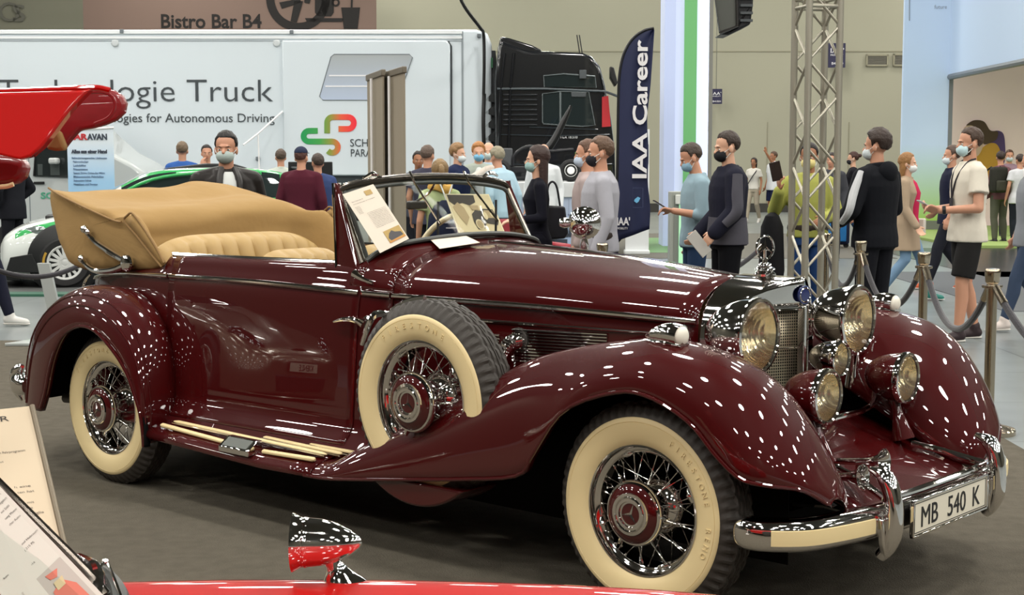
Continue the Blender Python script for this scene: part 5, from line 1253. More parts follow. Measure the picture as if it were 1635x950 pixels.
for px, py in ((412, 253), (195, 50), (466, 51), (765, 57)): obj('latch', box(TX(px - 3, py), TX(px + 3, py), -.05, 0, TZ(py + 3), TZ(py - 3)), mat('outline_grey'), tr, bevel=.008)
obj('stay_rod', tube([(TX(398, 232), -.6, TZ(232)), (TX(418, 214), -.4, TZ(214)), (TX(452, 178), -.06, TZ(178))], .018, 8), mat('brushed_steel', '#a9adad', .3, .8), tr)
obj('stay_rod', tube([(TX(418, 214), -.4, TZ(214)), (TX(420, 250), -.4, TZ(282))], .014, 8), mat('brushed_steel'), tr)
# dark flexible gaiter and ladder between trailer and cab
obj('air_line', tube([(TX(773, 150), -.05, TZ(150)), (TX(772, 200), -.12, TZ(200)), (TX(774, 262), -.05, TZ(262))], .035, 8, smooth=16), mat('cable_black', '#151515', .5), tr)
ldr = obj('front_bulkhead', box(TX(779), TX(791), .10, 2.2, TZ(262), TZ(80)), mat('bulkhead_dark', '#20262a', .5), tr)
for k in range(5): obj('bulkhead_shelf', prism([(TX(774), TZ(160 + k * 21)), (TX(790), TZ(164 + k * 21)), (TX(790), TZ(150 + k * 21)), (TX(785), TZ(149 + k * 21))], 0, .5, 'y'), mat('shelf_black', '#11171a', .4), ldr)
obj('bulkhead_badge', box(TX(778), TX(787), .02, .1, TZ(108), TZ(92)), mat('badge_green', '#2c6b45', .5), ldr)
cb = tag(hobj('power_cable', tube([(hx(718, -60, 26), 26, hz(-60, 26)), (hx(737, 2, 26), 26, hz(2, 26)), (hx(765, 40, 26), 26.4, hz(40, 26)), (hx(772, 55, 26.8), 26.8, hz(55, 26.8)), (hx(773, 100, 26.8), 26.85, hz(100, 26.8)), (hx(772, 150, 26.8), 26.9, hz(150, 26.8))], .03, 8, smooth=40), mat('cable_black')), 'black cable hanging from above onto the front corner of the trailer', 'cable')
# ================================================================ black tractor cab, facing right
CBK = mat('truck_black', (.006, .007, .009), .18, coat=1.0)
CD = 26.6
c0 = hx(890, 200, CD)
CX = lambda px, py=200: hx(px, py, CD) - c0
CZ_ = lambda py: hz(py, CD)
ct = hthing('tractor_truck', 'black tractor truck cab with red side panel behind the flag', 'truck', c0, CD, 0)
side = [(792, 330), (790, 130), (795, 75), (800, 64), (838, 80), (850, 81), (930, 84), (945, 90), (958, 106), (966, 135), (976, 190), (982, 240), (984, 330)]
body_ = recalc(obj('cab_shell', prism([(CX(x, y), CZ_(y)) for x, y in side], 0, 2.4, 'y'), CBK, ct, bevel=.06, seg=3))
obj('roof_spoiler', recalc and prism([(CX(x, y), CZ_(y)) for x, y in [(796, 72), (799, 58), (812, 60), (850, 72), (866, 80), (850, 84), (800, 84)]], .05, 2.3, 'y'), CBK, ct, bevel=.03)
GLD = mat('dark_side_glass', (.012, .02, .022), .03, coat=.5, spec=.8)
for pl_, nm in (([(869, 139), (868, 121), (900, 118), (950, 122), (952, 140)], 'upper_window'), ([(866, 195), (866, 150), (894, 146), (940, 147), (950, 200), (930, 202), (868, 198)], 'side_window')):
    w_ = recalc(obj(nm, prism([(CX(x, y), CZ_(y)) for x, y in pl_], -.02, .02, 'y'), GLD, ct, bevel=.01))
    obj('window_trim', tube([(CX(x, y), -.025, CZ_(y)) for x, y in pl_], .014, 6, closed=True), mat('window_chrome', '#8d989b', .25, .9), w_)
obj('window_divider', box(CX(893), CX(896), -.03, 0, CZ_(197), CZ_(147)), mat('window_chrome'), ct)
obj('drip_rail', tube([(CX(794), -.03, CZ_(142)), (CX(870), -.04, CZ_(142)), (CX(965), -.03, CZ_(146)), (CX(985), -.10, CZ_(154))], .022, 8), mat('rail_grey', '#5d6467', .3, .6), ct)
for k in range(7): obj('vent_rib', box(CX(803), CX(858), -.03, 0, CZ_(153 + k * 8), CZ_(150 + k * 8)), mat('rib_black', '#1a1e22', .25), ct, bevel=.008)
for px in (800, 815): obj('edge_bar', tube([(CX(px + 6, 85), -.03, CZ_(85)), (CX(px, 140), -.03, CZ_(140)), (CX(px - 3, 240), -.03, CZ_(240))], .025, 8), CBK, ct)
obj('red_panel', recalc and prism([(CX(x, y), CZ_(y)) for x, y in [(961, 155), (971, 153), (975, 202), (961, 203)]], -.05, .02, 'y'), mat('signal_red', '#b3262d', .4, coat=.4), ct)
recalc(obj('mirror_housing', prism([(CX(x, y), CZ_(y)) for x, y in [(972, 108), (978, 110), (984, 134), (980, 140), (972, 126)]], -.4, -.1, 'y'), mat('mirror_black', '#0e0f10', .4), ct, bevel=.02))
obj('horn_box', box(CX(925, 115), CX(936, 115), -.08, 0, CZ_(126), CZ_(112)), mat('rib_grey', '#4a4f52', .4), ct, bevel=.01)
for dx in (0, 4): obj('aerial', tube([(CX(928 + dx, 84), .5, CZ_(84)), (CX(923 + dx, 52), .5, CZ_(52))], .010, 6), mat('mirror_black'), ct)
obj('door_handle', box(CX(912, 158), CX(936, 158), -.04, 0, CZ_(155), CZ_(147)), mat('rib_grey'), ct, bevel=.01)
for z_, px0, px1 in ((203, 845, 955), (215, 800, 975), (262, 795, 980)): obj('panel_crease', tube([(CX(px0), -.01, CZ_(z_)), ((CX(px0) + CX(px1)) / 2, -.02, CZ_(z_ + 2)), (CX(px1), -.01, CZ_(z_ + (4 if z_ < 210 else 0)))], .012, 6), mat('crease_grey', '#2c3338', .2, coat=1), ct)
fit_letter('cab_lettering', 'TGX 18.510', CX(894, 218), CX(922, 218), CZ_(221), .05, -.012, WHT, ct)
LG2 = ramp_mat('cab_logo_ink', 2, CZ_(262), CZ_(232), [(0, '#d3372f'), (.45, '#c8602f'), (.6, '#3f9a48'), (1, '#2f9a48')])
ribbon('cab_logo', [(CX(x, y), CZ_(y)) for x, y in [(918, 246), (928, 246), (928, 238), (934, 236), (944, 236)]], .06, LG2, ct, -.02)
ribbon('cab_logo', [(CX(x, y), CZ_(y)) for x, y in [(930, 248), (938, 249), (942, 254), (938, 259), (930, 258), (926, 255)]], .06, LG2, ct, -.02)
for k, px in enumerate((812, 958)): obj('cab_wheel', mv(lathe([(.0, -.02), (.22, -.06), (.27, 0), (.44, -.02), (.5, .02), (.5, .28), (.44, .3)], 36, 'y'), CX(px), .02, .5), mat('black_tyre'), ct)
# ================================================================ white van
VD = 24.0
v0 = hx(110, 250, VD); VX = lambda px, py=250: hx(px, py, VD) - v0; VZ = lambda py: hz(py, VD)
van = hthing('white_van', 'white van with dark cab window behind the rally car', 'van', v0, VD, 0)
vp = [(-60, 372), (-60, 160), (60, 160), (100, 168), (140, 212), (176, 243), (212, 262), (230, 276), (240, 300), (242, 372)]
VW = mat('van_white', '#b3b9b8', .3, coat=.5)
recalc(obj('van_body', prism([(VX(x, y), VZ(y)) for x, y in vp], 0, 1.9, 'y'), VW, van, bevel=.07, seg=3))
vw = recalc(obj('van_window', prism([(VX(x, y), VZ(y)) for x, y in [(55, 281), (58, 235), (104, 236), (122, 250), (135, 284)]], -.015, .01, 'y'), mat('van_glass', (.02, .025, .025), .05, coat=.5), van))
obj('window_frame', tube([(VX(x, y), -.018, VZ(y)) for x, y in [(55, 281), (58, 235), (104, 236), (122, 250), (135, 284)]], .018, 6, closed=True), mat('mirror_black'), vw)
for a in ((60, 262, 68, 280), (80, 262, 95, 280)): obj('van_seat', box(VX(a[0]), VX(a[2]), -.02, -.012, VZ(a[3]), VZ(a[1])), mat('seat_grey', '#3c4442', .7), vw, bevel=.01)
obj('van_mirror', box(VX(84, 255), VX(98, 255), -.25, -.05, VZ(262), VZ(252)), mat('mirror_shell', '#b9bdbb', .3), van, bevel=.03)
obj('van_door_handle', box(VX(53), VX(70), -.03, 0, VZ(294), VZ(290)), mat('mirror_black'), van, bevel=.006)
for px in (45, 143): obj('van_door_seam', box(VX(px), VX(px + 1.2), -.004, .0, VZ(360), VZ(175)), mat('outline_grey'), van)
fit_letter('van_lettering', 'SCHAEFFLER', VX(64), VX(160), VZ(317), VZ(307) - VZ(317), -.006, mat('print_green', '#4a9a7c', .5), van, bold=.004)
for px in (20, 205): obj('van_wheel', mv(lathe([(.0, .0), (.19, -.01), (.21, .02), (.30, .0), (.34, .04), (.34, .2), (.3, .22)], 32, 'y'), VX(px), -.01, .34), mat('black_tyre'), van)
# ================================================================ PARAVAN roll-up banner
BD = 21.9
b0 = hx(144, 260, BD); RX = lambda px, py=260: hx(px, py, BD) - b0; RZ = lambda py: hz(py, BD)
rb_ = hthing('rollup_banner', 'blue and white PARAVAN roll-up banner in front of the white van', 'banner', b0, BD, 0)
recalc(obj('banner_sheet', prism([(RX(108), .12), (RX(182), .12), (RX(182), RZ(204)), (RX(108), RZ(208))], 0, .012, 'y'), grad_mat('paravan_print', RZ(290), '#9cc6e8', RZ(225), '#d7e1ea'), rb_, smooth=None))
obj('banner_base', box(RX(105), RX(185), -.12, .14, 0, .12), mat('alu', '#b9bcbc', .3, .8), rb_, bevel=.02)
obj('banner_top_bar', tube([(RX(107), 0, RZ(208)), (RX(183), 0, RZ(204))], .016, 8), mat('alu'), rb_)
obj('banner_pole', tube([(0, .05, .1), (0, .05, RZ(206))], .014, 8), mat('alu'), rb_)
fit_letter('banner_lettering', 'PAR', RX(112), RX(140), RZ(223), RZ(213.5) - RZ(223), -.006, mat('print_red', '#b92e35', .5), rb_, bold=.005)
fit_letter('banner_lettering', 'AVAN', RX(141), RX(171.5), RZ(223), RZ(213.5) - RZ(223), -.006, mat('print_slate', '#3b4350', .5), rb_, bold=.005)
fit_letter('banner_lettering', 'Alles aus einer Hand', RX(115), RX(171), RZ(244.5), RZ(239) - RZ(244.5), -.006, mat('print_slate'), rb_, bold=.004)
for k, (s_, w_) in enumerate([('Behindertengerechte Umbauten', 56), ('Fahrschulen', 26), ('Ladehilfen', 22), ('Sitzsysteme', 25), ('Space Drive Drive-by-Wire', 52), ('Elektronische Fahrhilfen', 50), ('Autonomes Fahren', 30), ('Mobilitaet und Service', 40)]):
    fit_letter('banner_small_print', s_, RX(115 + (0 if k in (0,) else 2)), RX(115 + w_), RZ(253.5 + k * 6), .028, -.006, mat('print_faint', '#6c86a8', .5), rb_)
# ================================================================ two beige roll-up backs
def rollup(x, y, rz, w, h, lb):
    o = hthing('rollup_banner', lb, 'banner', x, y, 0, rz, group='beige roll-up banner backs')
    obj('banner_sheet', box(-w / 2, w / 2, -.006, .006, .09, h), mat('banner_back', '#8f8675', .8, bump=(2, .2)), o, smooth=None)
    obj('banner_base', box(-w / 2 - .02, w / 2 + .02, -.1, .1, 0, .09), mat('alu'), o, bevel=.02)
    obj('banner_top_bar', box(-w / 2 - .01, w / 2 + .01, -.016, .016, h - .02, h + .025), mat('banner_rail', '#6c6558', .5), o, bevel=.006)
    obj('banner_pole', tube([(0, -.03, .09), (0, -.03, h - .02)], .010, 8), mat('alu'), o)
    return o
rollup(hx(600, 200, 10.6), 10.6, R(-75.8), .70, hz(121, 10.6), 'left and narrower of two beige roll-up banner backs behind the windscreen')
rollup(hx(628.5, 200, 10.2), 10.2, R(-74.1), .74, hz(117, 10.2), 'right and wider of two beige roll-up banner backs behind the windscreen')
# ================================================================ beach flag
FD = 13.2
f0 = hx(985, 380, FD); FXx = lambda px, py: hx(px, py, FD) - f0; FZ = lambda py: hz(py, FD)
fl = hthing('beach_flag', 'tall navy feather flag lettered IAA Career', 'flag', f0, FD, 0)
Lp = cr([(FXx(x, y), 0, FZ(y)) for x, y in [(982, 386), (984, 330), (986, 250), (987, 170), (989, 120), (996, 86), (1010, 62), (1028, 49), (1044, 45)]], 40)
Rp = cr([(FXx(x, y), 0, FZ(y)) for x, y in [(1037, 366), (1038, 330), (1034, 290), (1035, 240), (1033, 190), (1038, 140), (1041, 100), (1043, 70), (1044, 48)]], 40)
rows = []
for i, (a, b) in enumerate(zip(Lp, Rp)):
    rows.append([a * (1 - t) + b * t + V((0, .022 * sin(t * 8 + a.z * 1.1) * t * (1 - .2 * t), 0)) for t in [j / 20 for j in range(21)]])
FNAVY = mat('flag_navy', '#1c2447', .6, bump=(5, .35))
obj('flag_cloth', grid(rows), FNAVY, fl, solid=.004)
obj('flag_pole', tube([(0, 0, 0)] + [tuple(p) for p in Lp], .012, 8), mat('pole_black', '#101218', .4), fl)
obj('flag_base', lathe([(0, .05), (.05, .05), (.22, .03), (.25, 0), (0, 0)], 24), mat('pole_black'), fl)
def flag_text(s, px, py0, py1, cap, m=WHT):
    """runs upward from py0 to py1; cap height goes left from px"""
    size = cap / .72; k, a = sx_fit(s, FZ(py1) - FZ(py0), size)
    return letter('flag_lettering', s, size, m, fl, (FXx(px, 200), -.030, FZ(py0)), (0, 0, 1), (-1, 0, 0), extrude=.002, sx=k, bold=.004)
flag_text('IAA Career', 1032, 287, 69, FXx(1032, 200) - FXx(1009, 200))
obj('flag_emblem', prism([(FXx(x, y), FZ(y)) for x, y in [(1013, 318), (1018, 314), (1022, 316), (1019, 322), (1016, 324), (1012, 321)]], -.032, -.028, 'y'), mat('print_sky', '#6fb6e0', .5), fl)
obj('emblem_frame', tube([(FXx(x, y), -.03, FZ(y)) for x, y in [(1010, 300), (1026, 300), (1026, 331), (1010, 331)]], .0015, 4, closed=True), mat('print_mid', '#4d5676', .6), fl)
fit_letter('flag_lettering', "IAA'", FXx(985, 360), FXx(1005, 360), FZ(359), FZ(347) - FZ(359), -.030, WHT, fl, bold=.003)
fit_letter('flag_lettering', 'MOBILITY', FXx(985, 360), FXx(1002, 360), FZ(366), .02, -.030, WHT, fl)
# ================================================================ lit column and kiosk
KD = 28.0
k0 = hx(1097, 200, KD); KX = lambda px, py=200: hx(px, py, KD) - k0
colm = hthing('light_column', 'tall white glowing column with a green stripe', 'column', k0, KD, 0)
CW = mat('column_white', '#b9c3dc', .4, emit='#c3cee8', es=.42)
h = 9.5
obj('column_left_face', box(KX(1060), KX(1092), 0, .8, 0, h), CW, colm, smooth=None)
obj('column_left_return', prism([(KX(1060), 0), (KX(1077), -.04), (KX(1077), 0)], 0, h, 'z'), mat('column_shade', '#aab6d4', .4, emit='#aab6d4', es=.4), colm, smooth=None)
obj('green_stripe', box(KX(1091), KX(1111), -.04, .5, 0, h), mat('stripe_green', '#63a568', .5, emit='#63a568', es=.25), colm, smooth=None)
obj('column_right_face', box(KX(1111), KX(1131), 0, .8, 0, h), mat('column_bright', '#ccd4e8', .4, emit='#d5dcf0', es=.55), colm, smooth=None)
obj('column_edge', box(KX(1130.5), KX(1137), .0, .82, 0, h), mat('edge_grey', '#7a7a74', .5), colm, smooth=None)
qd = 18.5
q0 = hx(1083, 330, qd); QX = lambda px, py=330: hx(px, py, qd) - q0
ki = hthing('entry_kiosk', 'slim grey kiosk with green light strip before the man in light blue shirt', 'kiosk', q0, qd, 0)
obj('kiosk_body', box(QX(1070), QX(1100), 0, .25, 0, hz(306, qd)), mat('kiosk_grey', '#8d9189', .45), ki, bevel=.01)
obj('kiosk_side', box(QX(1076), QX(1083), -.012, 0, 0.05, hz(312, qd)), mat('kiosk_dark', '#71766f', .5), ki)
obj('kiosk_reader', box(QX(1078), QX(1088), -.05, 0, hz(326, qd), hz(311, qd)), mat('kiosk_white', '#c9ccc6', .4), ki, bevel=.008)
obj('kiosk_light', box(QX(1084), QX(1091), -.03, 0, .05, hz(326, qd)), mat('kiosk_glow', '#9fd0a8', .4, emit='#9fd8aa', es=.5), ki)
# white signboard foot behind the flag
s0 = hx(1015, 390, 25)
sb = hthing('white_board', 'white board on a low base behind the foot of the flag', 'board', s0, 25.6, 0)
obj('board_panel', box(hx(1003, 390, 25) - s0, hx(1041, 390, 25) - s0, 0, .05, .08, hz(205, 25)), mat('board_white', '#d9dcdc', .4), sb)
obj('board_base', box(hx(1001, 390, 25) - s0, hx(1042, 390, 25) - s0, -.12, .17, 0, .08), mat('board_white'), sb, bevel=.02)
obj('board_screen', box(hx(1033, 250, 25) - s0, hx(1040.5, 250, 25) - s0, -.01, 0, hz(262, 25), hz(230, 25)), mat('mirror_black'), sb)
# ================================================================ hanging monitor
MD = 15.0
m0 = hx(1172, 20, MD)
mo = hthing('hanging_monitor', 'black flat monitor hanging tilted beside the white column', 'monitor', m0, MD, hz(55, MD))
Mx = lambda px, py: (hx(px, py, MD) - m0, hz(py, MD) - hz(55, MD))
scr = [(1138, -25), (1176, -20), (1177, 42), (1149, 53)]
recalc(obj('screen', prism([Mx(*p) for p in scr], 0, .05, 'y'), mat('screen_grey', '#5a5c58', .15, coat=.5), mo))
recalc(obj('bezel', J(*[tube([(*Mx(*scr[i])[:1], -.01, Mx(*scr[i])[1]), (*Mx(*scr[(i + 1) % 4])[:1], -.01, Mx(*scr[(i + 1) % 4])[1])], .016, 6) for i in range(4)][:1], tube([(Mx(*p)[0], -.01, Mx(*p)[1]) for p in scr], .016, 6, closed=True)), mat('bezel_dark', '#22201f', .3, coat=.5), mo))
recalc(obj('housing', prism([Mx(*p) for p in [(1177, -30), (1206, -30), (1204, 8), (1200, 38), (1165, 55), (1150, 54), (1177, 42)]], .06, .5, 'y'), mat('pole_black'), mo, bevel=.02))
for k in range(4): obj('cooling_fin', box(Mx(1183, 20)[0], Mx(1203, 20)[0], .03, .07, Mx(1190, 34 - k * 12)[1], Mx(1190, 30 - k * 12)[1]), mat('rib_grey'), mo)
obj('mount_pole', tube([(.05, .3, Mx(1180, -20)[1]), (.05, .3, CEIL - hz(55, MD))], .03, 8), mat('pole_black'), mo)
# ================================================================ truss tower
ALU = mat('truss_alu', '#a9a597', .38, .75)
rd = 11.0
r0 = hx(1300, 300, rd)
ts = hthing('truss_tower', 'square silver lattice truss tower rising out of frame', 'truss', r0, rd, 0, R(14))
e = .122; ht = 7.0
def bay(x0, y0, x1, y1, z0, z1): return tube([(x0, y0, z0), (x1, y1, z1)], .011, 8)
obj('truss_base', box(-.22, .22, -.22, .22, 0, .02), mat('brushed_steel'), ts, bevel=.004)
for sx_, sy_ in ((-1, -1), (1, -1), (1, 1), (-1, 1)): obj('truss_chord', tube([(sx_ * e, sy_ * e, .02), (sx_ * e, sy_ * e, ht)], .0255, 12), ALU, ts)
nb = 7.0 / .254
for f, (a, b) in enumerate([((-e, -e), (e, -e)), ((e, -e), (e, e)), ((e, e), (-e, e)), ((-e, e), (-e, -e))]):
    for k in range(int(nb)):
        z = .05 + k * .254
        p, q_ = (a, b) if (k + f // 2) % 2 else (b, a)
        if z > 4.6: continue
        obj('truss_brace', bay(*p, *q_, z, z + .254), ALU, ts)
for z in (2.73, 2.79):
    for a, b in [((-e, -e), (e, -e)), ((e, -e), (e, e)), ((e, e), (-e, e)), ((-e, e), (-e, -e))]: obj('truss_brace', tube([(*a, z), (*b, z)], .014, 8), ALU, ts)
# ================================================================ barrier posts and ropes
POLISH = mat('post_steel', '#b7ab97', .16, 1.0)
def stanchion(x, y, lb):
    o = hthing('barrier_post', lb, 'barrier post', x, y, 0, group='polished rope barrier posts')
    obj('post_base', lathe([(0, .06), (.04, .058), (.11, .045), (.152, .034), (.158, .026), (.158, 0), (0, 0)], 40), POLISH, o)
    obj('post_tube', lathe([(.031, .04), (.031, .90), (.0, .90)], 24), POLISH, o)
    obj('post_collar', lathe([(.031, .862), (.058, .866), (.060, .874), (.058, .882), (.031, .886)], 24), POLISH, o)
    obj('post_cap', lathe([(.034, .892), (.040, .90), (.046, .955), (.046, .968), (.040, .978), (0, .982)], 28), POLISH, o)
    return o
POSTS = [(hx(1583, 500, 8.66), 8.66, 'nearest barrier post, standing right of the car at the edge of the carpet'), (hx(1474.5, 450, 10.26), 10.26, 'barrier post between the woman in beige cardigan and the man in black shorts'),
         (hx(1374, 420, 11.73), 11.73, 'barrier post in front of the man in the black hoodie'), (hx(1318.5, 400, 13.0), 13.0, 'barrier post just behind the right edge of the truss'),
         (hx(1228, 400, 13.6), 13.6, 'barrier post behind the star on the radiator'), (hx(962, 385, 11.4), 11.4, 'barrier post behind the round chrome mirror of the car')]
for p in POSTS: stanchion(*p)
stanchion(3.05, 6.75, 'barrier post off to the right end of the rope line')
ROPEM = mat('velvet_rope', '#1d1b22', .8, sheen=.3, bump=(80, .2))
def rope(a, b, sag, lb, off=.0):
    A = hall(a[0], a[1], .868); B = hall(b[0], b[1], .868)
    d = (B - A); d.z = 0; d = d.normalized()
    A = A + d * .05; B = B - d * .05
    mid = (A + B) / 2
    o = thing('barrier_rope', lb, 'rope', (mid.x, mid.y, .87 - sag), 0, 'dark barrier ropes')
    P = [A + (B - A) * t - V((0, 0, sag * (1 - (2 * t - 1) ** 2))) - V((mid.x, mid.y, .87 - sag)) for t in [i / 30 for i in range(31)]]
    obj('rope', tube(P[2:-2], .021, 10), ROPEM, o)
    for q_ in (P[:3], P[-3:]): obj('rope_end', tube(q_, .024, 10), POLISH, o)
    return o
rope(POSTS[0], POSTS[1], .33, 'dark rope between the nearest barrier post and the next')
rope(POSTS[1], POSTS[2], .34, 'dark rope hanging before the woman in beige cardigan')
rope(POSTS[2], POSTS[3], .30, 'short dark rope right of the truss')
rope(POSTS[4], POSTS[5], .30, 'long dark rope crossing before the two men at the column')
rope((3.05, 6.75), POSTS[0], .34, 'dark rope leaving the frame at the right edge')
LP = [(hx(-60, 380, 11.5), 11.5), (hx(175, 400, 12.6), 12.6)]
stanchion(*LP[0], 'barrier post beyond the left edge of the frame'); stanchion(*LP[1], 'barrier post hidden behind the folded top')
rope(LP[0], LP[1], .20, 'dark rope in front of the green and white rally car')
# ================================================================ slanted sign stand at the left
gx0 = hx(75, 538, 13.0)
ss = hthing('info_stand', 'slanted light grey info stand seen from behind at left', 'stand', gx0, 13.0, 0)
SSM = mat('stand_grey', '#a3a8a6', .35, coat=.3)
SX = lambda px, py: (hx(px, py, 13.0) - gx0, hz(py, 13.0))
a = [SX(60, 420), SX(80, 420), SX(102, 522), SX(84, 530)]
recalc(obj('stand_leg', prism(a, -.02, .02, 'y'), SSM, ss, bevel=.004))
recalc(obj('stand_leg', prism([SX(84, 530), SX(102, 520), SX(99, 538), SX(90, 540)], -.03, .03, 'y'), SSM, ss, bevel=.004))
obj('stand_base', prism([(-.30, -.22), (.32, -.22), (.30, .20), (-.12, .20)], .005, .03, 'z'), SSM, ss, bevel=.004)
# ================================================================ display plinth and drive module
PD = 22.5
p0 = hx(852, 350, PD); PX = lambda px, py=350: hx(px, py, PD) - p0; PZ = lambda py: hz(py, PD)
pt = hthing('display_plinth', 'white topped plinth with pale blue printed front lettered Team', 'plinth', p0, PD, 0)
obj('plinth_front', box(PX(740), PX(980), 0, 1.6, .04, PZ(315)), grad_mat('plinth_print', .2, '#a7bfe0', PZ(315), '#b9c6da'), pt, smooth=None)
obj('plinth_top', box(PX(735), PX(985), -.04, 1.64, PZ(315), PZ(291)), mat('plinth_white', '#d3d6d6', .4), pt, bevel=.01)
fit_letter('plinth_lettering', 'Team', PX(862), PX(930), PZ(377), PZ(356) - PZ(377), -.006, mat('print_slate'), pt, bold=.014)
obj('plinth_lettering_bar', box(PX(875), PX(906), -.006, 0, PZ(391), PZ(382)), mat('print_slate'), pt)
for k, (px, ln) in enumerate([(812, 322 + 18), (893, 337), (908, 343), (862, 330), (770, 333), (930, 328)]):
    obj('print_drop', J(box(PX(px) - .003, PX(px) + .003, -.005, 0, PZ(ln), PZ(318)), mv(lathe([(0, -.006), (.016, -.006), (.016, 0)], 12, 'y'), PX(px), 0, PZ(ln))), mat('print_blue_grey', '#7d8aa5', .5), pt)
dm = hthing('drive_module', 'black wheeled drive module with seat lever on the display plinth', 'exhibit', hx(895, 300, 23.2), 23.2, PZ(291))
for k, dx in enumerate((-.95, .15)):
    w_ = obj('module_wheel', mv(lathe([(.03, -.08), (.08, -.09), (.10, -.06), (.13, -.08), (.165, -.06), (.175, 0), (.165, .06), (.1, .08)], 28, 'y'), dx, -.2, .175), mat('black_tyre'), dm)
    obj('module_hub', mv(lathe([(0, -.1), (.05, -.1), (.06, -.085), (.095, -.075), (.1, -.06)], 20, 'y'), dx, -.2, .175), mat('alu'), w_)
obj('module_frame', J(box(-1.1, .5, -.1, .4, .14, .24)), mat('pole_black'), dm, bevel=.02)
obj('module_seat', tube([(-.55, 0, .25), (-.35, 0, .35), (-.12, 0, .62), (.05, 0, .95), (.16, 0, 1.18)], [.10, .11, .085, .07, .03], 12, smooth=20, flat=.7), mat('seat_black', '#0c0d0e', .4), dm)
obj('module_bar', tube([(-.75, -.1, .25), (-.72, -.1, .42), (-.5, -.1, .55), (-.2, -.1, .48), (.2, -.1, .5)], .025, 8, smooth=20), mat('pole_black'), dm)
obj('module_box', box(-1.15, -.75, -.1, .3, .24, .52), mat('box_grey', '#4a4d50', .5), dm, bevel=.02)
obj('module_box', box(.3, .62, -.1, .3, .24, .45), mat('box_grey'), dm, bevel=.02)
# ================================================================ people
SKIN = {'a': mat('skin_light', '#c08d72', .5), 'b': mat('skin_tan', '#9b6a4c', .5), 'c': mat('skin_pale', '#d0a287', .5), 'd': mat('skin_brown', '#7d5138', .5)}
def cloth(name, c, r=.85, b=(14, .35)): return mat(name, c, r, bump=b, nz=(6, .10), spec=.2)
HAIRM = {}
def hairm(c): return mat('hair_' + c.lstrip('#'), c, .55, bump=(70, .6), nz=(30, .3))
def cap_(p0, p1, r0, r1, seg=14):
    """tapered capsule"""
    p0, p1 = V(p0), V(p1); d = p1 - p0; L = max(d.length, 1e-5); d = d / L
    pts, rr = [], []
    for k in range(4): a = pi / 2 * k / 4; pts.append(p0 - d * r0 * cos(a)); rr.append(max(.0005, r0 * sin(a)))
    n = 5
    for k in range(n + 1): t = k / n; pts.append(p0 + d * L * t); rr.append(r0 + (r1 - r0) * t)
    for k in range(3, -1, -1): a = pi / 2 * k / 4; pts.append(p1 + d * r1 * cos(a)); rr.append(max(.0005, r1 * sin(a)))
    return tube(pts, rr, seg)
def rings(R_, seg=24):
    """R_ = [(z, halfwidth, halfdepth, y offset)] closed loft"""
    rows = []
    for z, w, d, y in R_:
        row = []
        for j in range(seg):
            a = 2 * pi * j / seg; c, s = cos(a), sin(a)
            row.append((w * math.copysign(abs(c) ** .85, c), y + d * math.copysign(abs(s) ** .85, s), z))
        rows.append(row)
    return grid(rows, True, False, True, True)
def fused(name, m, mt, par, vox, it=3):
    o = recalc(obj(name, m, mt, par, smooth=180))
    md = o.modifiers.new('fuse', 'REMESH'); md.mode = 'VOXEL'; md.voxel_size = vox; md.use_smooth_shade = True
    md = o.modifiers.new('ease', 'SMOOTH'); md.iterations = it; md.factor = .5
    return o
def hair_shell(c, r, hl, seg=64, ring=44, thick=1.0, seed=0, rough=1.0):
    """hair as a closed shell: outside the hairline the surface dives inside the head"""
    rows = []
    for i in range(1, ring):
        th = pi * i / ring
        row = []
        for j in range(seg):
            ph = 2 * pi * j / seg
            d = V((sin(th) * cos(ph), sin(th) * sin(ph), cos(th)))
            k = hl(d) + MN.noise(d * 7 + V((seed, seed, 0))) * .06 * rough
            n = (MN.noise(d * 3 + V((seed, 0, 0))) * .05 + MN.noise(V((d.x * 14, d.y * 5, d.z * 9)) + V((0, seed, 0))) * .035) * rough
            f = (.925 + .075 * min(1, max(0, k) * 3.0) ** .6 + n * min(1, max(0, k) * 4)) * thick if k > 0 else .80
            row.append((c[0] + r[0] * d.x * f, c[1] + r[1] * d.y * f, c[2] + r[2] * d.z * f))
        rows.append(row)
    return grid(rows, True, False, True, True)
def pw(y, T_):
    for i in range(len(T_) - 1):
        if T_[i][0] >= y >= T_[i + 1][0]:
            u = (T_[i][0] - y) / (T_[i][0] - T_[i + 1][0]); return T_[i][1] * (1 - u) + T_[i + 1][1] * u
    return T_[-1][1]
def hl_short(d):   # hairline for short hair: forehead, temple, sideburn, over the ear, nape
    return d.z - pw(d.y, [(1, .50), (.70, .46), (.45, .30), (.36, -.05), (.30, -.42), (.12, -.42), (.06, -.12), (-.22, -.12), (-.34, -.62), (-1, -.86)])
def hl_long(d):
    y = d.y
    lim = .50 if y > .78 else (.50 - (.78 - y) * 3.4 if y > .38 else -.95)
    return d.z - lim
def hl_bald(d):
    return -1 if d.z > .35 or d.y > .1 else d.z + .45
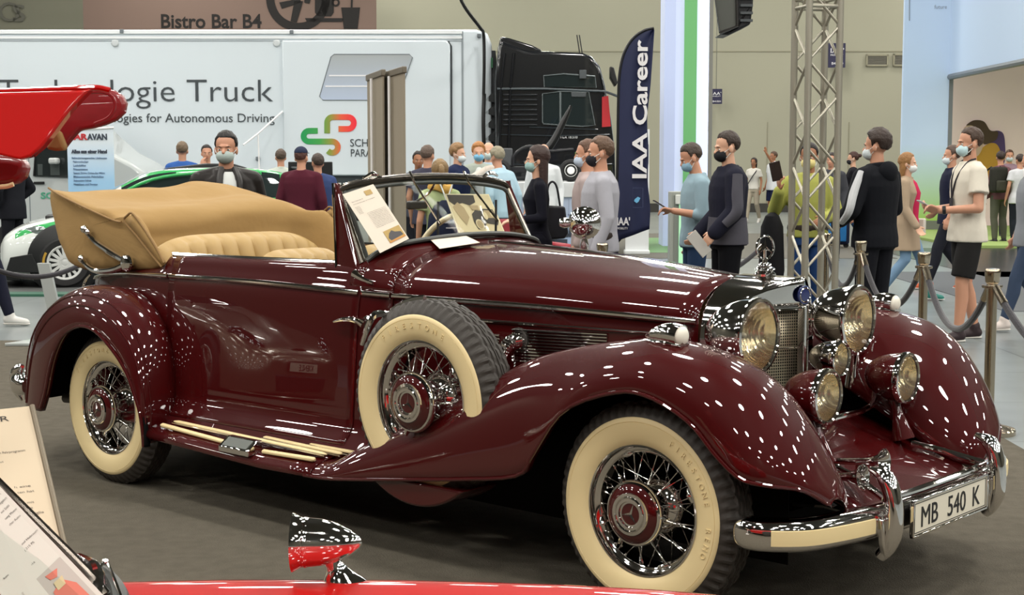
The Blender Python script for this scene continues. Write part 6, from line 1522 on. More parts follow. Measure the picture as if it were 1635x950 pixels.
def Hn(p, sh, wr, s, vdir, curl):
    """a hand at wrist p pointing along direction vdir; returns palm, fingers, thumb"""
    d = V(vdir).normalized(); side = V(sh)
    n = d.cross(side); n = n.normalized() if n.length > 1e-3 else V((0, 0, 1)); side = n.cross(d).normalized()
    p = V(p); ms = []
    palm = p + d * .085 * s
    for k in (-1, -.33, .33, 1): ms.append(cap_(p + side * k * .012 * s, palm + side * k * .030 * s, .015 * s, .0125 * s, 8))
    for k, L in ((-1, .060), (-.33, .076), (.33, .080), (1, .070)):
        a = palm + side * k * .029 * s; b = a + (d * cos(curl * .5) + n * sin(curl * .5)) * L * .5 * s; c = b + (d * cos(curl * 1.4) + n * sin(curl * 1.4)) * L * .5 * s
        ms += [cap_(a, b, .0095 * s, .0085 * s, 8), cap_(b, c, .0085 * s, .0072 * s, 8)]
    a = p + d * .025 * s + side * .022 * s; b = a + (d * .7 + side * .75 + n * .3).normalized() * .040 * s; c = b + (d * .9 + side * .15 + n * .45).normalized() * .036 * s
    ms += [cap_(a, b, .013 * s, .010 * s, 8), cap_(b, c, .010 * s, .008 * s, 8)]
    return ms
def person(label, x, y, face, H=1.78, sex='m', skin='a', hair='short', hairc='#2c2018', top=('tee', '#d0cdc8'), bottom=('trousers', '#23252b'), shoes='#22201f', mask=None,
           pose=None, head=(0, 0), vox=.011, wide=1.0, belt=None, eyes=True, group=None, lean=0.0, beard=None, loc_z=0.0):
    s = H / 1.75; P = pose or {}
    root = hthing('person', label, 'person', x, y, loc_z, face, group)
    w = (1.0 if sex == 'm' else .90) * wide
    g = lambda k, d: V(P.get(k, d)) * s
    J_ = dict(ls=g('ls', (-.172 * w, -.005, 1.388)), rs=g('rs', (.172 * w, -.005, 1.388)), le=g('le', (-.235 * w, -.03, 1.13)), re=g('re', (.235 * w, -.03, 1.13)),
              lw=g('lw', (-.245 * w, .06, .885)), rw=g('rw', (.245 * w, .06, .885)), lh=g('lh', (-.09, 0, .90)), rh=g('rh', (.09, 0, .90)),
              lk=g('lk', (-.10, .02, .49)), rk=g('rk', (.10, .02, .49)), la=g('la', (-.105, -.03, .085)), ra=g('ra', (.105, -.03, .085)))
    def ln(v):   # lean of the upper body
        if not lean: return V(v)
        v = V(v); z0 = .95 * s
        if v.z <= z0: return v
        M = Matrix.Translation((0, 0, z0)) @ Matrix.Rotation(-lean, 4, 'X') @ Matrix.Translation((0, 0, -z0)); return M @ v
    for k in ('ls', 'rs', 'le', 're', 'lw', 'rw'): J_[k] = ln(J_[k])
    HM = Matrix.Translation(ln(V((0, .0, 1.50)) * s)) @ Matrix.Rotation(head[0], 4, 'Z') @ Matrix.Rotation(head[1] - lean * .6, 4, 'X') @ Matrix.Scale(s, 4)
    hd = lambda m: T(m, HM)
    hp_ = lambda v: HM @ V(v)
    # ---- torso ring table (z, half width, half depth, y)
    if sex == 'm': TR = [(.84, .165, .115, 0), (.92, .168, .115, 0), (1.02, .155, .105, 0), (1.12, .156, .107, 0), (1.22, .168, .115, 0), (1.32, .178, .115, -.005), (1.40, .165, .098, -.01), (1.445, .105, .075, -.012), (1.48, .062, .060, -.01)]
    else: TR = [(.84, .168, .12, 0), (.92, .168, .122, -.005), (1.02, .138, .098, 0), (1.10, .130, .094, 0), (1.20, .145, .108, .005), (1.28, .155, .122, .012), (1.36, .150, .098, 0), (1.42, .105, .075, -.008), (1.46, .056, .056, -.01)]
    def torso(z0, inf, flare=0.0, z1=9):
        rr = [(z * s, (a * w + inf + flare * max(0, 1.0 - z)) * s, (b * w + inf + flare * max(0, 1.0 - z)) * s, c * s) for z, a, b, c in TR if z0 + .02 < z < z1]
        def at(zq):
            for i in range(len(TR) - 1):
                if TR[i][0] <= zq <= TR[i + 1][0]:
                    u = (zq - TR[i][0]) / (TR[i + 1][0] - TR[i][0]); return [TR[i][k] * (1 - u) + TR[i + 1][k] * u for k in range(4)]
            return [zq] + list(TR[0][1:])
        b = at(z0)
        rr = [(z0 * s, (b[1] * w + inf + flare * max(0, 1.0 - z0)) * s, (b[2] * w + inf + flare * max(0, 1.0 - z0)) * s, b[3] * s)] + rr
        m = rings(rr); return ([ln(v) for v in m[0]], m[1])
    def arm(i, r, to=1.0, infl=0.0):
        a, b, c = J_[i + 's'], J_[i + 'e'], J_[i + 'w']
        k = s * (1.0 if sex == 'm' else .86)
        tz = cap_(ln(V(((-1 if i == 'l' else 1) * .035, -.012, 1.428)) * s), a, (.046 + infl) * k, (.050 + infl) * k)
        ms = [tz, cap_(a, b, (.050 + infl) * k, (.040 + infl) * k)]
        if to > .5: ms.append(cap_(b, b + (c - b) * ((to - .5) * 2), (.040 + infl) * k, (.029 + infl + .0 * to) * k))
        elif to < .5: ms = [tz, tube([a - (b - a) * .08, a + (b - a) * to, a + (b - a) * to * 2], [(.046 + infl) * k, (.053 + infl) * k, (.052 + infl * 1.5) * k], 18)]
        return ms
    def leg(i, to=1.0, infl=0.0, calf=True):
        a, b, c = J_[i + 'h'], J_[i + 'k'], J_[i + 'a']
        k = s * (1.0 if sex == 'm' else .96)
        if to < .5: return [cap_(a, a + (b - a) * .3, (.070 + infl) * k, (.078 + infl) * k), tube([a + (b - a) * .25, a + (b - a) * .5, a + (b - a) * to * 2], [(.076 + infl) * k, (.078 + infl) * k, (.074 + infl) * k], 20)]
        m = [cap_(a, b, (.085 + infl) * k, (.055 + infl) * k)]
        e = b + (c - b) * ((to - .5) * 2)
        mid = b + (c - b) * .32 + V((0, -.012 * s, 0))
        if to > .70: m += [cap_(b, mid, (.053 + infl) * k, (.054 + infl) * k), cap_(mid, e, (.054 + infl) * k, (.036 + infl) * k)]
        else: m += [cap_(b, e, (.053 + infl) * k, (.053 + infl) * k)]
        return m
    # ---- body: one continuous surface
    bm_ = [torso(.86, -.012)]
    for i in 'lr':
        bm_ += arm(i, 1) + leg(i)
        d = (J_[i + 'w'] - J_[i + 'e']); sd = V(P.get(i + 'side', ((1 if i == 'l' else -1) * .4, .8, 0)))
        bm_ += Hn(J_[i + 'w'], sd, 0, s, P.get(i + 'hd', d), P.get(i + 'curl', .6))
        fd = V(P.get(i + 'fd', ((-.12 if i == 'l' else .12), 1, -.1))).normalized()
        bm_ += [cap_(J_[i + 'a'] + V((0, 0, -.03)) * s, J_[i + 'a'] + fd * .13 * s + V((0, 0, -.045)) * s, .038 * s, .028 * s)]
    bm_ += [cap_(ln(V((0, -.012, 1.43)) * s), hp_((0, .0, .07)), .056 * s * w ** .5, .052 * s)]
    bm_ += [hd(ellipsoid((0, -.008, .160), (.074, .093, .090), 24, 16)), hd(ellipsoid((0, .022, .105), (.060, .070, .088), 24, 16)), hd(ellipsoid((0, .052, .048), (.034, .034, .030), 16, 10)),
            hd(cap_((0, .086, .128), (0, .104, .098), .008, .0135, 10)), hd(ellipsoid((0, .086, .143), (.040, .012, .010), 14, 8))]
    for sx_ in (-1, 1): bm_ += [hd(ellipsoid((sx_ * .077, -.004, .112), (.010, .020, .031), 12, 8)), hd(ellipsoid((sx_ * .036, .064, .100), (.018, .018, .016), 10, 8))]
    bm_.append(hd(ellipsoid((0, .084, .066), (.022, .010, .010), 12, 8)))
    SK = SKIN[skin]
    body = fused('body', J(*bm_), SK, root, vox * (.8 if vox < .012 else 1), 2)
    if eyes:
        for sx_ in (-1, 1):
            e = obj('eye', hd(ellipsoid((sx_ * .031, .0785, .118), (.0125, .008, .0075), 14, 8)), mat('eye_white', '#cfc8bf', .3), body)
            obj('iris', hd(ellipsoid((sx_ * .031, .084, .118), (.0055, .004, .006), 10, 6)), mat('eye_dark', (.02, .014, .01), .2), e)
            obj('eyebrow', hd(tube([(sx_ * .014, .091, .136), (sx_ * .032, .090, .142), (sx_ * .052, .076, .136)], [.0025, .0035, .002], 8)), hairm(hairc), body)
        if not mask: obj('lips', hd(ellipsoid((0, .089, .064), (.020, .009, .007), 12, 8)), mat('lips', '#9c5f55', .5), body)
    # ---- hair
    hm = hairm(hairc); hc, hr = (0, -.012, .165), (.083, .102, .098)
    sd_ = random.random() * 50
    if hair == 'short': obj('hair', hd(hair_shell(hc, hr, hl_short, seed=sd_)), hm, root, smooth=180)
    elif hair == 'full': obj('hair', hd(hair_shell((0, -.010, .170), (.092, .110, .108), hl_short, seed=sd_)), hm, root, smooth=180)
    elif hair == 'bald': obj('hair', hd(hair_shell(hc, (.079, .098, .094), hl_bald, seed=sd_)), hm, root, smooth=180)
    elif hair in ('long', 'bob', 'bun', 'tail'):
        o = obj('hair', hd(hair_shell((0, -.012, .164), (.086, .105, .100), hl_long if hair != 'bun' else hl_short, seed=sd_)), hm, root, smooth=180)
        if hair in ('long', 'bob'):
            zb = -.22 if hair == 'long' else -.03
            rows = []
            for k in range(9):
                t = k / 8; z = .15 + (zb - .15) * t; rows.append([(c_ * (.083 + .010 * sin(t * 3) - .02 * t) , -.018 - .02 * t + sn * (.082 - .028 * t), z) for c_, sn in [(cos(a), sin(a)) for a in [R(165) + R(210) * q / 20 for q in range(21)]]])
            inner = [[(x_ * .72, y_ * .72 - .012, z_) for x_, y_, z_ in r_] for r_ in rows]
            lock = grid([r_ + list(reversed(q_)) for r_, q_ in zip(rows, inner)], True, False, True, True)
            recalc(obj('hair_length', hd(lock), hm, o, smooth=70))
        if hair == 'bun': obj('hair_bun', hd(ellipsoid((0, -.125, .185), (.038, .038, .036), 16, 10)), hm, o)
        if hair == 'tail': obj('hair_tail', hd(tube([(0, -.105, .19), (0, -.155, .16), (0, -.165, .06), (0, -.14, -.04)], [.02, .03, .026, .008], 10, smooth=14)), hm, o)
    elif hair == 'cap':
        obj('hair', hd(hair_shell(hc, (.080, .099, .094), hl_short, seed=sd_)), hm, root, smooth=180)
        c = obj('cap', hd(hair_shell((0, -.012, .172), (.088, .107, .100), lambda d: d.z - .20, thick=1.0, rough=.1)), cloth('cap_navy', '#2a3146'), root, smooth=180)
        obj('cap_peak', hd(prism([(.075 * cos(a), .075 + .075 * sin(a)) for a in [pi * i / 14 for i in range(15)]], .186, .193, 'z')), cloth('cap_navy', '#2a3146'), c)
    if beard: obj('beard', hd(hair_shell((0, .020, .082), (.066, .074, .074), lambda d: .55 - d.z - .5 * (1 - d.y) if d.y > -.15 else -1, seed=3)), hairm(beard), root, smooth=180)
    if mask:
        mk = obj('face_mask', hd(hair_shell((0, .026, .072), (.066, .082, .056), lambda d: d.y - .12, thick=1.05, rough=.25)), mat('mask_' + mask.lstrip('#'), mask, .8, bump=(60, .2)), root, smooth=180)
        for sx_ in (-1, 1): obj('ear_loop', hd(tube([(sx_ * .062, .05, .095), (sx_ * .080, .0, .125), (sx_ * .078, -.018, .11), (sx_ * .066, .04, .05)], .0022, 6, smooth=12)), mat('loop_white', '#d5d8d6', .7), mk)
    # ---- clothes
    kind, tc = top[0], top[1]
    tm = cloth('fabric_' + tc.lstrip('#'), tc)
    INF = {'tee': .018, 'shirt': .013, 'jacket': .030, 'hoodie': .026, 'sweater': .020, 'dress': .010, 'cardigan': .022, 'vest': .01}[kind]
    hem = top[2] if len(top) > 2 else {'tee': .80, 'shirt': .84, 'jacket': .76, 'hoodie': .80, 'sweater': .83, 'dress': .55, 'cardigan': .62, 'vest': .85}[kind]
    slv = {'tee': .30, 'shirt': 1.0, 'jacket': 1.0, 'hoodie': 1.0, 'sweater': 1.0, 'dress': .96, 'cardigan': 1.0, 'vest': .1}[kind]
    if len(top) > 3: slv = top[3]
    ms = [torso(hem, INF, .10 if kind in ('dress', 'cardigan', 'tee') else .04)]
    for i in 'lr': ms += arm(i, 1, slv, INF + .003)
    tp = fused('top', J(*ms), tm, root, vox)
    ck = ln(V((0, -.012, 1.458)) * s)
    if kind in ('shirt', 'jacket', 'hoodie', 'cardigan'):
        rr = .066 if kind != 'hoodie' else .080
        obj('collar', T(tube([(rr * cos(a), rr * 1.02 * sin(a), .012 * -sin(a)) for a in [2 * pi * k / 20 for k in range(20)]], .014 if kind != 'hoodie' else .024, 8, flat=1.6, closed=True), Matrix.Translation(ck) @ Matrix.Scale(s, 4)), tm, tp)
    if kind == 'hoodie':
        obj('hood', T(ellipsoid((0, -.10, -.03), (.105, .055, .085), 20, 12), Matrix.Translation(ck) @ Matrix.Scale(s, 4)), tm, tp)
    bk, bc = bottom[0], bottom[1]
    bmz = cloth('fabric_' + bc.lstrip('#'), bc)
    if bk != 'none':
        to = {'trousers': .97, 'jeans': .96, 'shorts': .45, 'skirt': .3}[bk]
        inf = {'trousers': .016, 'jeans': .010, 'shorts': .022, 'skirt': .03}[bk]
        rr = [(.83, .170 * w + .008, .118 * w + .008, 0), (.92, .168 * w + .008, .116 * w + .008, 0), (1.0, .150 * w + .010, .104 * w + .008, 0)]
        m = rings([(z * s, a * s, b * s, c * s) for z, a, b, c in rr]); ms = [m]
        for i in 'lr': ms += leg(i, to, inf)
        fused('bottoms', J(*ms), bmz, root, vox)
    if belt: obj('belt', tube([(.168 * w * 1.02 * s * cos(a), .120 * s * sin(a), .985 * s) for a in [2 * pi * k / 24 for k in range(24)]], .018 * s, 8, flat=2.0, closed=True), mat('belt_leather', '#2b201a', .5), root)
    sm = mat('shoe_' + shoes.lstrip('#'), shoes, .6)
    for i in 'lr':
        a = J_[i + 'a']; fd = V(P.get(i + 'fd', ((-.12 if i == 'l' else .12), 1, -.1))).normalized()
        sh_ = fused('shoe', J(cap_(a + V((0, -.02, -.035)) * s, a + fd * .15 * s + V((0, 0, -.050)) * s, .047 * s, .036 * s), cap_(a + V((0, 0, .02)) * s, a + V((0, .0, -.02)) * s, .047 * s, .048 * s)), sm, root, vox, 2)
        so = cap_(a + V((0, -.025, -.070)) * s, a + fd * .155 * s + V((0, 0, -.072)) * s, .042 * s, .036 * s)
        zc = sum(v.z for v in so[0]) / len(so[0])
        obj('sole', ([V((v.x, v.y, zc + (v.z - zc) * .33)) for v in so[0]], so[1]), mat('sole_white', '#c9c6bf', .6) if shoes not in ('#22201f',) else mat('sole_dark', '#1a1817', .6), sh_)
    root['_J'] = 0; del root['_J']
    return root, J_, HM, s
def held(name, label, cat, root, loc, vf, m, rot=None, group=None, **k):
    """a carried thing: top-level, placed in the carrier's frame"""
    M = Matrix.LocRotScale(root.location, root.rotation_euler, None)
    p = M @ V(loc)
    o = tag(obj(name, vf, m, None, **k), label, cat, group)
    o.location = p; o.rotation_euler = (root.rotation_euler if rot is None else (rot[0], rot[1], root.rotation_euler[2] + rot[2]))
    return o
L90, R90, AWAY, TO = R(90), R(-90), 0, R(180)
def at(px, d): return hx(px, 240, d), d
W_STEP = dict(lk=(-.095, .16, .50), la=(-.095, .26, .10), rk=(.095, .02, .50), ra=(.095, -.24, .13), rfd=(.1, 1, -.55))
W_STEP2 = dict(rk=(.095, .14, .50), ra=(.095, .24, .09), lk=(-.095, .0, .50), la=(-.095, -.22, .12), lfd=(-.1, 1, -.5))
HOLD = dict(re=(.25, .0, 1.12), rw=(.14, .26, 1.16), le=(-.25, .0, 1.12), lw=(-.12, .27, 1.15), rhd=(-.5, .7, .1), lhd=(.5, .7, .1), rcurl=.9, lcurl=.9)
# --- right-hand group
x, y = at(1548, 13.25)
p, Jn, HM_, s = person('bearded man in off-white T-shirt, black shorts and a blue mask', x, y, L90 + .12, 1.90, hair='short', hairc='#3a2719', top=('tee', '#cfc8ba', .82), bottom=('shorts', '#1f1e1e'), shoes='#2a1c20', mask='#b9d3d8', beard='#3a2719', skin='a',
    pose=dict(re=(.20, -.02, 1.10), rw=(.10, .26, 1.08), le=(-.25, .02, 1.10), lw=(-.08, .27, 1.08), rhd=(-.2, .8, .2), lhd=(.2, .8, .2), la=(-.10, .10, .085), lk=(-.10, .08, .49), ra=(.12, -.14, .085), rk=(.11, -.04, .49), rcurl=1.0, lcurl=1.0), vox=.010)
ly = held('lanyard', 'dark lanyard with badge round the neck of the man in off-white T-shirt', 'lanyard', p, (0, 0, 0), J(tube([(-.07, -.03, 1.50 * s), (-.075, .05, 1.47 * s), (-.05, .135, 1.34 * s), (0, .155, 1.18 * s)], .008, 6, smooth=14), tube([(.07, -.03, 1.50 * s), (.075, .05, 1.47 * s), (.05, .135, 1.34 * s), (0, .155, 1.18 * s)], .008, 6, smooth=14), box(-.03, .03, .155, .162, 1.06 * s, 1.18 * s)), mat('lanyard_black', '#211d25', .7))
held('smartphone', 'phone held in both hands by the man in off-white T-shirt', 'phone', p, (.01, .40, 1.13 * s), box(-.038, .038, -.07, .07, -.005, .005), mat('phone_silver', '#a7a7a8', .25), rot=(.5, 0, 0), bevel=.004)
held('wrist_watch', 'black watch on the wrist of the man in off-white T-shirt', 'watch', p, tuple(Jn['lw'] * .9 + Jn['le'] * .1), lathe([(.034, -.016), (.040, -.012), (.040, .012), (.034, .016)], 18), mat('watch_black', '#131313', .4), rot=(1.5, 0, -.4))
x, y = at(1520, 18.6)
person('man in navy T-shirt and white mask behind the bearded man', x, y, L90 - .1, 1.80, hair='short', hairc='#4b3a30', top=('tee', '#191c30'), bottom=('trousers', '#1f2129'), shoes='#b4512a', mask='#c9d2d6', pose=dict(W_STEP, re=(.24, -.1, 1.13), rw=(.2, .12, .95)), vox=.011)
x, y = at(1400, 12.3)
p, Jn, HM_, s = person('tall young man in black hoodie with white sleeve stripe seen from behind', x, y, R(40), 1.86, hair='full', hairc='#2b1c14', top=('hoodie', '#0d0f15', .84), bottom=('trousers', '#121319'), mask='#c8d0d2', head=(.35, 0), pose=dict(le=(-.30, .0, 1.14), lw=(-.17, .20, 1.05), re=(.27, .02, 1.14), rw=(.15, .22, 1.08), lcurl=1.0, rcurl=1.0), vox=.010, wide=1.05)
obj('sleeve_stripe', tube([tuple(Jn['ls'] + V((-.045, -.02, .045))), tuple((Jn['ls'] + Jn['le']) / 2 + V((-.085, -.03, .01))), tuple(Jn['le'] + V((-.075, -.03, -.01))), tuple((Jn['le'] + Jn['lw']) / 2 + V((-.055, .0, -.055)))], [.028, .036, .034, .026], 10, smooth=16), cloth('stripe_white', '#b9bbbd'), p)
x, y = at(1450, 17.1)
p, Jn, HM_, s = person('blond woman in beige cardigan, pink top and jeans with a white mask', x, y, R90 - .45, 1.70, sex='f', skin='c', hair='bob', hairc='#8a6236', top=('cardigan', '#9d8a74', .60), bottom=('jeans', '#6f8ba6'), shoes='#1f6e63', mask='#d6d8d6', pose=dict(W_STEP, le=(-.22, -.05, 1.10), lw=(-.23, .03, .86), re=(.22, .02, 1.10), rw=(.24, .16, .90)), vox=.011)
obj('inner_top', rings([(z * s, a * s, b * s, c * s) for z, a, b, c in [(.86, .085, .06, .098), (1.0, .085, .05, .085), (1.15, .09, .055, .088), (1.28, .085, .05, .108), (1.40, .06, .05, .06), (1.44, .045, .04, .03)]]), cloth('pink_top', '#b3274d'), p)
hb = held('shoulder_bag', 'small white shoulder bag at the hip of the woman in beige cardigan', 'bag', p, (-.20, .05, .90 * s), box(-.05, .05, -.15, .13, -.11, .07), mat('bag_white', '#c8c2b6', .5), bevel=.015)
x, y = at(1362, 28)
person('woman in black T-shirt and blue jeans with her hair in a bun pulling a suitcase', x, y, L90 - .2, 1.78, sex='f', hair='bun', hairc='#3a1f17', top=('tee', '#17171d', .88), bottom=('jeans', '#2a4d7c'), shoes='#4a4a4c', mask='#1c1c20', skin='c', pose=dict(W_STEP2, le=(-.22, -.16, 1.14), lw=(-.24, -.24, .92)), vox=.015)
sc = hthing('rolling_suitcase', 'blue and black rolling suitcase beside the woman in black T-shirt', 'suitcase', hx(1334, 350, 27.6), 27.6, 0, -.2)
obj('case_shell', box(-.26, .26, -.14, .14, .06, .80), cloth('case_navy', '#141a30', .6), sc, bevel=.06, seg=3)
obj('case_pocket', box(-.22, .20, -.18, -.13, .12, .46), cloth('case_blue', '#1f5f95', .6), sc, bevel=.04, seg=3)
obj('case_handle', tube([(-.12, .1, .78), (-.12, .1, 1.02), (.12, .1, 1.02), (.12, .1, .78)], .012, 8), mat('alu'), sc)
for sx_ in (-1, 1): obj('case_wheel', mv(lathe([(0, -.015), (.05, -.015), (.05, .015), (0, .015)], 16, 'y'), sx_ * .2, 0, .05), mat('mirror_black'), sc)
x, y = at(1292, 13.6)
p, Jn, HM_, s = person('man in lime yellow sweater and jeans with a yellow mask behind the truss', x, y, R(160), 1.77, skin='b', hair='short', hairc='#1a1311', top=('sweater', '#9a9c50', .90), bottom=('jeans', '#24406e'), mask='#d2c483', belt=True, pose=dict(re=(.30, .05, 1.14), rw=(.22, .26, 1.32), rhd=(0, .3, .9), rcurl=.9, le=(-.25, 0, 1.13), lw=(-.18, .2, 1.08)), vox=.010)
held('tablet', 'dark phone held up by the man in lime yellow sweater', 'phone', p, (.24, .34, 1.50 * s), box(-.05, .05, -.006, .006, -.09, .09), mat('phone_dark', '#2a1d1a', .2), rot=(-.25, .25, .3), bevel=.006)
cj = held('carried_jacket', 'dark jacket hanging over the arm of the man in lime yellow sweater', 'jacket', p, (.30, .16, .80 * s), rings([(-.42, .05, .04, .02), (-.38, .10, .06, .02), (-.2, .12, .08, 0), (0, .11, .09, 0), (.2, .10, .11, 0), (.30, .06, .10, 0), (.33, .02, .05, 0)]), cloth('jacket_dark', '#1c1c1e'))
x, y = at(1328, 24)
person('person in dark grey top partly hidden by the truss', x, y, R(150), 1.74, hair='short', hairc='#241a15', top=('sweater', '#3c3d42'), bottom=('trousers', '#2a2b30'), vox=.015)
# far pair at the back wall
x, y = at(1204, 39)
p, *_ = person('far woman in white blouse and beige trousers with a shoulder strap', x, y, R(150), 1.70, sex='f', hair='bob', hairc='#241712', top=('tee', '#c9c6bd', .90), bottom=('trousers', '#a39a88'), shoes='#c8c6c0', skin='b', pose=dict(W_STEP2), vox=.018)
held('cross_strap', 'dark bag strap across the far woman in white blouse', 'strap', p, (0, 0, 0), tube([(-.12, .10, 1.37), (0, .145, 1.18), (.13, .12, .98)], .012, 6, smooth=10), mat('lanyard_black'))
x, y = at(1235, 39)
person('far man in white T-shirt and navy shorts pointing upward', x, y, L90 + .4, 1.86, hair='short', hairc='#4a3626', top=('tee', '#cfd2d4'), bottom=('shorts', '#1b2140'), shoes='#cfcac2', skin='b', pose=dict(le=(-.24, .20, 1.50), lw=(-.26, .38, 1.72), lhd=(0, .2, 1), lcurl=.2), vox=.018)
# people inside the booth
x, y = at(1598, 29); person('man in plaid shirt and green-grey trousers with a backpack in the booth', x, y, R(20), 1.80, hair='short', hairc='#2b1d16', top=('shirt', '#6d4a50'), bottom=('trousers', '#55564a'), vox=.016, head=(-.5, 0))
bp_ = hthing('backpack', 'dark green-black backpack on the man in plaid shirt', 'backpack', hx(1592, 300, 28.72), 28.72, 1.0, R(20))
obj('pack_body', box(-.17, .17, -.13, .06, 0, .50), cloth('pack_dark', '#2c2c26', .7), bp_, bevel=.06, seg=3); obj('pack_pocket', box(-.13, .13, -.19, -.12, .03, .24), cloth('pack_dark2', '#3a3a30', .7), bp_, bevel=.03)
for sx_ in (-1, 1): obj('pack_strap', tube([(sx_ * .11, .03, .06), (sx_ * .16, .12, .2), (sx_ * .14, .16, .40), (sx_ * .10, .05, .50)], .018, 8, smooth=12), cloth('pack_dark', '#2c2c26', .7), bp_)
x, y = at(1612, 31); person('bearded man with mask at the back of the booth', x, y, R(170), 1.84, hair='short', hairc='#4a2f1c', top=('shirt', '#8c7480'), bottom=('trousers', '#30323a'), mask='#b9c3c8', beard='#4a2f1c', vox=.016)
x, y = at(1629, 28.6); person('woman in striped white T-shirt and dark trousers at the right edge of the booth', x, y, R(10), 1.74, sex='f', hair='short', hairc='#2e221c', top=('tee', '#c6c8cb'), bottom=('trousers', '#1c2028'), vox=.016, wide=1.1)
x, y = at(1650, 14.0); person('person in white trainers stepping in at the right edge', x, y, L90, 1.75, top=('tee', '#7d8086'), bottom=('jeans', '#39465c'), shoes='#cfc4bd', pose=dict(W_STEP), vox=.014)
# --- column pair
x, y = at(1112, 13.2)
p, Jn, HM_, s = person('man in light blue shirt and jeans reading his phone, with blue mask', x, y, L90 + .1, 1.77, skin='a', hair='short', hairc='#3b3028', top=('shirt', '#8aa2ad', .84, .62), bottom=('jeans', '#2a3f5e'), mask='#86a9bd', head=(0, -.38), pose=dict(le=(-.25, .0, 1.12), lw=(-.20, .24, 1.16), lhd=(.1, .9, .15), lcurl=1.0, re=(.24, -.05, 1.12), rw=(.23, .0, .90)), vox=.010, wide=1.04)
held('smartphone', 'phone in the hand of the man in light blue shirt', 'phone', p, (-.185, .36, 1.215 * s), box(-.036, .036, -.07, .07, -.005, .005), mat('phone_dark'), rot=(.55, 0, 0), bevel=.004)
x, y = at(1163, 12.4)
p, Jn, HM_, s = person('young man in dark and grey zip jacket with black mask', x, y, L90 + .15, 1.85, skin='c', hair='short', hairc='#2c1e15', top=('jacket', '#1b1c2a', .86), bottom=('trousers', '#0c0d12'), mask='#15151a', head=(.1, -.1), pose=dict(le=(-.25, .02, 1.13), lw=(-.21, .16, .97), re=(.25, -.02, 1.13), rw=(.22, .16, .95)), vox=.010)
obj('sleeve_panel', tube([tuple(Jn['ls'] + V((-.058, .0, .03))), tuple((Jn['ls'] + Jn['le']) / 2 + V((-.055, 0, 0))), tuple(Jn['le'] + V((-.050, .0, 0))), tuple((Jn['le'] * .4 + Jn['lw'] * .6) + V((-.045, 0, 0)))], [.045, .052, .050, .040], 12, smooth=16), cloth('panel_grey', '#4b4a52'), p)
obj('jacket_band', rings([(z * s, a * s, b * s, c * s) for z, a, b, c in [(.87, .207, .157, 0), (.95, .204, .154, 0), (1.04, .194, .144, 0), (1.08, .191, .142, 0)]]), cloth('panel_grey', '#4b4a52'), p)
held('folded_leaflet', 'pale folded leaflet in the hand of the young man in zip jacket', 'leaflet', p, (-.20, .30, .88 * s), box(-.006, .006, -.05, .05, -.11, .11), mat('paper_grey', '#b6b3ad', .7), rot=(-.7, 0, 0), bevel=.002)
# --- before the flag
x, y = at(958, 11.9)
p, *_ = person('heavy man in pale grey shirt with black mask beside the flag', x, y, L90 + .05, 1.80, skin='a', hair='short', hairc='#5a4332', top=('shirt', '#a3a3ab', .86), bottom=('trousers', '#191c28'), mask='#15131c', wide=1.17, belt=True, vox=.010)
x, y = at(937, 12.9)
person('man with pale mask half hidden behind the man in grey shirt', x, y, L90 - .1, 1.79, skin='a', hair='short', hairc='#5b4030', top=('shirt', '#a99a98'), bottom=('trousers', '#2a2b33'), mask='#b8c6d8', vox=.012)
x, y = at(858, 13.1)
p, Jn, HM_, s = person('woman with long brown hair in a black dress, masked, beside the mirror', x, y, L90 + .1, 1.74, sex='f', skin='c', hair='long', hairc='#2e1a14', top=('dress', '#0c0d18', .50), bottom=('skirt', '#0c0d18'), shoes='#22201f', mask='#93b5b2', vox=.010, pose=dict(le=(-.22, -.02, 1.12), lw=(-.20, .2, 1.10)))
hb = held('handbag', 'black tote bag on the shoulder of the woman in black dress', 'bag', p, (.20, -.17, 1.08 * s), prism([(-.10, .13), (.09, .14), (.12, -.13), (.06, -.17), (-.10, -.16), (-.13, -.11)], -.06, .06, 'x'), mat('bag_black', '#10121c', .5), bevel=.02, seg=3)
obj('bag_handle', tube([(0, -.06, .13), (0, -.03, .30), (0, .01, .35), (0, .05, .30), (0, .06, .13)], .010, 8, smooth=18), mat('bag_black'), hb)
# --- behind the windscreen
x, y = at(702, 14.0)
p, Jn, HM_, s = person('fair-haired woman in pale green top with a yellow scarf, seen from behind', x, y, R(10), 1.62, sex='f', hair='tail', hairc='#7d6440', top=('tee', '#a5b183', .94), bottom=('trousers', '#191a1e'), vox=.011, skin='a')
obj('scarf', T(tube([(.085 * cos(a), .085 * sin(a), .02 * sin(2 * a)) for a in [2 * pi * k / 24 for k in range(24)]], .034, 10, flat=1.3, closed=True), Matrix.Translation((0, -.012, 1.47 * s))), cloth('scarf_yellow', '#d7a95a'), p)
db = held('drawstring_bag', 'navy drawstring bag on the back of the woman in pale green top', 'bag', p, (.04, -.20, 1.14 * s), rings([(-.21, .06, .03, 0), (-.20, .17, .06, 0), (-.1, .19, .075, 0), (.05, .17, .07, 0), (.14, .12, .05, 0), (.19, .05, .025, 0)]), cloth('bag_navy', '#1c2236', .6))
for sx_ in (-1, 1): obj('cord', tube([(0, 0, .18), (sx_ * .05, .03, .32), (sx_ * .10, .10, .44)], .007, 6, smooth=8), mat('loop_white'), db)
fit_letter('bag_print', 'mobility', -.09, .13, -.02, .03, -.082, WHT, db); fit_letter('bag_print', 'summit', -.02, .13, -.07, .016, -.086, WHT, db)
x, y = at(683, 18.5); person('man with cropped hair and patterned dark shirt left of the scarfed woman', x, y, R(-20), 1.80, hair='short', hairc='#5a4a40', top=('tee', '#3b3a48'), bottom=('trousers', '#23242b'), vox=.014)
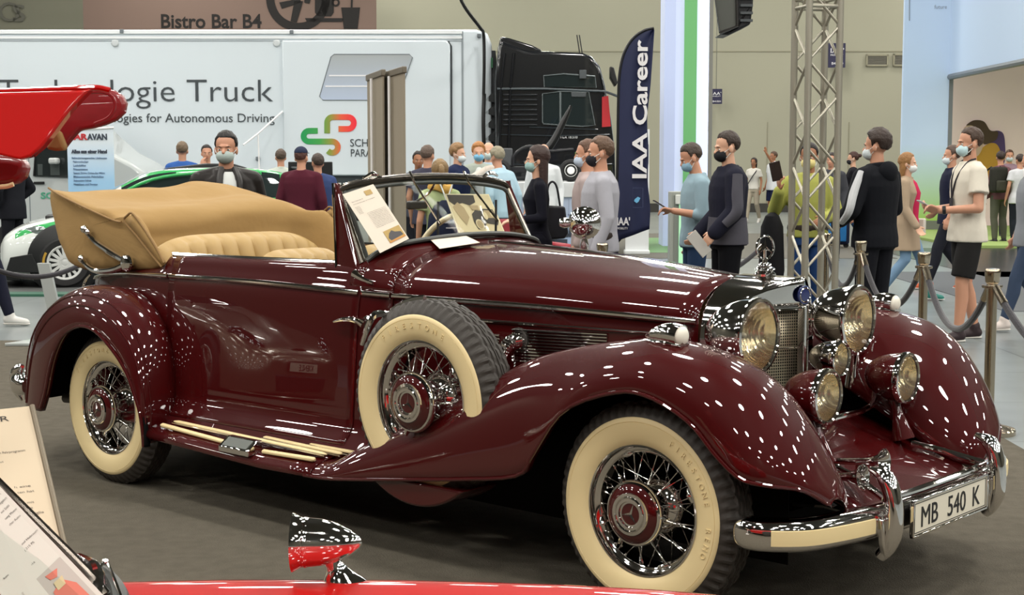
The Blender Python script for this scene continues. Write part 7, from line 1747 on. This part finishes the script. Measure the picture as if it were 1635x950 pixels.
x, y = at(668, 20.5); person('dark-haired man half hidden behind the man in patterned shirt', x, y, R(190), 1.74, hair='short', hairc='#1e1714', top=('shirt', '#51535e'), bottom=('trousers', '#23242b'), skin='b', vox=.015)
x, y = at(731, 19.8); person('fair man in navy suit with white mask', x, y, R(-115), 1.83, hair='full', hairc='#8a6a46', top=('jacket', '#1c2544'), bottom=('trousers', '#1c2544'), mask='#d0d8da', vox=.013, skin='c')
x, y = at(764, 20.2); p, Jn, HM_, s = person('red-haired man in pale grey-green jacket with blue mask', x, y, R(185), 1.85, hair='full', hairc='#a5713f', top=('jacket', '#a3aca2'), bottom=('trousers', '#5d646a'), mask='#79b3d4', vox=.013, skin='c')
obj('shirt_front', rings([(z * s, a * s, b * s, c * s) for z, a, b, c in [(1.0, .05, .02, .130), (1.2, .055, .02, .142), (1.38, .06, .03, .11), (1.45, .045, .03, .06)]]), cloth('shirt_white', '#d6dad8'), p)
x, y = at(780, 21.6); person('bald man with pale mask standing behind the red-haired man', x, y, R(175), 1.88, hair='none', hairc='#8a7a6a', top=('shirt', '#a9c0d2'), bottom=('trousers', '#2a2c33'), mask='#b9c6c4', vox=.014, skin='c')
x, y = at(806, 19.5); p, *_ = person('grey-haired man in light blue shirt bending over, seen from behind', x, y, R(40), 1.80, hair='full', hairc='#8d8671', top=('shirt', '#a6c2d0'), bottom=('trousers', '#2c2f3a'), vox=.013, lean=.25, skin='a')
held('open_brochure', 'open white and orange brochure held up before the grey-haired man', 'brochure', p, (-.05, .3, 1.38), J(([V((-.30, 0, -.07)), V((0, .03, .02)), V((0, .05, .16)), V((-.30, .02, .04))], [(0, 1, 2, 3)]), ([V((0, .03, .02)), V((.22, 0, .06)), V((.20, .02, .2)), V((0, .05, .16))], [(0, 1, 2, 3)])), mat('brochure_paper', '#d9cfc3', .6, nz=(4, .15)), solid=.004)
x, y = at(868, 22.0 + .1); person('bald man in white shirt bending behind the long-haired woman', x, y, R(170), 1.86, hair='none', hairc='#b0a090', top=('shirt', '#d2d6d8'), bottom=('trousers', '#30333a'), vox=.014, skin='c', eyes=False)
# --- behind the folded top
x, y = at(361, 11.3)
p, Jn, HM_, s = person('man in black leather jacket with pale mask behind the folded top', x, y, R(200), 1.83, skin='a', hair='short', hairc='#15110f', top=('jacket', '#1d1917'), bottom=('trousers', '#1d1d22'), mask='#a9b7b3', vox=.009, wide=1.08, head=(-.35, 0))
obj('shirt_front', rings([(z * s, a * s, b * s, c * s) for z, a, b, c in [(1.0, .05, .02, .135), (1.2, .055, .02, .148), (1.38, .06, .03, .115), (1.46, .05, .035, .06)]]), cloth('shirt_white', '#cfccc6'), p)
for sx_ in (-1, 1):
    obj('lapel', tube([(sx_ * .05, .07, 1.49 * s), (sx_ * .075, .135, 1.38 * s), (sx_ * .06, .16, 1.2 * s), (sx_ * .055, .155, 1.0 * s)], [.022, .026, .018, .014], 8, smooth=14), mat('leather_black', '#1b1715', .4, bump=(40, .2)), p)
    obj('chest_zip', tube([(sx_ * .10, .150, 1.26 * s), (sx_ * .17, .125, 1.27 * s)], .004, 6), mat('window_chrome'), p)
lj = mat('fabric_1d1917'); lj.node_tree.nodes['Principled BSDF'].inputs['Roughness'].default_value = .42
x, y = at(291, 22.6); p, *_ = person('man in royal blue shirt with backpack straps seen from behind', x, y, R(8), 1.90, hair='short', hairc='#6b5946', top=('tee', '#31589a'), bottom=('trousers', '#2a2d38'), vox=.014, eyes=False)
for sx_ in (-1, 1): held('backpack_strap', 'dark backpack strap on the %s shoulder of the man in royal blue shirt' % ('left' if sx_ < 0 else 'right'), 'strap', p, (0, 0, 0), tube([(sx_ * .13, .10, 1.46), (sx_ * .135, .0, 1.545), (sx_ * .13, -.125, 1.45), (sx_ * .10, -.16, 1.25)], .03, 8, smooth=12, flat=.5), mat('lanyard_black'))
x, y = at(330, 23.4); person('dark-haired man touching his face beside the man in leather jacket', x, y, R(195), 1.86, hair='short', hairc='#1b1512', top=('tee', '#d2d2d0'), bottom=('trousers', '#2a2d38'), skin='a', vox=.015, pose=dict(re=(.26, .10, 1.18), rw=(.10, .16, 1.44), rhd=(-.3, 0, 1)))
x, y = at(448, 23.0); person('man in pale grey-green shirt seen from behind, right of the rally car roof', x, y, R(15), 1.79, hair='short', hairc='#4d3f34', top=('shirt', '#b6bdb3'), bottom=('trousers', '#3a3d42'), vox=.014, eyes=False)
x, y = at(481, 18.3); person('person in maroon sweater and cap with curly hair seen from behind', x, y, R(-10), 1.77, hair='cap', hairc='#4a2a22', top=('sweater', '#4b1a28'), bottom=('trousers', '#26262c'), vox=.013, eyes=False, wide=1.12)
x, y = at(507, 18.9); person('man in dark blue jacket beside the person in maroon sweater', x, y, R(25), 1.70, hair='short', hairc='#3c3029', top=('jacket', '#35456e'), bottom=('trousers', '#26262c'), vox=.014)
x, y = at(17, 20.6); p, Jn, HM_, s = person('man in dark suit standing behind the nose of the rally car', x, y, R(75), 1.86, hair='short', hairc='#2c2018', top=('jacket', '#15161c'), bottom=('trousers', '#15161c'), vox=.014, pose=dict(le=(-.34, -.02, 1.15), lw=(-.20, .1, .98), re=(.36, -.04, 1.15), rw=(.20, .1, .98)))
obj('shirt_front', rings([(z * s, a * s, b * s, c * s) for z, a, b, c in [(1.0, .05, .02, .135), (1.2, .055, .02, .148), (1.38, .06, .03, .115), (1.46, .05, .035, .06)]]), cloth('shirt_blue', '#9db4d6'), p)
x, y = at(-42, 14.3); person('person in dark trousers and white trainers stepping in at the left edge', x, y, R90, 1.78, top=('jacket', '#1d1f2b'), bottom=('trousers', '#191b2a'), shoes='#cfcdc8', pose=dict(W_STEP), vox=.014)
